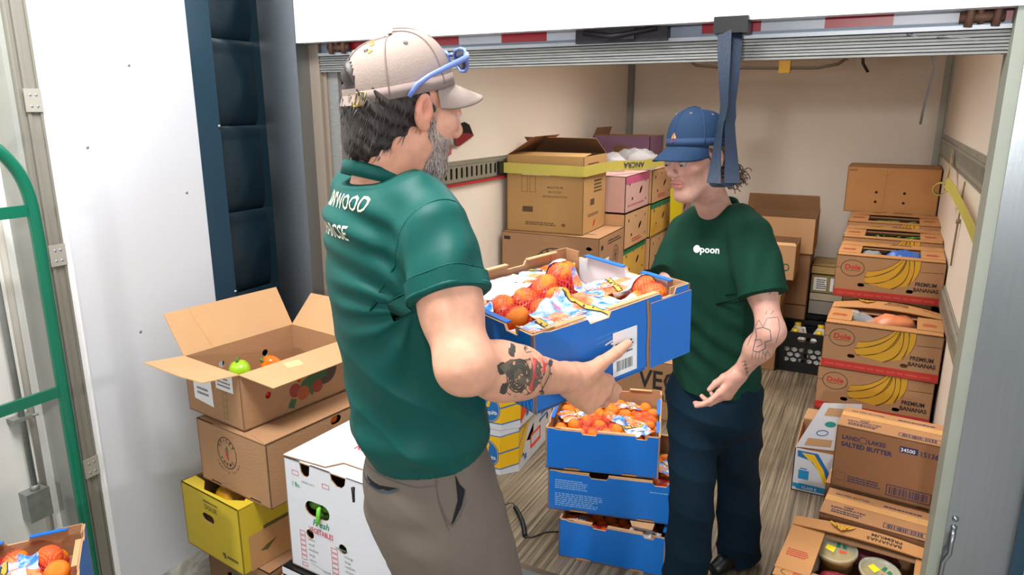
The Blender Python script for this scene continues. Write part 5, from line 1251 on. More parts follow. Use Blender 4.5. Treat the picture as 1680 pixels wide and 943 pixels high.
crate('blue mandarin crate on top of the stack on the truck floor', (.44, .48, .17), M4((c3[0], c3[1], .366), rz3),
      hexspots(.100, .03, .0275, 8, None, 0, -.05, top=((-.07, -.10, .150, .029), (.01, -.06, .155, .030), (.06, -.09, .150, .029), (-.02, -.13, .146, .029), (-.12, -.13, .142, .029), (.05, -.15, .142, .027), (.02, .0, .158, .030), (.17, -.06, .135, .028))),
      [('film bag with yellow band at the left of the top stacked crate', -.13, -.03, .5, .13, .10, 'p', False), ('film bag with barcode label hanging over the front rim of the top stacked crate', .10, -.10, -.75, .16, .11, 'p', True), ('film bag at the far left of the top stacked crate', -.05, .10, .2, .14, .09, 'p', False), ('film bag at the back of the top stacked crate', .08, .10, .6, .10, .08, 'p', False)],
      [('red net over the front cluster of the top stacked crate', -.02, -.10, .12, .08), ('red net gathered against the white wall of the top stacked crate', .15, .0, .05, .13)],
      'mandarins in the top stacked crate', 'mandarin in the top crate of the stack on the floor')
# lower left crate on the hand truck
rzL = R(-36.5)
ux, uy = math.cos(rzL), math.sin(rzL); vx, vy = -uy, ux
cl_ = (-1.911 + ux * .20 - vx * .21, 1.053 + uy * .20 - vy * .21)
crate('blue mandarin crate in the bottom left corner, in front of the hand truck', (.40, .42, .17), M4((cl_[0], cl_[1], .43), rzL),
      hexspots(.100, .03, .029, 11, top=((-.10, .13, .145, .033), (-.02, .155, .142, .031), (-.12, .05, .145, .031), (-.145, -.02, .145, .031))),
      [('film bag with white barcode label in the bottom left crate', -.03, .02, 1.75, .19, .13, 'p', True), ('film bag against the kraft end wall of the bottom left crate', .09, .10, 1.3, .15, .11, 'p', False), ('film bag at the left frame edge in the bottom left crate', -.02, -.14, 1.8, .13, .12, 'p', False)],
      [('red net over the mandarins along the back of the bottom left crate', -.10, .09, .07, .10), ('red net at the left of the bottom left crate', -.13, -.05, .06, .08)],
      'mandarins in the bottom left crate', 'mandarin in the blue crate in the bottom left corner')
plain_carton('kraft carton under the bottom left crate', .32, .36, .44, (cl_[0] + .02, cl_[1], -.014), rzL)

# ================================================================ PEOPLE: distance-field modelling
def npv(*a): return np.array(a, dtype=np.float32)
def unit(a): a = np.array(a, dtype=np.float64); return a / np.linalg.norm(a)
class Field:
    def __init__(s): s.p = []
    def add(s, lo, hi, fn, k=.01, op='u'): s.p.append((np.array(lo, float), np.array(hi, float), fn, k, op))
    def cone(s, a, b, ra, rb, k=.012, op='u'):
        a = np.array(a, float); b = np.array(b, float); v = b - a; l2 = v @ v + 1e-12; r = max(ra, rb)
        def fn(P):
            q = P - a; t = np.clip(q @ v / l2, 0, 1); d = q - t[:, None] * v
            return np.sqrt((d * d).sum(1)) - (ra + (rb - ra) * t)
        s.add(np.minimum(a, b) - r, np.maximum(a, b) + r, fn, k, op)
    def chain(s, pts, rs, k=.012):
        for i in range(len(pts) - 1): s.cone(pts[i], pts[i + 1], rs[i], rs[i + 1], k)
    def ell(s, c, r, M=None, k=.012, op='u'):
        c = np.array(c, float); r = np.array(r, float); M = np.eye(3) if M is None else np.array(M); m = r.max()
        def fn(P):
            q = (P - c) @ M; k0 = np.sqrt(((q / r) ** 2).sum(1)); k1 = np.sqrt(((q / r ** 2) ** 2).sum(1)) + 1e-9
            return k0 * (k0 - 1) / k1
        s.add(c - m, c + m, fn, k, op)
    def loft(s, pts, A, B, side, k=.02, cut=(True, True), disp=None, op='u', nrm=None):
        """elliptical tube through pts; A along the side vector(s), B across; flat ends"""
        pts = [np.array(p, float) for p in pts]; n = len(pts)
        sides = [unit(x) for x in (side if isinstance(side, list) else [side] * n)]
        m = max(max(A), max(B)) + .02
        T = [unit((pts[min(i + 1, n - 1)] - pts[max(i - 1, 0)])) for i in range(n)]
        def fn(P):
            best = np.full(len(P), 1e3)
            for i in range(n - 1):
                a, b = pts[i], pts[i + 1]; v = b - a; l2 = v @ v; q = P - a; t = np.clip(q @ v / l2, 0, 1)
                d = q - t[:, None] * v
                sd = sides[i][None] * (1 - t)[:, None] + sides[i + 1][None] * t[:, None]
                vv = v / math.sqrt(l2)
                sd = sd - (sd @ vv)[:, None] * vv; sd /= np.linalg.norm(sd, axis=1)[:, None] + 1e-9
                fr = np.cross(vv, sd)
                u = (d * sd).sum(1); w = (d * fr).sum(1); e = d @ vv
                ra = A[i] + (A[i + 1] - A[i]) * t; rb = B[i] + (B[i + 1] - B[i]) * t
                k0 = np.sqrt((u / ra) ** 2 + (w / rb) ** 2 + (e / np.minimum(ra, rb)) ** 2); k1 = np.sqrt((u / ra ** 2) ** 2 + (w / rb ** 2) ** 2 + (e / np.minimum(ra, rb) ** 2) ** 2) + 1e-9
                best = np.minimum(best, k0 * (k0 - 1) / k1)
            if disp is not None: best = best + disp(P)
            if cut[0]: best = np.maximum(best, -((P - pts[0]) @ (T[0] if nrm is None or nrm[0] is None else unit(nrm[0]))))
            if cut[1]: best = np.maximum(best, (P - pts[-1]) @ (T[-1] if nrm is None or nrm[1] is None else unit(nrm[1])))
            return best
        P_ = np.array(pts); s.add(P_.min(0) - m, P_.max(0) + m, fn, k, op)
    def mesh(s, h, disp=None):
        L = np.min([p[0] for p in s.p if p[4] == 'u'], 0) - 4 * h; U = np.max([p[1] for p in s.p if p[4] == 'u'], 0) + 4 * h
        nb = 20; n = np.ceil((U - L) / h / nb).astype(int) * nb + 1
        D = np.full(n, 1.0, np.float32); marg = .02
        g = np.arange(nb + 1)
        for bx in range(0, n[0] - 1, nb):
            for by in range(0, n[1] - 1, nb):
                for bz in range(0, n[2] - 1, nb):
                    lo = L + np.array((bx, by, bz)) * h; hi = lo + nb * h
                    act = [p for p in s.p if np.all(p[0] - p[3] - .004 < hi) and np.all(p[1] + p[3] + .004 > lo)]
                    if not any(p[4] == 'u' for p in act): continue
                    # coarse probe
                    c = (lo + hi) / 2; rad = nb * h * .8661
                    probe = np.array([c])
                    d0 = 9.; 
                    for lo_, hi_, fn, k, op in act:
                        v = fn(probe)[0]; d0 = min(d0, v - k) if op == 'u' else d0
                    if d0 > rad * 1.6 + .02: continue
                    X, Y, Z = np.meshgrid(lo[0] + g * h, lo[1] + g * h, lo[2] + g * h, indexing='ij')
                    P = np.stack([X.ravel(), Y.ravel(), Z.ravel()], 1); d = np.full(len(P), 1.0)
                    for lo_, hi_, fn, k, op in act:
                        e = fn(P)
                        if op == 'u': hh = np.maximum(k - np.abs(d - e), 0) / k; d = np.minimum(d, e) - hh * hh * k * .25
                        elif op == 's': e = -e; hh = np.maximum(k - np.abs(d - e), 0) / k; d = np.maximum(d, e) + hh * hh * k * .25
                        else: d = np.maximum(d, e)
                    if disp is not None: d = d + disp(P)
                    D[bx:bx + nb + 1, by:by + nb + 1, bz:bz + nb + 1] = d.reshape(nb + 1, nb + 1, nb + 1)
        return surface_nets(D, L, h)
def surface_nets(D, L, h):
    s = (D < 0)
    c = np.zeros(tuple(x - 1 for x in D.shape), np.uint8)
    for i in (0, 1):
        for j in (0, 1):
            for k in (0, 1): c += s[i:s.shape[0] - 1 + i, j:s.shape[1] - 1 + j, k:s.shape[2] - 1 + k]
    idx = np.argwhere((c > 0) & (c < 8)); sh = c.shape; del c
    acc = np.zeros((len(idx), 3)); cnt = np.zeros(len(idx)); co = [(i, j, k) for i in (0, 1) for j in (0, 1) for k in (0, 1)]
    vals = {o: D[idx[:, 0] + o[0], idx[:, 1] + o[1], idx[:, 2] + o[2]] for o in co}
    for a in co:
        for ax in range(3):
            if a[ax] == 1: continue
            b = list(a); b[ax] = 1; b = tuple(b); va, vb = vals[a], vals[b]; m = (va < 0) != (vb < 0)
            t = np.where(m, va / np.where(m, va - vb, 1), 0)
            p = np.array(a, float)[None] + np.zeros((len(idx), 3)); p[:, ax] += t
            acc += p * m[:, None]; cnt += m
    verts = (idx + acc / cnt[:, None]) * h + L
    flat = (idx[:, 0] * sh[1] + idx[:, 1]) * sh[2] + idx[:, 2]     # sorted already
    F = []
    for ax in range(3):
        o1, o2 = [(1, 2), (2, 0), (0, 1)][ax]
        a = idx; e = np.zeros(3, int); e[ax] = 1
        v0 = vals[(0, 0, 0)] < 0; v1 = vals[tuple(e)] < 0; m = (v0 != v1) & (idx[:, o1] > 0) & (idx[:, o2] > 0)
        q = idx[m]; d1 = np.zeros(3, int); d1[o1] = 1; d2 = np.zeros(3, int); d2[o2] = 1
        def look(c_): f = (c_[:, 0] * sh[1] + c_[:, 1]) * sh[2] + c_[:, 2]; return np.searchsorted(flat, f)
        A, B_, C_, D_ = look(q), look(q - d1), look(q - d1 - d2), look(q - d2)
        fl = v0[m]; quad = np.stack([A, B_, C_, D_], 1); quad[~fl] = quad[~fl][:, ::-1]; F.append(quad)
    return verts, np.concatenate(F)
def field_obj(name, F, h, m, parent=None, disp=None, color=None, relax=0):
    v, f = F.mesh(h, disp)
    me = bpy.data.meshes.new(name)
    me.vertices.add(len(v)); me.vertices.foreach_set('co', v.astype(np.float32).ravel())
    me.loops.add(len(f) * 4); me.loops.foreach_set('vertex_index', f.astype(np.int32).ravel())
    me.polygons.add(len(f)); me.polygons.foreach_set('loop_start', np.arange(0, len(f) * 4, 4, dtype=np.int32)); me.polygons.foreach_set('loop_total', np.full(len(f), 4, np.int32))
    me.polygons.foreach_set('use_smooth', np.ones(len(f), bool))
    me.update(calc_edges=True); me.validate()
    for q in (m if isinstance(m, list) else [m]): me.materials.append(q)
    if color is not None:
        c = color(v); a = me.color_attributes.new('tint', 'FLOAT_COLOR', 'POINT'); a.data.foreach_set('color', c.astype(np.float32).ravel())
    o = bpy.data.objects.new(name, me); COL.objects.link(o)
    if parent: o.parent = parent
    return o
def skin_mat(name, rough=.45):
    m = bpy.data.materials.new(name); m.use_nodes = True; N = m.node_tree.nodes; L = m.node_tree.links; b = N['Principled BSDF']
    b.inputs['Roughness'].default_value = rough; b.inputs['Subsurface Weight'].default_value = .12; b.inputs['Subsurface Radius'].default_value = (.012, .004, .002)
    at = N.new('ShaderNodeAttribute'); at.attribute_name = 'tint'
    nz = N.new('ShaderNodeTexNoise'); nz.inputs['Scale'].default_value = 45; nz.inputs['Detail'].default_value = 3
    tc = N.new('ShaderNodeTexCoord'); L.new(tc.outputs['Object'], nz.inputs['Vector'])
    mp = N.new('ShaderNodeMapRange'); mp.inputs[1].default_value = .3; mp.inputs[2].default_value = .7; mp.inputs[3].default_value = .90; mp.inputs[4].default_value = 1.08; L.new(nz.outputs[0], mp.inputs[0])
    mx = N.new('ShaderNodeVectorMath'); mx.operation = 'SCALE'; L.new(at.outputs['Color'], mx.inputs[0]); L.new(mp.outputs[0], mx.inputs[3]); L.new(mx.outputs[0], b.inputs['Base Color'])
    n2 = N.new('ShaderNodeTexNoise'); n2.inputs['Scale'].default_value = 350; L.new(tc.outputs['Object'], n2.inputs['Vector'])
    bp = N.new('ShaderNodeBump'); bp.inputs['Strength'].default_value = .12; bp.inputs['Distance'].default_value = .002; L.new(n2.outputs[0], bp.inputs['Height']); L.new(bp.outputs[0], b.inputs['Normal'])
    return m
def rgb(h): return np.array(srgb(h)[:3])
from mathutils.bvhtree import BVHTree
def bvh_of(o): return BVHTree.FromPolygons([v.co for v in o.data.vertices], [tuple(p.vertices) for p in o.data.polygons])
def projector(bvh, org, u, v, dirn, off=.0008, back=.3):
    org, u, v, dirn = Vector(org), Vector(u).normalized(), Vector(v).normalized(), Vector(dirn).normalized()
    def fn(p, q):
        s0 = org + u * p + v * q - dirn * back
        h = bvh.ray_cast(s0, dirn, back * 2.2)
        if h[0] is None:
            h = bvh.find_nearest(org + u * p + v * q); return h[0] + h[1] * off
        return h[0] - dirn * off
    return fn
def proj_poly(b, fn, pts, mi=0, n=1):
    """filled outline projected on a surface, fan around its centre with subdivisions"""
    m = len(pts); cx_ = sum(p[0] for p in pts) / m; cy_ = sum(p[1] for p in pts) / m; rings = 3; vs = [fn(cx_, cy_)]; fs = []
    for r_ in range(1, rings + 1):
        for p in pts: t = r_ / rings; vs.append(fn(cx_ + (p[0] - cx_) * t, cy_ + (p[1] - cy_) * t))
    for j in range(m): fs.append((0, 1 + j, 1 + (j + 1) % m))
    for r_ in range(rings - 1):
        for j in range(m): a = 1 + r_ * m + j; c_ = 1 + r_ * m + (j + 1) % m; fs.append((a, a + m, c_ + m, c_))
    b.add(vs, fs, mi, True)
def proj_line(b, fn, pts, wd, mi=0, sub=.004):
    P = []
    for (x0, y0), (x1, y1) in zip(pts[:-1], pts[1:]):
        n = max(1, int(math.hypot(x1 - x0, y1 - y0) / sub)); P += [(x0 + (x1 - x0) * i / n, y0 + (y1 - y0) * i / n) for i in range(n)]
    P.append(pts[-1]); vs = []; fs = []
    for i, (x, y) in enumerate(P):
        a, c_ = P[max(i - 1, 0)], P[min(i + 1, len(P) - 1)]; dx, dy = c_[0] - a[0], c_[1] - a[1]; l = math.hypot(dx, dy) or 1
        nx, ny = -dy / l * wd / 2, dx / l * wd / 2; vs += [fn(x + nx, y + ny), fn(x - nx, y - ny)]
    for i in range(len(P) - 1): fs.append((2 * i, 2 * i + 1, 2 * i + 3, 2 * i + 2))
    b.add(vs, fs, mi, True)

def neck_band(name, c, a_vec, b_vec, dip, hgt, rim, m):
    """ribbed neckline band: thin ring with rounded top"""
    b = MB(); n = 48; prof = [(.0035, -hgt), (.0040, -hgt * .3), (.0018, .001), (-.0015, .001), (-.0030, -hgt * .4), (-.0030, -hgt)]; vs = []
    for i in range(n):
        a = 2 * math.pi * i / n; d = a_vec * math.cos(a) + b_vec * math.sin(a); un = unit(d)
        for o, z in prof: vs.append(c + d * (1 - .10 * z / hgt) + un * (o + rim) + np.array((0, 0, z - dip * math.sin(a))))
    k = len(prof); b.add(vs, [(i * k + j, ((i + 1) % n) * k + j, ((i + 1) % n) * k + (j + 1) % k, i * k + (j + 1) % k) for i in range(n) for j in range(k)], 0, True)
    return b.build(name, m)
FWD = np.array((-math.sin(R(27.2)), math.cos(R(27.2)), 0)); RGT = np.array((math.cos(R(27.2)), math.sin(R(27.2)), 0))
CF = FWD * math.cos(R(14.2)) - np.array((0, 0, math.sin(R(14.2)))); CU = FWD * math.sin(R(14.2)) + np.array((0, 0, math.cos(R(14.2))))
def seen(x, y, d):
    """world point measured off the photograph at depth d"""
    return np.array((0, 0, 1.75)) + (CF * 1170 + RGT * (x - 840) - CU * (y - 471.5)) / 1170 * d

def head_frame(c, fwd, pitch, roll=0):
    f = unit(fwd); r = unit(np.cross(f, (0, 0, 1))); up = np.array((0, 0, 1.0))
    f2 = f * math.cos(pitch) + up * math.sin(pitch); u2 = np.cross(r, f2)
    r3 = r * math.cos(roll) + u2 * math.sin(roll); u3 = np.cross(r3, f2)
    return np.array(c, float), np.stack([r3, f2, u3], 1)       # columns: right, forward, up
def add_head(F, c, M, neck_base, slim=1.0, neck=.058, s=1.0):
    H = lambda x, y, z: c + M @ (np.array((x, y, z)) * s)
    E = lambda p, r, k=.012, op='u', Mx=None: F.ell(H(*p), np.array(r) * s, M if Mx is None else M @ Mx, k, op)
    E((0, -.014, .030), (.076 * slim, .098, .088)); E((0, .030, -.030), (.060 * slim, .060, .082), .03)
    E((0, .068, -.098), (.022, .020, .019), .03)
    for q in (-1, 1):
        F.cone(H(q * .052 * slim, -.002, -.062), H(q * .020, .062, -.100), .016 * s, .013 * s, .03)
        E((q * .044, .058, -.016), (.019, .020, .016), .022)
        E((q * .031, .100, .010), (.016, .013, .011), .012, 's')
        E((q * .030, .081, .009), (.0145, .0125, .0095), .006)
        E((q * .0115, .099, -.030), (.0075, .010, .0075), .008)
        F.cone(H(q * .012, .093, .030), H(q * .044, .078, .028), .0075 * s, .006 * s, .014)
        # ear
        tilt = np.array([[math.cos(.22), -math.sin(.22) * q, 0], [math.sin(.22) * q, math.cos(.22), 0], [0, 0, 1]])
        E((q * .080 * slim + q * .004, -.010, -.004), (.0095, .0190, .032), .005, 'u', tilt)
        E((q * .098 * slim + q * .004, -.006, .003), (.0165, .0125, .0220), .002, 's', tilt)
        E((q * .080 * slim, -.002, -.028), (.006, .009, .011), .006, 'u', tilt)
        E((q * .083 * slim, .004, -.003), (.0055, .0045, .007), .003, 'u', tilt); E((q * .084 * slim, -.010, .004), (.0045, .0030, .013), .003, 'u', tilt)
    F.cone(H(0, .088, .022), H(0, .110, -.018), .0065 * s, .0085 * s, .012); E((0, .108, -.024), (.0095, .009, .008), .008)
    E((0, .090, -.054), (.024, .010, .006), .008); E((0, .088, -.0665), (.020, .010, .0065), .008); E((0, .102, -.0605), (.026, .008, .0016), .003, 's')
    nb = np.array(neck_base); F.chain([H(0, -.030, -.035), H(0, -.026, -.085), nb], [neck * s, neck * s * .98, neck * s * 1.12], .03)
    return H
def add_hand(F, W, d, n, s, curls, scale=1.0, thumb=None, spread=.10, k=.004):
    """W wrist, d towards the knuckles, n dorsal normal, s thumb side; curls per finger (index..little)"""
    W = np.array(W, float); d, n, s = unit(d), unit(n), unit(s); sc = scale
    F.cone(W - d * .02, W + d * .012, .024 * sc, .023 * sc, .015)
    off = (.030, .0105, -.0095, -.028); ln = (.088, .090, .084, .076)
    seg = ((.044, .026, .020), (.048, .029, .021), (.044, .027, .021), (.034, .020, .018)); rad = (.0098, .0100, .0094, .0084)
    for i in range(4):
        kn = W + d * ln[i] * sc + s * off[i] * sc + n * (.004 if i in (1, 2) else .001) * sc
        F.cone(W + s * off[i] * .55 * sc + d * .005, kn, .0165 * sc, .0122 * sc, .014)
        a = 0; p = kn; base = unit(d + s * spread * (1.4 - i) * .6)
        for j in range(3):
            a += R(curls[i][j]); dr = base * math.cos(a) - n * math.sin(a); q = p + dr * seg[i][j] * sc
            F.cone(p, q, rad[i] * (1 - .07 * j) * sc, rad[i] * (1 - .07 * (j + 1)) * sc, .0045 if j else .008); p = q
    F.ell(W + d * .045 * sc - n * .006 * sc, np.array((.036, .040, .014)) * sc, np.stack([s, d, n], 1), .014)
    if thumb is not None:
        t = [W + s * a * sc + d * b_ * sc + n * c_ * sc for a, b_, c_ in thumb]
        F.cone(t[0], t[1], .0150 * sc, .0125 * sc, .016); F.cone(t[1], t[2], .0120 * sc, .0108 * sc, .006); F.cone(t[2], t[3], .0108 * sc, .0082 * sc, .004)
        return t

def folds(P, terms):
    o = np.zeros(len(P))
    for dr, fq, amp, ph, wx in terms:
        dr = np.array(dr); w_ = wx * (np.sin(P[:, 2] * 9 + ph) + np.sin(P[:, 0] * 11 + ph * 2.3) + np.sin(P[:, 1] * 10 - ph * 1.7))
        o += amp * (np.abs(np.sin(P @ dr * fq + w_ + ph)) ** .8 - .6)
    return o
def bump_at(P, c, r): q = ((P - np.array(c)) ** 2).sum(1) / r ** 2; return np.exp(-q)

def strands(b, pts, nrm, dirs, L_, wd, rr_, mi=0, curl=.2):
    for p, n_, d_ in zip(pts, nrm, dirs):
        p = Vector(p); n_ = Vector(n_); d_ = Vector(d_); l = L_ * rr_.uniform(.6, 1.2); sd = d_.cross(n_).normalized() * wd
        e = d_ + Vector((rr_.uniform(-1, 1), rr_.uniform(-1, 1), rr_.uniform(-1, 1))) * curl
        q = p + e * l * .5 + n_ * l * .12; r_ = p + e * l + n_ * l * .02
        b.add([p - sd, p + sd, q + sd * .8, q - sd * .8, r_], [(0, 1, 2, 3), (3, 2, 4)], mi, True)

def cap_parts(person, c, M, crown_m, strap_open, band_m, s=1.0, tilt=0.0, brim_len=.072, eyelets=True, drop=.3, rz_=.112):
    t_ = np.array([[1, 0, 0], [0, math.cos(tilt), -math.sin(tilt)], [0, math.sin(tilt), math.cos(tilt)]]); M = M @ t_
    H = lambda x, y, z: Vector(c + M @ (np.array((x, y, z)) * s))
    rx, ry, z0 = .0865, .1075, .022
    def dome(a, e, o=0.0):
        cz = math.sin(e) ** .85; cr = math.cos(e) ** .72
        front = max(0, math.sin(a)); seam = .0012 * abs(math.cos(3 * (a - math.pi / 2))) ** 6
        return H((rx + o + seam) * cr * math.cos(a), (ry + o + seam) * cr * math.sin(a) - .010, z0 + .004 * math.sin(a) + (rz_ + o + .006 * front) * cz)
    b = MB(); na, ne = 96, 22; vs = []; fs = []
    for j in range(ne + 1):
        for i in range(na): vs.append(dome(2 * math.pi * i / na, math.pi / 2 * min(.985, j / ne)))
    def hole(i, j):
        if not strap_open: return False
        a = 2 * math.pi * (i + .5) / na; da = (a - 1.5 * math.pi); e = (j + .5) / ne
        return e > .12 and (da / .40) ** 2 + ((e - .12) / .36) ** 2 < 1
    for j in range(ne):
        for i in range(na):
            if hole(i, j): continue
            a = j * na + i; e = j * na + (i + 1) % na; fs.append((a, e, e + na, a + na))
    fs.append(tuple(ne * na + i for i in range(na)))
    vi = [dome(2 * math.pi * i / na, math.pi / 2 * min(.985, j / ne), -.003) for j in range(ne + 1) for i in range(na)]; n0 = len(vs)
    vs += vi; fs += [tuple(n0 + q for q in f[::-1]) for f in fs]
    for i in range(na): fs.append((i, n0 + i, n0 + (i + 1) % na, (i + 1) % na))
    b.add(vs, fs, 0, True); cap = b.build('cap', crown_m, person)
    # seams
    for k in range(6):
        b = MB(); a = math.pi / 2 + k * math.pi / 3 + math.pi / 6 * 0
        if strap_open and abs(a - 1.5 * math.pi) < .1: lo_ = .5
        else: lo_ = .02
        P = [dome(a, math.pi / 2 * (lo_ + (.98 - lo_) * j / 14), .0008) for j in range(15)]; b.tube(P, .0016, 5); b.build('seam', band_m, cap)
    b = MB(); p = dome(0, math.pi / 2 * .985, .001); b.lathe([(0, .006), (.006, .005), (.009, 0)], n=12); o = b.build('top_button', crown_m, cap); o.matrix_world = Matrix.Translation(H(0, -.010, z0 + rz_ + .003)) @ Matrix(M.tolist()).to_4x4()
    if eyelets:
        for k in range(6):
            a = math.pi / 3 * k + .0; 
            b = MB(); p = dome(a, .95, .0012); q = dome(a, .95, .01); n_ = (Vector(q) - Vector(p)).normalized(); b.lathe([(.0015, .0012), (.0035, .0012), (.0042, 0)], n=10); o = b.build('eyelet', mat('eyelet_dark', '#6d6a6a', .6), cap)
            o.matrix_world = Matrix.Translation(p) @ n_.to_track_quat('Z', 'Y').to_matrix().to_4x4()
    # band and brim
    b = MB(); vs = []; fs = []; nb = 60; a0, a1 = (-1.17, math.pi + 1.17) if strap_open else (0, 2 * math.pi)
    for i in range(nb + 1):
        a = a0 + (a1 - a0) * i / nb
        for e, o in ((.0, .0012), (.10, .0014), (.10, .0004), (.0, -.002)): vs.append(dome(a, e * math.pi / 2, o))
    for i in range(nb):
        for q in range(4): fs.append((4 * i + q, 4 * i + (q + 1) % 4, 4 * i + 4 + (q + 1) % 4, 4 * i + 4 + q))
    b.add(vs, fs, 0, True); b.build('sweat_band', band_m, cap)
    b = MB(); vs = []; fs = []; nu, nv = 28, 10
    for side in (0, 1):
        for j in range(nv + 1):
            for i in range(nu + 1):
                a = R(22) + R(136) * i / nu; t = j / nv; x0 = (rx - .003) * math.cos(a); y0 = (ry - .003) * math.sin(a) - .010
                w_ = max(0, math.sin((a - R(22)) / R(136) * math.pi)) ** .55
                x1 = x0 * (1 + .02 * t); y1 = y0 + brim_len * w_ * t
                z1 = z0 + .006 - .006 * t * w_ - 4.2 * (x1 * x1) * (.35 + .65 * t) - .010 * t - drop * brim_len * w_ * t - (.0035 if side else 0)
                if t == 0: z1 = z0 + .006 - 4.2 * x0 * x0 * .2 - (.0035 if side else 0)
                vs.append(H(x1, y1, z1))
    m = (nu + 1) * (nv + 1)
    for j in range(nv):
        for i in range(nu): a = j * (nu + 1) + i; fs.append((a, a + 1, a + nu + 2, a + nu + 1)); fs.append((m + a, m + a + nu + 1, m + a + nu + 2, m + a + 1))
    for i in range(nu): a = nv * (nu + 1) + i; fs.append((a, a + 1, m + a + 1, m + a))
    b.add(vs, fs, 0, True); b.build('brim', crown_m, cap)
    return cap, dome, H

# ---------------------------------------------------------------- the man on the left (back three-quarter view)
SK1 = rgb('#dfa58a'); SK1R = rgb('#c98a70'); SKIN = skin_mat('skin')
O1 = np.array((-.785, 1.065)); f1_ = np.array((.47, .883)); r1_ = np.array((.883, -.47))
def B1(a, b, z): return np.array((O1[0] + a * r1_[0] + b * f1_[0], O1[1] + a * r1_[1] + b * f1_[1], z))
side1 = np.array((r1_[0], r1_[1], 0)); fw1 = np.array((f1_[0], f1_[1], 0))
man1 = thing('person', 'man seen from behind in a grey-brown cap and teal-green T-shirt, carrying a blue crate', 'person', (*B1(0, 0, -.045),))
INV1 = Matrix.Translation((-man1.location.x, -man1.location.y, -man1.location.z))
MHl = np.array(MH)[:3, :3]; MHt = np.array(MH)[:3, 3]
def CL(x, y, z): return MHl @ np.array((x, y, z)) + MHt
hc1, HM1 = head_frame(seen(670, 180, 1.27), (math.cos(R(61)), math.sin(R(61)), 0), R(-10), R(0))
F = Field()
H1 = add_head(F, hc1, HM1, B1(0, -.025, 1.60), .98, .058, .96)
shR, shL = B1(.158, -.01, 1.548), B1(-.165, .0, 1.545)
elR, wrR = seen(762, 600, 1.12), CL(-.150, -.236, .062)
elL, wrL = B1(-.27, .14, 1.27), CL(-.13, .245, .06)
F.chain([shR, elR], [.050, .042], .03); F.ell((shR * .45 + elR * .55), (.048, .048, .070), None, .03)
F.chain([elR, elR * .55 + wrR * .45, wrR], [.041, .042, .026], .03); F.ell(elR * .72 + wrR * .28 + (0, 0, -.002), (.046, .046, .048), None, .03)
F.chain([shL, elL], [.050, .042], .03); F.chain([elL, elL * .6 + wrL * .4, wrL], [.044, .042, .026], .03)
dR = MHl @ np.array((.74, .04, -.60)); nR = MHl @ np.array((0, -1, 0)); sR = MHl @ np.array((.60, 0, .74))
add_hand(F, wrR, dR, nR, sR, ((8, 34, 85), (14, 56, 80), (22, 72, 62), (32, 74, 55)), 1.13, [(.014, .018, .004), (.050, .044, .006), (.082, .076, .0), (.108, .100, -.006)], -.14)
dL = MHl @ np.array((.85, -.06, -.5)); nL = MHl @ np.array((0, 1, 0)); sL = MHl @ np.array((.5, 0, .84))
add_hand(F, wrL, dL, nL, sL, ((12, 20, 85), (16, 52, 75), (20, 68, 60), (26, 72, 55)), 1.06, [(.014, .018, .0), (.040, .045, .0), (.058, .080, -.002), (.064, .112, -.004)])
# trunk and legs under the clothes
tor = [B1(0, -.02, 1.575), B1(0, -.02, 1.50), B1(0, -.01, 1.35), B1(0, .0, 1.18), B1(.0, .03, 1.02), B1(.0, .05, .92)]
F.loft(tor, [.06, .145, .145, .125, .115, .115], [.055, .085, .095, .088, .078, .075], side1, .03)
hipR, hipL = B1(.075, .065, .93), B1(-.080, .055, .93); knR, knL = B1(.095, .195, .50), B1(-.10, .16, .50); anR, anL = B1(.10, .12, .03), B1(-.11, .06, .03)
for a, k_, e in ((hipR, knR, anR), (hipL, knL, anL)):
    F.chain([a, k_, e], [.075, .052, .038], .03); F.cone(e - (0, 0, .03), e + fw1 * .15 - (0, 0, .05), .032, .026, .02)
def col1(v):
    c = np.tile(SK1, (len(v), 1)); q = (v - hc1) @ HM1
    hd = np.linalg.norm(v - hc1, axis=1) < .16
    red = np.exp(-((q[:, 0] - .078) ** 2 / .018 ** 2 + (q[:, 1] + .012) ** 2 / .022 ** 2 + (q[:, 2]) ** 2 / .032 ** 2)); c = c * (1 - .65 * red[:, None]) + rgb('#d4735c') * .65 * red[:, None]
    nape = np.exp(-((q[:, 2] + .10) ** 2 / .05 ** 2)) * (q[:, 1] < .03) * hd; c = c * (1 - .35 * nape[:, None]) + rgb('#d98c70') * .35 * nape[:, None]
    bt = np.exp(-np.clip(q[:, 2] + .062, 0, 1) ** 2 / .010 ** 2) * (q[:, 1] > .030) * (q[:, 2] < -.035) * hd; c = c * (1 - .45 * bt[:, None]) + rgb('#8f8078') * .45 * bt[:, None]
    lips = (np.abs(q[:, 0]) < .026) & (q[:, 1] > .078) & (np.abs(q[:, 2] + .0605) < .012) & hd; c[lips] = rgb('#b8685a')
    fa = np.linalg.norm(v - elR, axis=1); w_ = np.clip(1 - fa / .30, 0, 1)
    hand = np.exp(-(np.linalg.norm(v - (wrR + dR / np.linalg.norm(dR) * .07), axis=1) / .10) ** 2); c = c * (1 - .45 * hand[:, None]) + rgb('#c58a68') * .45 * hand[:, None]
    fore = np.exp(-((np.linalg.norm(v - (elR * .45 + wrR * .55), axis=1) / .14) ** 2)); c = c * (1 - .35 * fore[:, None]) + rgb('#cf9470') * .35 * fore[:, None]
    return np.concatenate([c, np.ones((len(c), 1))], 1)
def under(o, M):
    o.parent = man1 if M is INV1 else man2; o.matrix_parent_inverse = M; return o
body1 = field_obj('body', F, .0031, SKIN, None, None, col1); under(body1, INV1)
bv1 = bvh_of(body1)
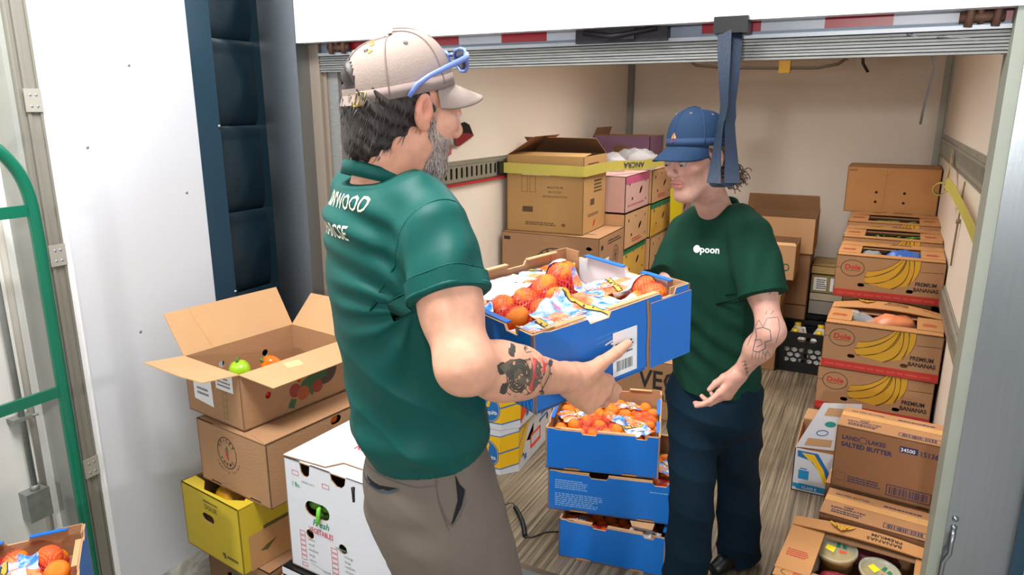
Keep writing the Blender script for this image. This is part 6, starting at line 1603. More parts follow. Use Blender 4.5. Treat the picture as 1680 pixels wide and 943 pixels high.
# tattoo on the right forearm
ax1 = unit(wrR - elR); toC = unit(np.array((0, 0, 1.75)) - (elR + wrR) / 2); up1 = unit(np.cross(toC, ax1)); up1 = up1 if up1[2] > 0 else -up1
_pj = projector(bv1, elR * .45 + wrR * .55, ax1, up1, -toC, .0007, .12); pj = lambda p, q: _pj(p * 1.2, q * 1.2)
b = MB(); TG, TD, TR_, TS = 0, 1, 2, 3
r_ = random.Random(4)
out = []
for k in range(26):
    t = 2 * math.pi * k / 26; rr2 = 1 + .20 * math.sin(5 * t + .5) + .10 * math.sin(9 * t); out.append((-.006 + .054 * rr2 * math.cos(t), -.004 + .030 * rr2 * math.sin(t)))
proj_poly(b, pj, out, TG)
for (x, y, s_, rot) in ((-.052, .0, .020, 2.9), (-.040, .020, .020, 2.2), (-.045, -.018, .018, 3.7), (.030, -.022, .018, -.6), (-.015, .030, .016, 1.6), (.045, .018, .014, .3)):
    P = [(x + s_ * 1.2 * math.cos(rot) * t + s_ * .45 * w2 * math.sin(math.pi * t) * -math.sin(rot), y + s_ * 1.2 * math.sin(rot) * t + s_ * .45 * w2 * math.sin(math.pi * t) * math.cos(rot)) for w2, ts in ((1, (0, .25, .5, .75, 1)), (-1, (.75, .5, .25))) for t in ts]
    proj_poly(b, pj, P, TD)
_pj2 = projector(bv1, elR * .45 + wrR * .55, ax1, up1, -toC, .0014, .12); pj2 = lambda p, q: _pj2(p * 1.2, q * 1.2)
proj_poly(b, pj2, [(.004, .024), (.016, .022), (.024, -.004), (.014, -.026), (.004, -.02), (.010, .0)], TR_); proj_poly(b, pj2, [(.026, .026), (.046, .018), (.040, .004), (.032, .006)], TR_)
for k in range(4): proj_line(b, pj2, [(-.024 + .013 * math.cos(a / 3) * (1 + k * .35), -.004 + .011 * math.sin(a / 3) * (1 + k * .35)) for a in range(0, 16 + k)], .0016, TD)
for k in range(7): proj_line(b, pj2, [(.020 + k * .003, .026 - k * .008), (.026 + k * .003, .020 - k * .008), (.022 + k * .003, .016 - k * .008)], .0013, TD if k % 2 else TS)
proj_line(b, pj2, [(.050, .020), (.054, .004), (.036, -.022)], .002, TD); proj_line(b, pj2, [(.046, .020), (.049, .005), (.034, -.016)], .0012, TS)
for x, y in ((-.022, -.006), (-.006, .016), (-.038, .012), (.034, -.012)): proj_poly(b, pj2, [(x + .0035 * math.cos(a), y + .003 * math.sin(a)) for a in (0, 1, 2, 3, 4, 5)], TS)
under(b.build('forearm_tattoo', [mat('tattoo_grey', '#62594a', .55, var=.35, scale=120), mat('tattoo_dark', '#3d3a33', .55, var=.2, scale=60), mat('tattoo_red', '#c4453f', .5, var=.1), mat('tattoo_skin_tone', '#b98c68', .5)]), INV1)

# T-shirt
SHIRT1 = mat('teal_green_jersey', '#05504a', .55, spec=.22, var=.05, scale=40, bump=.06, bscale=500)
G = Field()
sp = [B1(.0, -.035, 1.628), B1(0, -.028, 1.590), B1(0, -.018, 1.54), B1(0, -.008, 1.44), B1(0, -.002, 1.34), B1(0, .014, 1.24), B1(0, .032, 1.15), B1(0, .045, 1.095)]
def fold1(P):
    q = P - B1(0, 0, 1.3); a = q @ side1; f = q @ fw1; z = P[:, 2]
    o = folds(P, [((.4, .2, .9), 30, .0058, .5, .45), ((.7, -.4, .5), 22, .0048, 1.9, .5), ((-.3, .6, .5), 48, .0022, .9, .6)]) * np.clip((1.50 - z) / .3, .25, 1)
    # draped arcs under the collar at the back
    arc = np.sin((z - 1.62 + .9 * a * a + .15 * a) * 125); o += .0050 * arc * np.exp(-((z - 1.55) / .06) ** 2) * (f < .04)
    # gathered bulge over the waistband
    o += -.008 * np.exp(-((z - 1.135) / .03) ** 2) + .004 * np.sin(a * 46 + z * 20) * np.exp(-((z - 1.17) / .08) ** 2)
    # tension folds from the armpit
    c = B1(.15, -.05, 1.42); d_ = np.sqrt(((P - c) ** 2).sum(1)); o += .0045 * np.sin(np.arctan2((P - c)[:, 2], (P - c) @ fw1) * 11) * np.exp(-((d_ - .10) / .07) ** 2)
    return o
G.loft(sp, [.062, .102, .152, .164, .158, .154, .158, .150], [.058, .076, .108, .122, .118, .118, .130, .120], side1, .03, (True, True), fold1)
elc = elR * .60 + shR * .40
def slv(P):
    q = P - shR; ax = unit(elR - shR); t = q @ ax; rad = q - t[:, None] * ax; an = np.arctan2(rad @ unit(np.cross(ax, (0, 0, 1))), rad @ unit(np.cross(ax, np.cross(ax, (0, 0, 1)))))
    return .0048 * np.sin(an * 5 + t * 24) * np.clip(t / .1, 0, 1) * np.clip((.13 - t) / .03, 0, 1) + .0022 * np.sin(t * 70 + an * 2)
axS = unit(elR - shR); cf = shR + axS * .118
hemN = unit(axS + np.array((0, 0, -.25)) * 0)
G.loft([shR - axS * .05 - side1 * .03, shR, shR + axS * .06, cf], [.053, .064, .0665, .066], [.053, .063, .065, .064], side1, .035, (False, True), slv, 'u', (None, hemN))
axL = unit(elL - shL); G.loft([shL - axL * .05 + side1 * .03, shL, shL + axL * .08, shL + axL * .165], [.054, .068, .070, .070], [.054, .066, .068, .067], side1, .035, (False, True), slv)
shirt1 = field_obj('t_shirt', G, .0034, SHIRT1); under(shirt1, INV1)
bs1 = bvh_of(shirt1)
def ring_tube(c, axis, rad, bv, n=44, off=.002, sp_=None):
    ax = unit(axis); u = unit(np.cross(ax, (0.3, .2, 1))); v = np.cross(ax, u); P = []
    for i in range(n):
        a = 2 * math.pi * i / n; d = u * math.cos(a) + v * math.sin(a); h = bv.ray_cast(Vector(c + d * rad * 2.2), Vector(-d), rad * 3)
        P.append(Vector(h[0]) + Vector(d) * off if h[0] is not None else Vector(c + d * rad))
    return P
cfm = cf - axS * .004
b = MB(); b.tube(ring_tube(cf - axS * .006, axS, .08, bs1, off=.0), .0042, 8, closed=True, cap=False); under(b.build('sleeve_hem', SHIRT1), INV1)
b = MB(); b.tube(ring_tube(cf - axS * .034, axS, .08, bs1, off=-.0005), .0014, 6, closed=True, cap=False); under(b.build('hem_stitch', SHIRT1), INV1)
# turned-up cuff band
b = MB(); r0 = ring_tube(cf - axS * .002, axS, .08, bs1, off=.0035); r1r = ring_tube(cf - axS * .030, axS, .08, bs1, off=.0045); n_ = len(r0)
b.add(r0 + r1r, [(i, (i + 1) % n_, n_ + (i + 1) % n_, n_ + i) for i in range(n_)], 0, True); under(b.build('sleeve_cuff', SHIRT1), INV1)
cN = B1(-.003, -.046, 1.622)
under(neck_band('collar', B1(0, -.028, 1.642), side1 * .0615, fw1 * .0600, .020, .024, .002, SHIRT1), INV1)
b = MB(); b.tube(ring_tube(shR + axS * .006, unit(axS + side1 * .9 + np.array((0, 0, .2))), .09, bs1, off=-.0004), .0013, 6, closed=True, cap=False); under(b.build('armhole_seam', SHIRT1), INV1)
# lettering across the back
bd = unit(np.array((0, 0, 1.0))); ud = unit(side1)
pjt = projector(bs1, B1(0, -.3, 1.61), side1, (0, 0, 1), fw1, .0012, .25)
b = MB(); b.text(None, .010, -.030, "KIN'WOOD", .036, .80, .010, 0, 0, 'c', fn=pjt); b.text(None, .004, -.080, 'HARCSE', .036, .82, .010, 0, 0, 'c', fn=pjt); under(b.build('back_lettering', [mat('off_white_print', '#e5e2c9', .7)]), INV1)

# trousers
TRM = mat('grey_brown_cotton', '#766d64', .85, spec=.15, var=.05, scale=30, bump=.15, bscale=600)
G = Field()
def foldt(P):
    o = folds(P, [((.3, .5, 1), 26, .0030, .9, .5)])
    c = B1(.10, .0, .83); d_ = P - c; o += .006 * np.sin((d_[:, 2] + .4 * (d_ @ fw1)) * 55) * np.exp(-((d_ @ d_.T.mean(1) if False else (d_ ** 2).sum(1)) / .10 ** 2)) * (d_ @ fw1 < .08)
    return o
G.loft([B1(0, .045, 1.14), B1(0, .046, 1.08), B1(0, .048, 1.0), B1(0, .060, .90)], [.136, .142, .156, .152], [.104, .114, .132, .126], side1, .03, (True, False), foldt)
for q, a, k_, e in ((1, hipR, knR, anR), (-1, hipL, knL, anL)):
    G.loft([a - (0, 0, .0), a * .5 + k_ * .5, k_, k_ * .5 + e * .5, e + (0, 0, .02)], [.086, .080, .072, .066, .064], [.112, .098, .082, .074, .072], side1, .03, (False, True), foldt)
trs1 = field_obj('trousers', G, .0042, TRM); under(trs1, INV1)
bt1 = bvh_of(trs1)
vR = unit(np.cross(CF, (0, 0, 1))); 
def tproj(x, y, d, off=.0012):
    org = seen(x, y, d); return projector(bt1, org, RGT, CU, CF, off, .25)
s_ = 1.38 / 1170
def pxs(L_, x0, y0): return [((x - x0) * s_, -(y - y0) * s_) for x, y in L_]
b = MB(); fn = tproj(620, 795, 1.38, .0012)
proj_poly(b, fn, pxs([(583, 784), (600, 790), (625, 794), (650, 793), (657, 793), (640, 799), (620, 801), (602, 799), (590, 794)], 620, 795), 0)
fn = tproj(620, 795, 1.38, .0020); proj_line(b, fn, pxs([(583, 787), (592, 796), (605, 801), (622, 803), (642, 801), (658, 794)], 620, 795), .004, 1)
fn = tproj(755, 820, 1.38, .0014); proj_poly(b, fn, pxs([(750, 768), (757, 785), (765, 795), (760, 820), (748, 845), (743, 850), (752, 830), (757, 808), (752, 790)], 755, 820), 0)
proj_line(b, fn, pxs([(765, 795), (766, 815), (755, 840), (745, 853), (735, 838), (725, 810)], 755, 820), .0022, 2)
proj_line(b, fn, pxs([(720, 775), (722, 800), (728, 825), (740, 860)], 755, 820), .0014, 2); fn = tproj(620, 795, 1.38, .0016); proj_line(b, fn, pxs([(577, 769), (610, 775), (640, 781), (690, 789), (722, 784)], 620, 795), .0014, 2)
under(b.build('pocket_openings', [mat('pocket_dark', '#121419', .9), mat('pocket_trim', '#3f4d58', .6), mat('seam_shadow', '#665e57', .9)]), INV1)
b = MB(); z0_ = seen(579, 800, 1.36); 
P = [Vector(z0_), Vector(z0_) + V(0, 0, -.012), Vector(z0_) + V(0, 0, -.030)]; b.tube(P, [.004, .003, .0025], 8); under(b.build('zip_pull', BLACK), INV1)
for e in (anR, anL):
    b = MB(); sf = unit(fw1); P = [e - (0, 0, .045) - sf * .06, e - (0, 0, .045) + sf * .02, e - (0, 0, .05) + sf * .12, e - (0, 0, .052) + sf * .19]
    b.tube([Vector(p) + V(0, 0, .0) for p in P], [.042, .045, .045, .030], 14); o = b.build('shoe', BLACK); under(o, INV1)

# hair and beard
HAIR1 = mat('dark_brown_hair', '#2a211e', .5, var=.4, scale=140); HAIRG = mat('grey_temple_hair', '#8d8784', .5, var=.4, scale=160)
G = Field()
E = lambda p, r, k=.015, op='u': G.ell(hc1 + HM1 @ (np.array(p) * .96), np.array(r) * .95, HM1, k, op)
E((0, -.032, .005), (.084, .092, .070)); E((0, -.060, -.045), (.064, .052, .055), .03); E((0, -.075, -.075), (.046, .030, .032), .03)
E((0, -.108, .045), (.032, .022, .030), .012)
E((.095, .012, -.025), (.026, .034, .042), .012, 's'); E((-.095, .012, -.025), (.026, .034, .042), .012, 's'); E((0, .115, -.02), (.12, .075, .14), .01, 's')
def hd1(P):
    q = (P - hc1) @ HM1; return .0028 * np.sin(q[:, 1] * 260 + q[:, 2] * 90 + 3 * np.sin(q[:, 2] * 45)) * .6 + .002 * np.sin(q[:, 2] * 210 + q[:, 0] * 240)
hair1 = field_obj('hair', G, .003, HAIR1, None, hd1); under(hair1, INV1)
r_ = random.Random(5); b = MB(); me = hair1.data; n_ = len(me.vertices); pts = []; nn = []; dd = []
for k in range(2600):
    v = me.vertices[r_.randrange(n_)]; q = HM1.T @ (np.array(v.co) - hc1)
    if q[2] > .012: continue
    pts.append(v.co); nn.append(v.normal); t = HM1 @ np.array((0, -.25 if q[1] < .02 else -.9, -1.0)); t = Vector(t) - v.normal * Vector(t).dot(v.normal); dd.append(t.normalized())
strands(b, pts, nn, dd, .020, .0006, r_, 0, .18)
pts2 = []; nn2 = []; dd2 = []
for k in range(9000):
    v = me.vertices[r_.randrange(n_)]; q = HM1.T @ (np.array(v.co) - hc1)
    if q[1] > .005 and abs(q[0]) > .06 and q[2] < .022: pts2.append(v.co); nn2.append(v.normal); t = Vector(HM1 @ np.array((0, -.8, -.6))); t = t - v.normal * t.dot(v.normal); dd2.append(t.normalized())
strands(b, pts2[:900], nn2[:900], dd2[:900], .014, .0005, r_, 1, .2)
under(b.build('hair_strands', [HAIR1, HAIRG]), INV1)
b = MB(); me = body1.data; r_ = random.Random(6); pts = [[], [], []]; nn = [[], [], []]; dd = [[], [], []]
co = np.empty(len(me.vertices) * 3, np.float32); me.vertices.foreach_get('co', co); co = co.reshape(-1, 3); Q = (co - hc1) @ HM1
Q = Q / .96; jaw = (Q[:, 2] < -.012) & (Q[:, 2] > -.125) & (Q[:, 1] > .004 + .10 * np.clip(-.03 - Q[:, 2], 0, .06)) & (np.abs(Q[:, 0]) > .0) & (Q[:, 1] < .12)
moust = (np.abs(Q[:, 0]) < .032) & (Q[:, 2] > -.052) & (Q[:, 2] < -.038) & (Q[:, 1] > .07)
chinr = ((Q[:, 2] < -.072) & (Q[:, 1] > .020)) | ((np.abs(Q[:, 0]) > .026) & (Q[:, 1] > .026) & (Q[:, 2] < -.040 + .5 * np.clip(.05 - Q[:, 1], 0, .03))) | ((np.abs(Q[:, 1] - .020) < .007) & (Q[:, 2] > -.05) & (Q[:, 2] < .0))
sel = np.where(jaw & (chinr | moust) & (np.linalg.norm(Q, axis=1) < .15))[0]
for k in range(9000):
    i = sel[r_.randrange(len(sel))]; v = me.vertices[int(i)]; q = Q[i]; t = Vector(HM1 @ np.array((0, .1, -1.0))); t = (t - v.normal * t.dot(v.normal)).normalized()
    g = 1 if r_.random() < (.72 - 3.5 * max(0, q[1] - .05)) else (0 if r_.random() < .6 else 2)
    pts[g].append(Vector(v.co) + Vector((r_.uniform(-.0015, .0015), r_.uniform(-.0015, .0015), r_.uniform(-.0015, .0015)))); nn[g].append(v.normal); dd[g].append(t)
for g in range(3): strands(b, pts[g], nn[g], dd[g], .0085, .00042, r_, g, .45)
under(b.build('beard', [mat('dark_beard', '#40352f', .6), mat('grey_beard', '#c9c2bd', .6), mat('mid_beard', '#7d6f67', .6)]), INV1)
b = MB()
for q in (-1, 1):
    P = [Vector(H1(q * x, y, z)) for x, y, z in ((.014, .101, .032), (.028, .099, .037), (.042, .090, .035), (.050, .080, .029))]; b.tube(P, [.003, .0042, .0036, .0015], 6)
under(b.build('eyebrows', HAIR1), INV1)
for q in (-1, 1):
    b = MB(); b.lathe([(0, .0122)] + [(.0122 * math.sin(t), .0122 * math.cos(t)) for t in (.3, .6, .9, 1.2, 1.6, 2.2, 3.1)], n=16)
    e = b.build('eye', [mat('eye_white', '#d9d2cc', .2)]); e.matrix_world = Matrix.Translation(Vector(H1(q * .030, .0815, .0085))) @ Matrix((HM1 @ np.array([[1, 0, 0], [0, 0, 1], [0, -1, 0]])).tolist()).to_4x4(); 
    mw = e.matrix_world.copy(); e.parent = man1; e.matrix_parent_inverse = INV1; 
# cap
CAPM = mat('taupe_cap_cotton', '#a08f86', .8, var=.08, scale=12, bump=.15, bscale=400); CAPD = mat('taupe_cap_seam', '#8d7b76', .8, var=.1, scale=30)
cap1, dome1, CH1 = cap_parts(None, hc1 + HM1 @ np.array((0, -.004, .007)), HM1, CAPM, True, CAPD, .945, R(19), .066, True, .26, .104)
under(cap1, INV1)
b = MB(); P = []
for i in range(25): a = 1.5 * math.pi - .62 + 1.24 * i / 24; P.append((dome1(a, .05, .001), tuple(Vector(HM1 @ np.array((0, .1, 1))))))
ribbon(b, P, .019, .002); o = b.build('back_strap', CAPM, cap1)
b = MB(); a = 1.5 * math.pi + .50; fr_o = dome1(a, .05, .004); ta = (Vector(dome1(a + .1, .05, .004)) - Vector(dome1(a - .1, .05, .004))).normalized(); uz = Vector(HM1 @ np.array((0, .1, 1))).normalized()
b.tube([fr_o + ta * x + uz * y for x, y in ((-.009, -.011), (.009, -.011), (.009, .011), (-.009, .011))], .0016, 6, closed=True, cap=False); b.tube([fr_o - uz * .011, fr_o + uz * .011], .0013, 6); b.build('brass_buckle', mat('brass', '#b79a52', .3, .9), cap1)
b = MB()
a0 = 1.5 * math.pi + .12
bvc = bvh_of(cap1); back_n = Vector(HM1 @ np.array((.25, -1, .35))).normalized(); ru = Vector(HM1 @ np.array((1, .25, 0))).normalized(); uu = back_n.cross(ru); uu = uu if uu.z > 0 else -uu
pc = projector(bvc, Vector(hc1) + Vector(HM1 @ np.array((.0, -.05, .078))) + back_n * .07, ru, uu, -back_n, .0012, .1)
for k in range(7):
    t = -.5 + k / 6; b.text(None, t * .045, .004 - .10 * t * t, 'aumrsne'[k], .017, .9, .03, 0, 0, 'c', fn=pc, rot=-t * .7)
b.build('cap_lettering', [mat('orange_thread', '#d9952f', .6)], cap1)

# sunglasses on the cap
sg = thing('sunglasses', 'blue-framed sunglasses resting on the brim of the taupe cap', 'sunglasses', (0, 0, 0))
SGB = mat('periwinkle_plastic', '#6f86cf', .3); LENS = mat('dark_lens', '#1d2133', .08)
H2 = lambda x, y, z: CH1(x, y, z)
def lens_pts(q, o=0): return [(q * (.012 + o * .0) + q * .002, .062 + 0, 0)]
base = np.array((0, .112, .066)); tl = .35
def SGp(x, y): return H2(x, base[1] + .015 * (-y * 12) * .25 - 1.6 * x * x, base[2] + y)
for q in (-1, 1):
    outl = [(q * .010, .012), (q * .020, .019), (q * .045, .021), (q * .064, .018), (q * .068, .008), (q * .062, -.014), (q * .048, -.021), (q * .026, -.020), (q * .014, -.010)]
    b = MB(); b.tube([SGp(x, y) for x, y in outl], .0030, 8, closed=True, cap=False); b.build('rim', SGB, sg)
    b = MB(); P = [SGp(x * .98, y * .98) for x, y in outl]; b.add([SGp(q * .038, 0)] + P, [(0, i + 1, (i + 1) % len(P) + 1) for i in range(len(P))], 0, True); b.build('lens', LENS, sg)
    T_ = [SGp(q * .068, .010), H2(q * .082, .095, .070), H2(q * .091, .05, .060), H2(q * .0935, .010, .050), H2(q * .0925, -.018, .038), H2(q * .090, -.036, .020)]
    b = MB(); b.tube(T_, [.0050, .0056, .0050, .0044, .0046, .0040], 8); b.build('temple_arm', SGB, sg)
b = MB(); b.tube([SGp(-.011, .010), SGp(0, .013), SGp(.011, .010)], .003, 8); b.build('bridge', SGB, sg)

# ---------------------------------------------------------------- the man in the truck, dark cap
SK2 = rgb('#cb9a89'); man2 = thing('person', 'man facing us in a dark blue cap and forest green T-shirt, beside the crates', 'person', (-.40, 2.33, 0))
INV2 = Matrix.Translation((.40, -2.33, 0))
f2v = unit((-.42, -.908, 0)); r2v = np.array((-.908, .42, 0))
O2 = np.array((-.415, 2.30, 0))
def B2(a, b_, z): return O2 + r2v * a + f2v * b_ + np.array((0, 0, z))
fh2 = unit(-RGT * math.sin(R(56)) - FWD * math.cos(R(56)))
hc2, HM2 = head_frame(seen(1141, 258, 2.07), fh2, R(-11), R(-3))
F = Field()
sh2L = np.array((-.325, 2.175, 1.385)); sh2R = np.array((-.56, 2.38, 1.345)); nb2 = (sh2L + sh2R) / 2 + np.array((0.0, .005, .045))
H_2 = add_head(F, hc2, HM2, nb2, .90, .050, .97)
el2L = np.array((-.232, 2.08, 1.125)); wr2L = np.array((-.318, 2.135, .962))
el2R = np.array((-.585, 2.14, 1.09)); MHi = np.linalg.inv(MHl)
wr2R = CL(.19, .30, .02)
F.chain([sh2L, el2L], [.044, .036], .03); F.ell(sh2L * .5 + el2L * .5, (.041, .041, .07), None, .03)
F.chain([el2L, el2L * .62 + wr2L * .38, wr2L], [.036, .036, .0225], .03)
F.chain([sh2R, el2R], [.044, .036], .03); F.chain([el2R, el2R * .62 + wr2R * .38, wr2R], [.036, .034, .0225], .03)
d2 = unit(RGT * -.62 - CU * .78 - CF * .12); n2 = unit(-CF * .72 + RGT * .55 - CU * .35); s2 = np.cross(n2, d2); s2 = s2 if s2 @ (-RGT * .75 + CU * .66) > 0 else -s2
n2 = np.cross(d2, s2); n2 = n2 if n2 @ -CF > 0 else -n2
add_hand(F, wr2L, d2, n2, s2, ((10, 18, 14), (22, 30, 20), (34, 40, 28), (40, 46, 30)), .95, [(.014, .015, -.006), (.040, .045, -.012), (.052, .076, -.016), (.050, .104, -.022)], .12)
dr2 = MHl @ np.array((.1, -.9, -.3)); nr2 = MHl @ np.array((.3, -.2, -.9)); sr2 = MHl @ np.array((-.95, -.1, -.3))
add_hand(F, wr2R, MHl @ np.array((-.25, -.95, -.12)), MHl @ np.array((0, 0, -1)), MHl @ np.array((.95, -.25, 0)), ((4, 8, 6), (4, 8, 6), (5, 10, 6), (6, 10, 8)), .95, [(.014, .015, .0), (.040, .035, .0), (.055, .06, .002), (.062, .085, .004)])
F.loft([nb2, nb2 + (0, 0, -.06), B2(0, .03, 1.20), B2(0, .01, 1.02), B2(0, 0, .88), B2(0, 0, .80)], [.06, .14, .135, .120, .130, .130], [.05, .075, .085, .080, .088, .085], r2v, .03)
hp2R, hp2L = B2(.075, .02, .82), B2(-.075, -.01, .82)
kn2R, an2R = np.array((-.455, 2.24, .46)), np.array((-.470, 2.28, .06)); kn2L, an2L = np.array((-.350, 2.50, .45)), np.array((-.335, 2.62, .06))
for a, k_, e in ((hp2R, kn2R, an2R), (hp2L, kn2L, an2L)): F.chain([a, k_, e], [.062, .045, .034], .03); F.cone(e - (0, 0, .03), e + f2v * .13 - (0, 0, .035), .026, .022, .02)
def col2(v):
    c = np.tile(SK2, (len(v), 1)); q = (v - hc2) @ HM2 / .97; hd = np.linalg.norm(q, axis=1) < .16
    lips = np.exp(-((q[:, 0] / .022) ** 4 + ((q[:, 2] + .0605) / .010) ** 4)) * (q[:, 1] > .078) * hd; c = c * (1 - .8 * lips[:, None]) + rgb('#b8605c') * .8 * lips[:, None]
    st_ = np.exp(-((q[:, 2] + .085) ** 2 / .03 ** 2)) * hd * (q[:, 1] > .02); c = c * (1 - .22 * st_[:, None]) + rgb('#9a7468') * .22 * st_[:, None]
    ch = np.exp(-(((np.abs(q[:, 0]) - .045) / .02) ** 2 + ((q[:, 2] + .02) / .022) ** 2)) * hd * (q[:, 1] > .03); c = c * (1 - .3 * ch[:, None]) + rgb('#c97e70') * .3 * ch[:, None]
    lid = np.exp(-(((np.abs(q[:, 0]) - .030) / .012) ** 4 + ((q[:, 2] - .004) / .002) ** 4)) * hd * (q[:, 1] > .07); c = c * (1 - .7 * lid[:, None]) + rgb('#4a332c') * .7 * lid[:, None]
    hnd = np.exp(-(np.linalg.norm(v - (wr2L + d2 * .09), axis=1) / .08) ** 2); c = c * (1 - .35 * hnd[:, None]) + rgb('#d58f7c') * .35 * hnd[:, None]
    return np.concatenate([c, np.ones((len(c), 1))], 1)
body2 = field_obj('body', F, .0031, SKIN, None, None, col2); under(body2, INV2); bv2 = bvh_of(body2)
INKT = mat('tattoo_line', '#4a5358', .6)
ax2 = unit(el2L - sh2L)
def armproj(c, off=.0006): 
    t = unit(np.array((0, 0, 1.75)) - c); u = unit(RGT - t * (RGT @ t)); v = np.cross(t, u); v = v if v[2] > 0 else -v
    return projector(bv2, c, u, v, -t, off, .1)
b = MB(); fn = armproj(seen(1252, 474, 2.13))
import itertools
def loopy(pts): return [(x * .00185, -y * .00185) for x, y in pts]
proj_line(b, fn, loopy([(-14, -8), (-18, -2), (-12, 0), (-17, 6), (-8, 7), (-3, 1), (-7, -1), (-8, 4), (-2, 4), (1, -2), (-1, 8), (2, 2), (6, 0), (4, 5), (8, 4), (10, -2), (9, 5), (8, 12), (3, 14), (9, 8), (13, 2), (15, 4), (18, 0), (17, 4), (21, 2)]), .0017)
under(b.build('arm_tattoo', INKT), INV2)
b = MB(); fn = armproj(seen(1250, 552, 2.10))
proj_line(b, fn, loopy([(-22, 14), (-10, -14), (-4, -26), (2, -14), (8, -28), (24, -30), (26, -12), (20, 10)]), .0014)
proj_line(b, fn, loopy([(-14, 22), (-8, 0), (-9, -12), (2, -14), (12, -10), (13, 6), (4, 8), (5, 18), (-6, 24), (-14, 22)]), .0022)
proj_line(b, fn, loopy([(-12, 6), (-2, 4), (0, 12), (-8, 16)]), .0016); proj_line(b, fn, loopy([(0, 20), (4, 30), (8, 22), (12, 32)]), .0014)
for q in range(5): proj_line(b, fn, loopy([(-14 + q * 5, 24), (-16 + q * 5, 36)]), .0012)
proj_line(b, fn, loopy([(6, -34), (8, -40)]), .0012); proj_line(b, fn, loopy([(14, -34), (18, -40)]), .0012)
under(b.build('forearm_tattoo', INKT), INV2)
b = MB(); fn = armproj(seen(1221, 604, 2.16))
for q in range(4): proj_line(b, fn, loopy([(-4 + q * 2, -10 + q * 6), (3 + q, -12 + q * 6), (0 + q, -6 + q * 6), (5 + q, -7 + q * 6)]), .0018)
under(b.build('wrist_tattoo', INKT), INV2)
# T-shirt
SHIRT2 = mat('forest_green_cotton', '#11372a', .85, spec=.12, var=.06, scale=35, bump=.1, bscale=500)
G = Field()
def fold2(P):
    z = P[:, 2]; q = P - B2(0, 0, 1.2); a = q @ r2v
    o = folds(P, [((.6, .3, .35), 26, .0065, .3, .5), ((.9, .2, -.1), 34, .0042, 2.2, .55)]) * np.clip((1.40 - z) / .25, .15, 1)
    o += .004 * np.sin((z * 1.1 - a * .8) * 60) * np.exp(-((z - 1.02) / .12) ** 2)
    return o
top = nb2 + np.array((0, 0, .030))
G.loft([top, nb2 + (0, 0, .0), nb2 + (0, 0, -.04), B2(.01, .055, 1.26), B2(0, .045, 1.12), B2(0, .02, .98), B2(0, .01, .90), B2(0, .005, .855)], [.055, .095, .138, .152, .148, .148, .152, .156], [.052, .068, .096, .116, .112, .108, .110, .112], [r2v] * 8, .03, (True, True), fold2)
for s0, e0, q in ((sh2L, el2L, 1), (sh2R, el2R, -1)):
    ax = unit(e0 - s0); ce = s0 + ax * .185
    def sl2(P, s0=s0, ax=ax): t = (P - s0) @ ax; return .003 * np.sin(P @ np.array((80, 20, 30.)) + t * 40) * np.clip(t / .08, 0, 1)
    inn = unit((s0 * 1.0 - (sh2L + sh2R) / 2))
    G.loft([s0 - ax * .04 - inn * .04, s0 + (0, 0, -.005), s0 + ax * .09, ce], [.055, .066, .072, .074], [.055, .064, .070, .072], f2v, .035, (False, True), sl2)
shirt2 = field_obj('t_shirt', G, .0036, SHIRT2); under(shirt2, INV2); bs2 = bvh_of(shirt2)
ax = unit(el2L - sh2L); ce = sh2L + ax * .185
b = MB(); b.tube(ring_tube(ce - ax * .006, ax, .075, bs2, off=-.001), .0035, 8, closed=True, cap=False); under(b.build('sleeve_hem', SHIRT2), INV2)
b = MB(); b.tube(ring_tube(ce - ax * .026, ax, .075, bs2, off=-.0006), .0013, 6, closed=True, cap=False); under(b.build('hem_stitch', SHIRT2), INV2)
under(neck_band('collar', top + f2v * .008 + np.array((0, 0, .008)), r2v * .058, f2v * .060, .026, .022, .002, SHIRT2), INV2)
lc = seen(1157, 409, 2.12); t = unit(np.array((0, 0, 1.75)) - lc); u = unit(RGT * .99 - np.array((0, 0, .06))); 
pl = projector(bs2, lc, u, np.cross(t, u) if np.cross(t, u)[2] > 0 else -np.cross(t, u), -t, .0012, .2)
b = MB(); b.text(None, -.016, -.010, 'poon', .030, .95, .02, 0, 0, fn=pl); proj_poly(b, pl, [(-.026 + .0105 * math.cos(a * .45), -.000 + .012 * math.sin(a * .45)) for a in range(14)], 0)
under(b.build('chest_lettering', [INKW]), INV2)
# trousers
TRM2 = mat('dark_navy_cotton', '#0e2230', .85, spec=.12,  var=.08, scale=30, bump=.12, bscale=500)
G = Field()
def foldt2(P): return folds(P, [((.3, .4, 1), 24, .0075, .2, .7), ((.9, .5, .5), 16, .005, 1.2, .6)])
G.loft([B2(0, 0, .92), B2(0, 0, .84), B2(0, .0, .76)], [.142, .150, .150], [.098, .104, .104], r2v, .03, (True, False), foldt2)
for a, k_, e in ((hp2R, kn2R, an2R), (hp2L, kn2L, an2L)):
    G.loft([a, a * .5 + k_ * .5, k_, k_ * .5 + e * .5, e + (0, 0, -.03)], [.085, .082, .075, .078, .080], [.095, .090, .080, .082, .085], r2v, .03, (False, True), foldt2)
trs2 = field_obj('trousers', G, .0042, TRM2); under(trs2, INV2)
for e, dv in ((an2R, f2v), (an2L, f2v)):
    b = MB(); P = [e - (0, 0, .022) - dv * .05, e - (0, 0, .018) + dv * .02, e - (0, 0, .026) + dv * .10, e - (0, 0, .032) + dv * .16]
    b.tube([Vector(p) for p in P], [.036, .040, .034, .025], 14); under(b.build('shoe', BLACK), INV2)
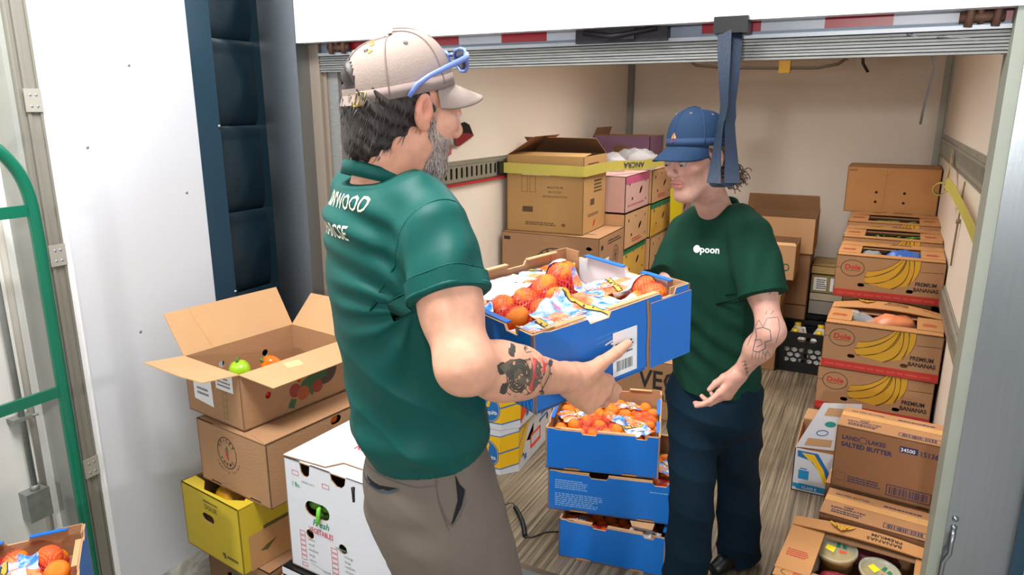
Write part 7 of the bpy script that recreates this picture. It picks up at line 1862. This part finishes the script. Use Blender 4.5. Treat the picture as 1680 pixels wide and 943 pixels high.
# hair, brows, eyes, cap
HAIR2 = mat('brown_wavy_hair', '#5f463a', .5, var=.35, scale=120)
G = Field(); E = lambda p, r, k=.015, op='u': G.ell(hc2 + HM2 @ (np.array(p) * .97), r, HM2, k, op)
E((0, -.030, .010), (.074, .084, .060)); E((0, -.070, -.050), (.052, .040, .045), .03); E((0, .12, -.02), (.12, .085, .14), .01, 's')
E((-.085, .010, -.02), (.022, .030, .040), .01, 's'); E((.085, .010, -.02), (.022, .030, .040), .01, 's')
hair2 = field_obj('hair', G, .003, HAIR2, None, lambda P: .0035 * np.sin(P @ np.array((210, 160, 260.)))); under(hair2, INV2)
b = MB(); r_ = random.Random(9)
for k in range(80):
    sx = -1 if r_.random() < .7 else r_.uniform(-.8, .8); p0 = np.array((sx * .062 + r_.uniform(-.012, .012), -.065 + r_.uniform(-.02, .045), -.045 + r_.uniform(-.03, .02))); P = []
    ph = r_.uniform(0, 6); dv = np.array((sx * r_.uniform(.1, .5), r_.uniform(-1.0, -.3), r_.uniform(-.9, -.3)))
    for i in range(14): t = i / 13; P.append(Vector(hc2 + HM2 @ (p0 + dv * .052 * t + np.array((math.sin(ph + t * 8) * .007, math.cos(ph + t * 9) * .006, math.sin(ph * 2 + t * 10) * .006)) * (t + .2)))); 
    b.tube(P, [.0028 * (1 - .5 * i / 13) for i in range(14)], 5)
under(b.build('hair_curls', HAIR2), INV2)
b = MB()
for q in (-1, 1): b.tube([Vector(H_2(q * x, y, z)) for x, y, z in ((.013, .100, .030), (.028, .098, .034), (.042, .089, .031), (.048, .080, .026))], [.0022, .003, .0026, .001], 6)
under(b.build('eyebrows', HAIR2), INV2)
for q in (-1, 1):
    b = MB(); b.lathe([(0, .0118)] + [(.0118 * math.sin(t), .0118 * math.cos(t)) for t in (.3, .6, .9, 1.2, 1.6, 2.2, 3.1)], n=16)
    e = b.build('eye', [mat('eye_white_shaded', '#a89c96', .2)]); e.matrix_world = Matrix.Translation(Vector(H_2(q * .030, .0822, .0035))) @ Matrix((HM2 @ np.array([[1, 0, 0], [0, 0, 1], [0, -1, 0]])).tolist()).to_4x4(); e.parent = man2; e.matrix_parent_inverse = INV2
    b = MB(); b.ell((Vector(H_2(q * .030, .0938, -.0022)), Vector(HM2[:, 0]), Vector(HM2[:, 2]), Vector(HM2[:, 1])), 0, 0, .0055, .0036, .0); under(b.build('iris', mat('iris_dark', '#2c3038', .2)), INV2)
b = MB(); p = H_2(-.076, -.004, -.034); b.lathe([(.004, -.003), (.0065, 0), (.004, .003)], n=12); o = b.build('ear_plug', BLACK); o.matrix_world = Matrix.Translation(Vector(p)) @ Matrix.Rotation(R(90), 4, 'Y'); o.parent = man2; o.matrix_parent_inverse = INV2
CAP2 = mat('dark_blue_cap_cotton', '#203753', .8, spec=.2,  var=.06, scale=14, bump=.12, bscale=400); CAP2D = mat('dark_blue_cap_seam', '#1b3659', .8)
cap2, dome2, CH2 = cap_parts(None, hc2 + HM2 @ np.array((0, -.004, .012)), HM2, CAP2, False, CAP2D, .93, R(9), .074, True, .28, .108)
under(cap2, INV2)
bvc = bvh_of(cap2); n_ = Vector(HM2 @ np.array((0, 1, .45))).normalized(); ru = Vector(HM2[:, 0]); uu = n_.cross(ru); uu = uu if uu.z > 0 else -uu
pc = projector(bvc, Vector(hc2) + Vector(HM2 @ np.array((0, .085, .078))), ru, uu, -n_, .0012, .08)
b = MB(); proj_poly(b, pc, [(.0, .016), (-.010, -.002), (.0, -.006), (.008, -.002)], 0); proj_poly(b, pc, [(.002, -.002), (.016, -.012), (.002, -.014), (-.006, -.009)], 1); b.build('cap_patch', [mat('orange_patch', '#e58a4a', .6), mat('crimson_patch', '#8e2b4c', .6)], cap2)

for o_ in bpy.data.objects:
    if o_.type == 'MESH' and o_.parent and any(k in o_.name for k in ('printing', 'lettering', 'tattoo', 'strands', 'beard', 'hair_curls', 'scuff', 'paper_label', 'barcode', 'sticker', 'ticket')): o_['kind'] = 'stuff'
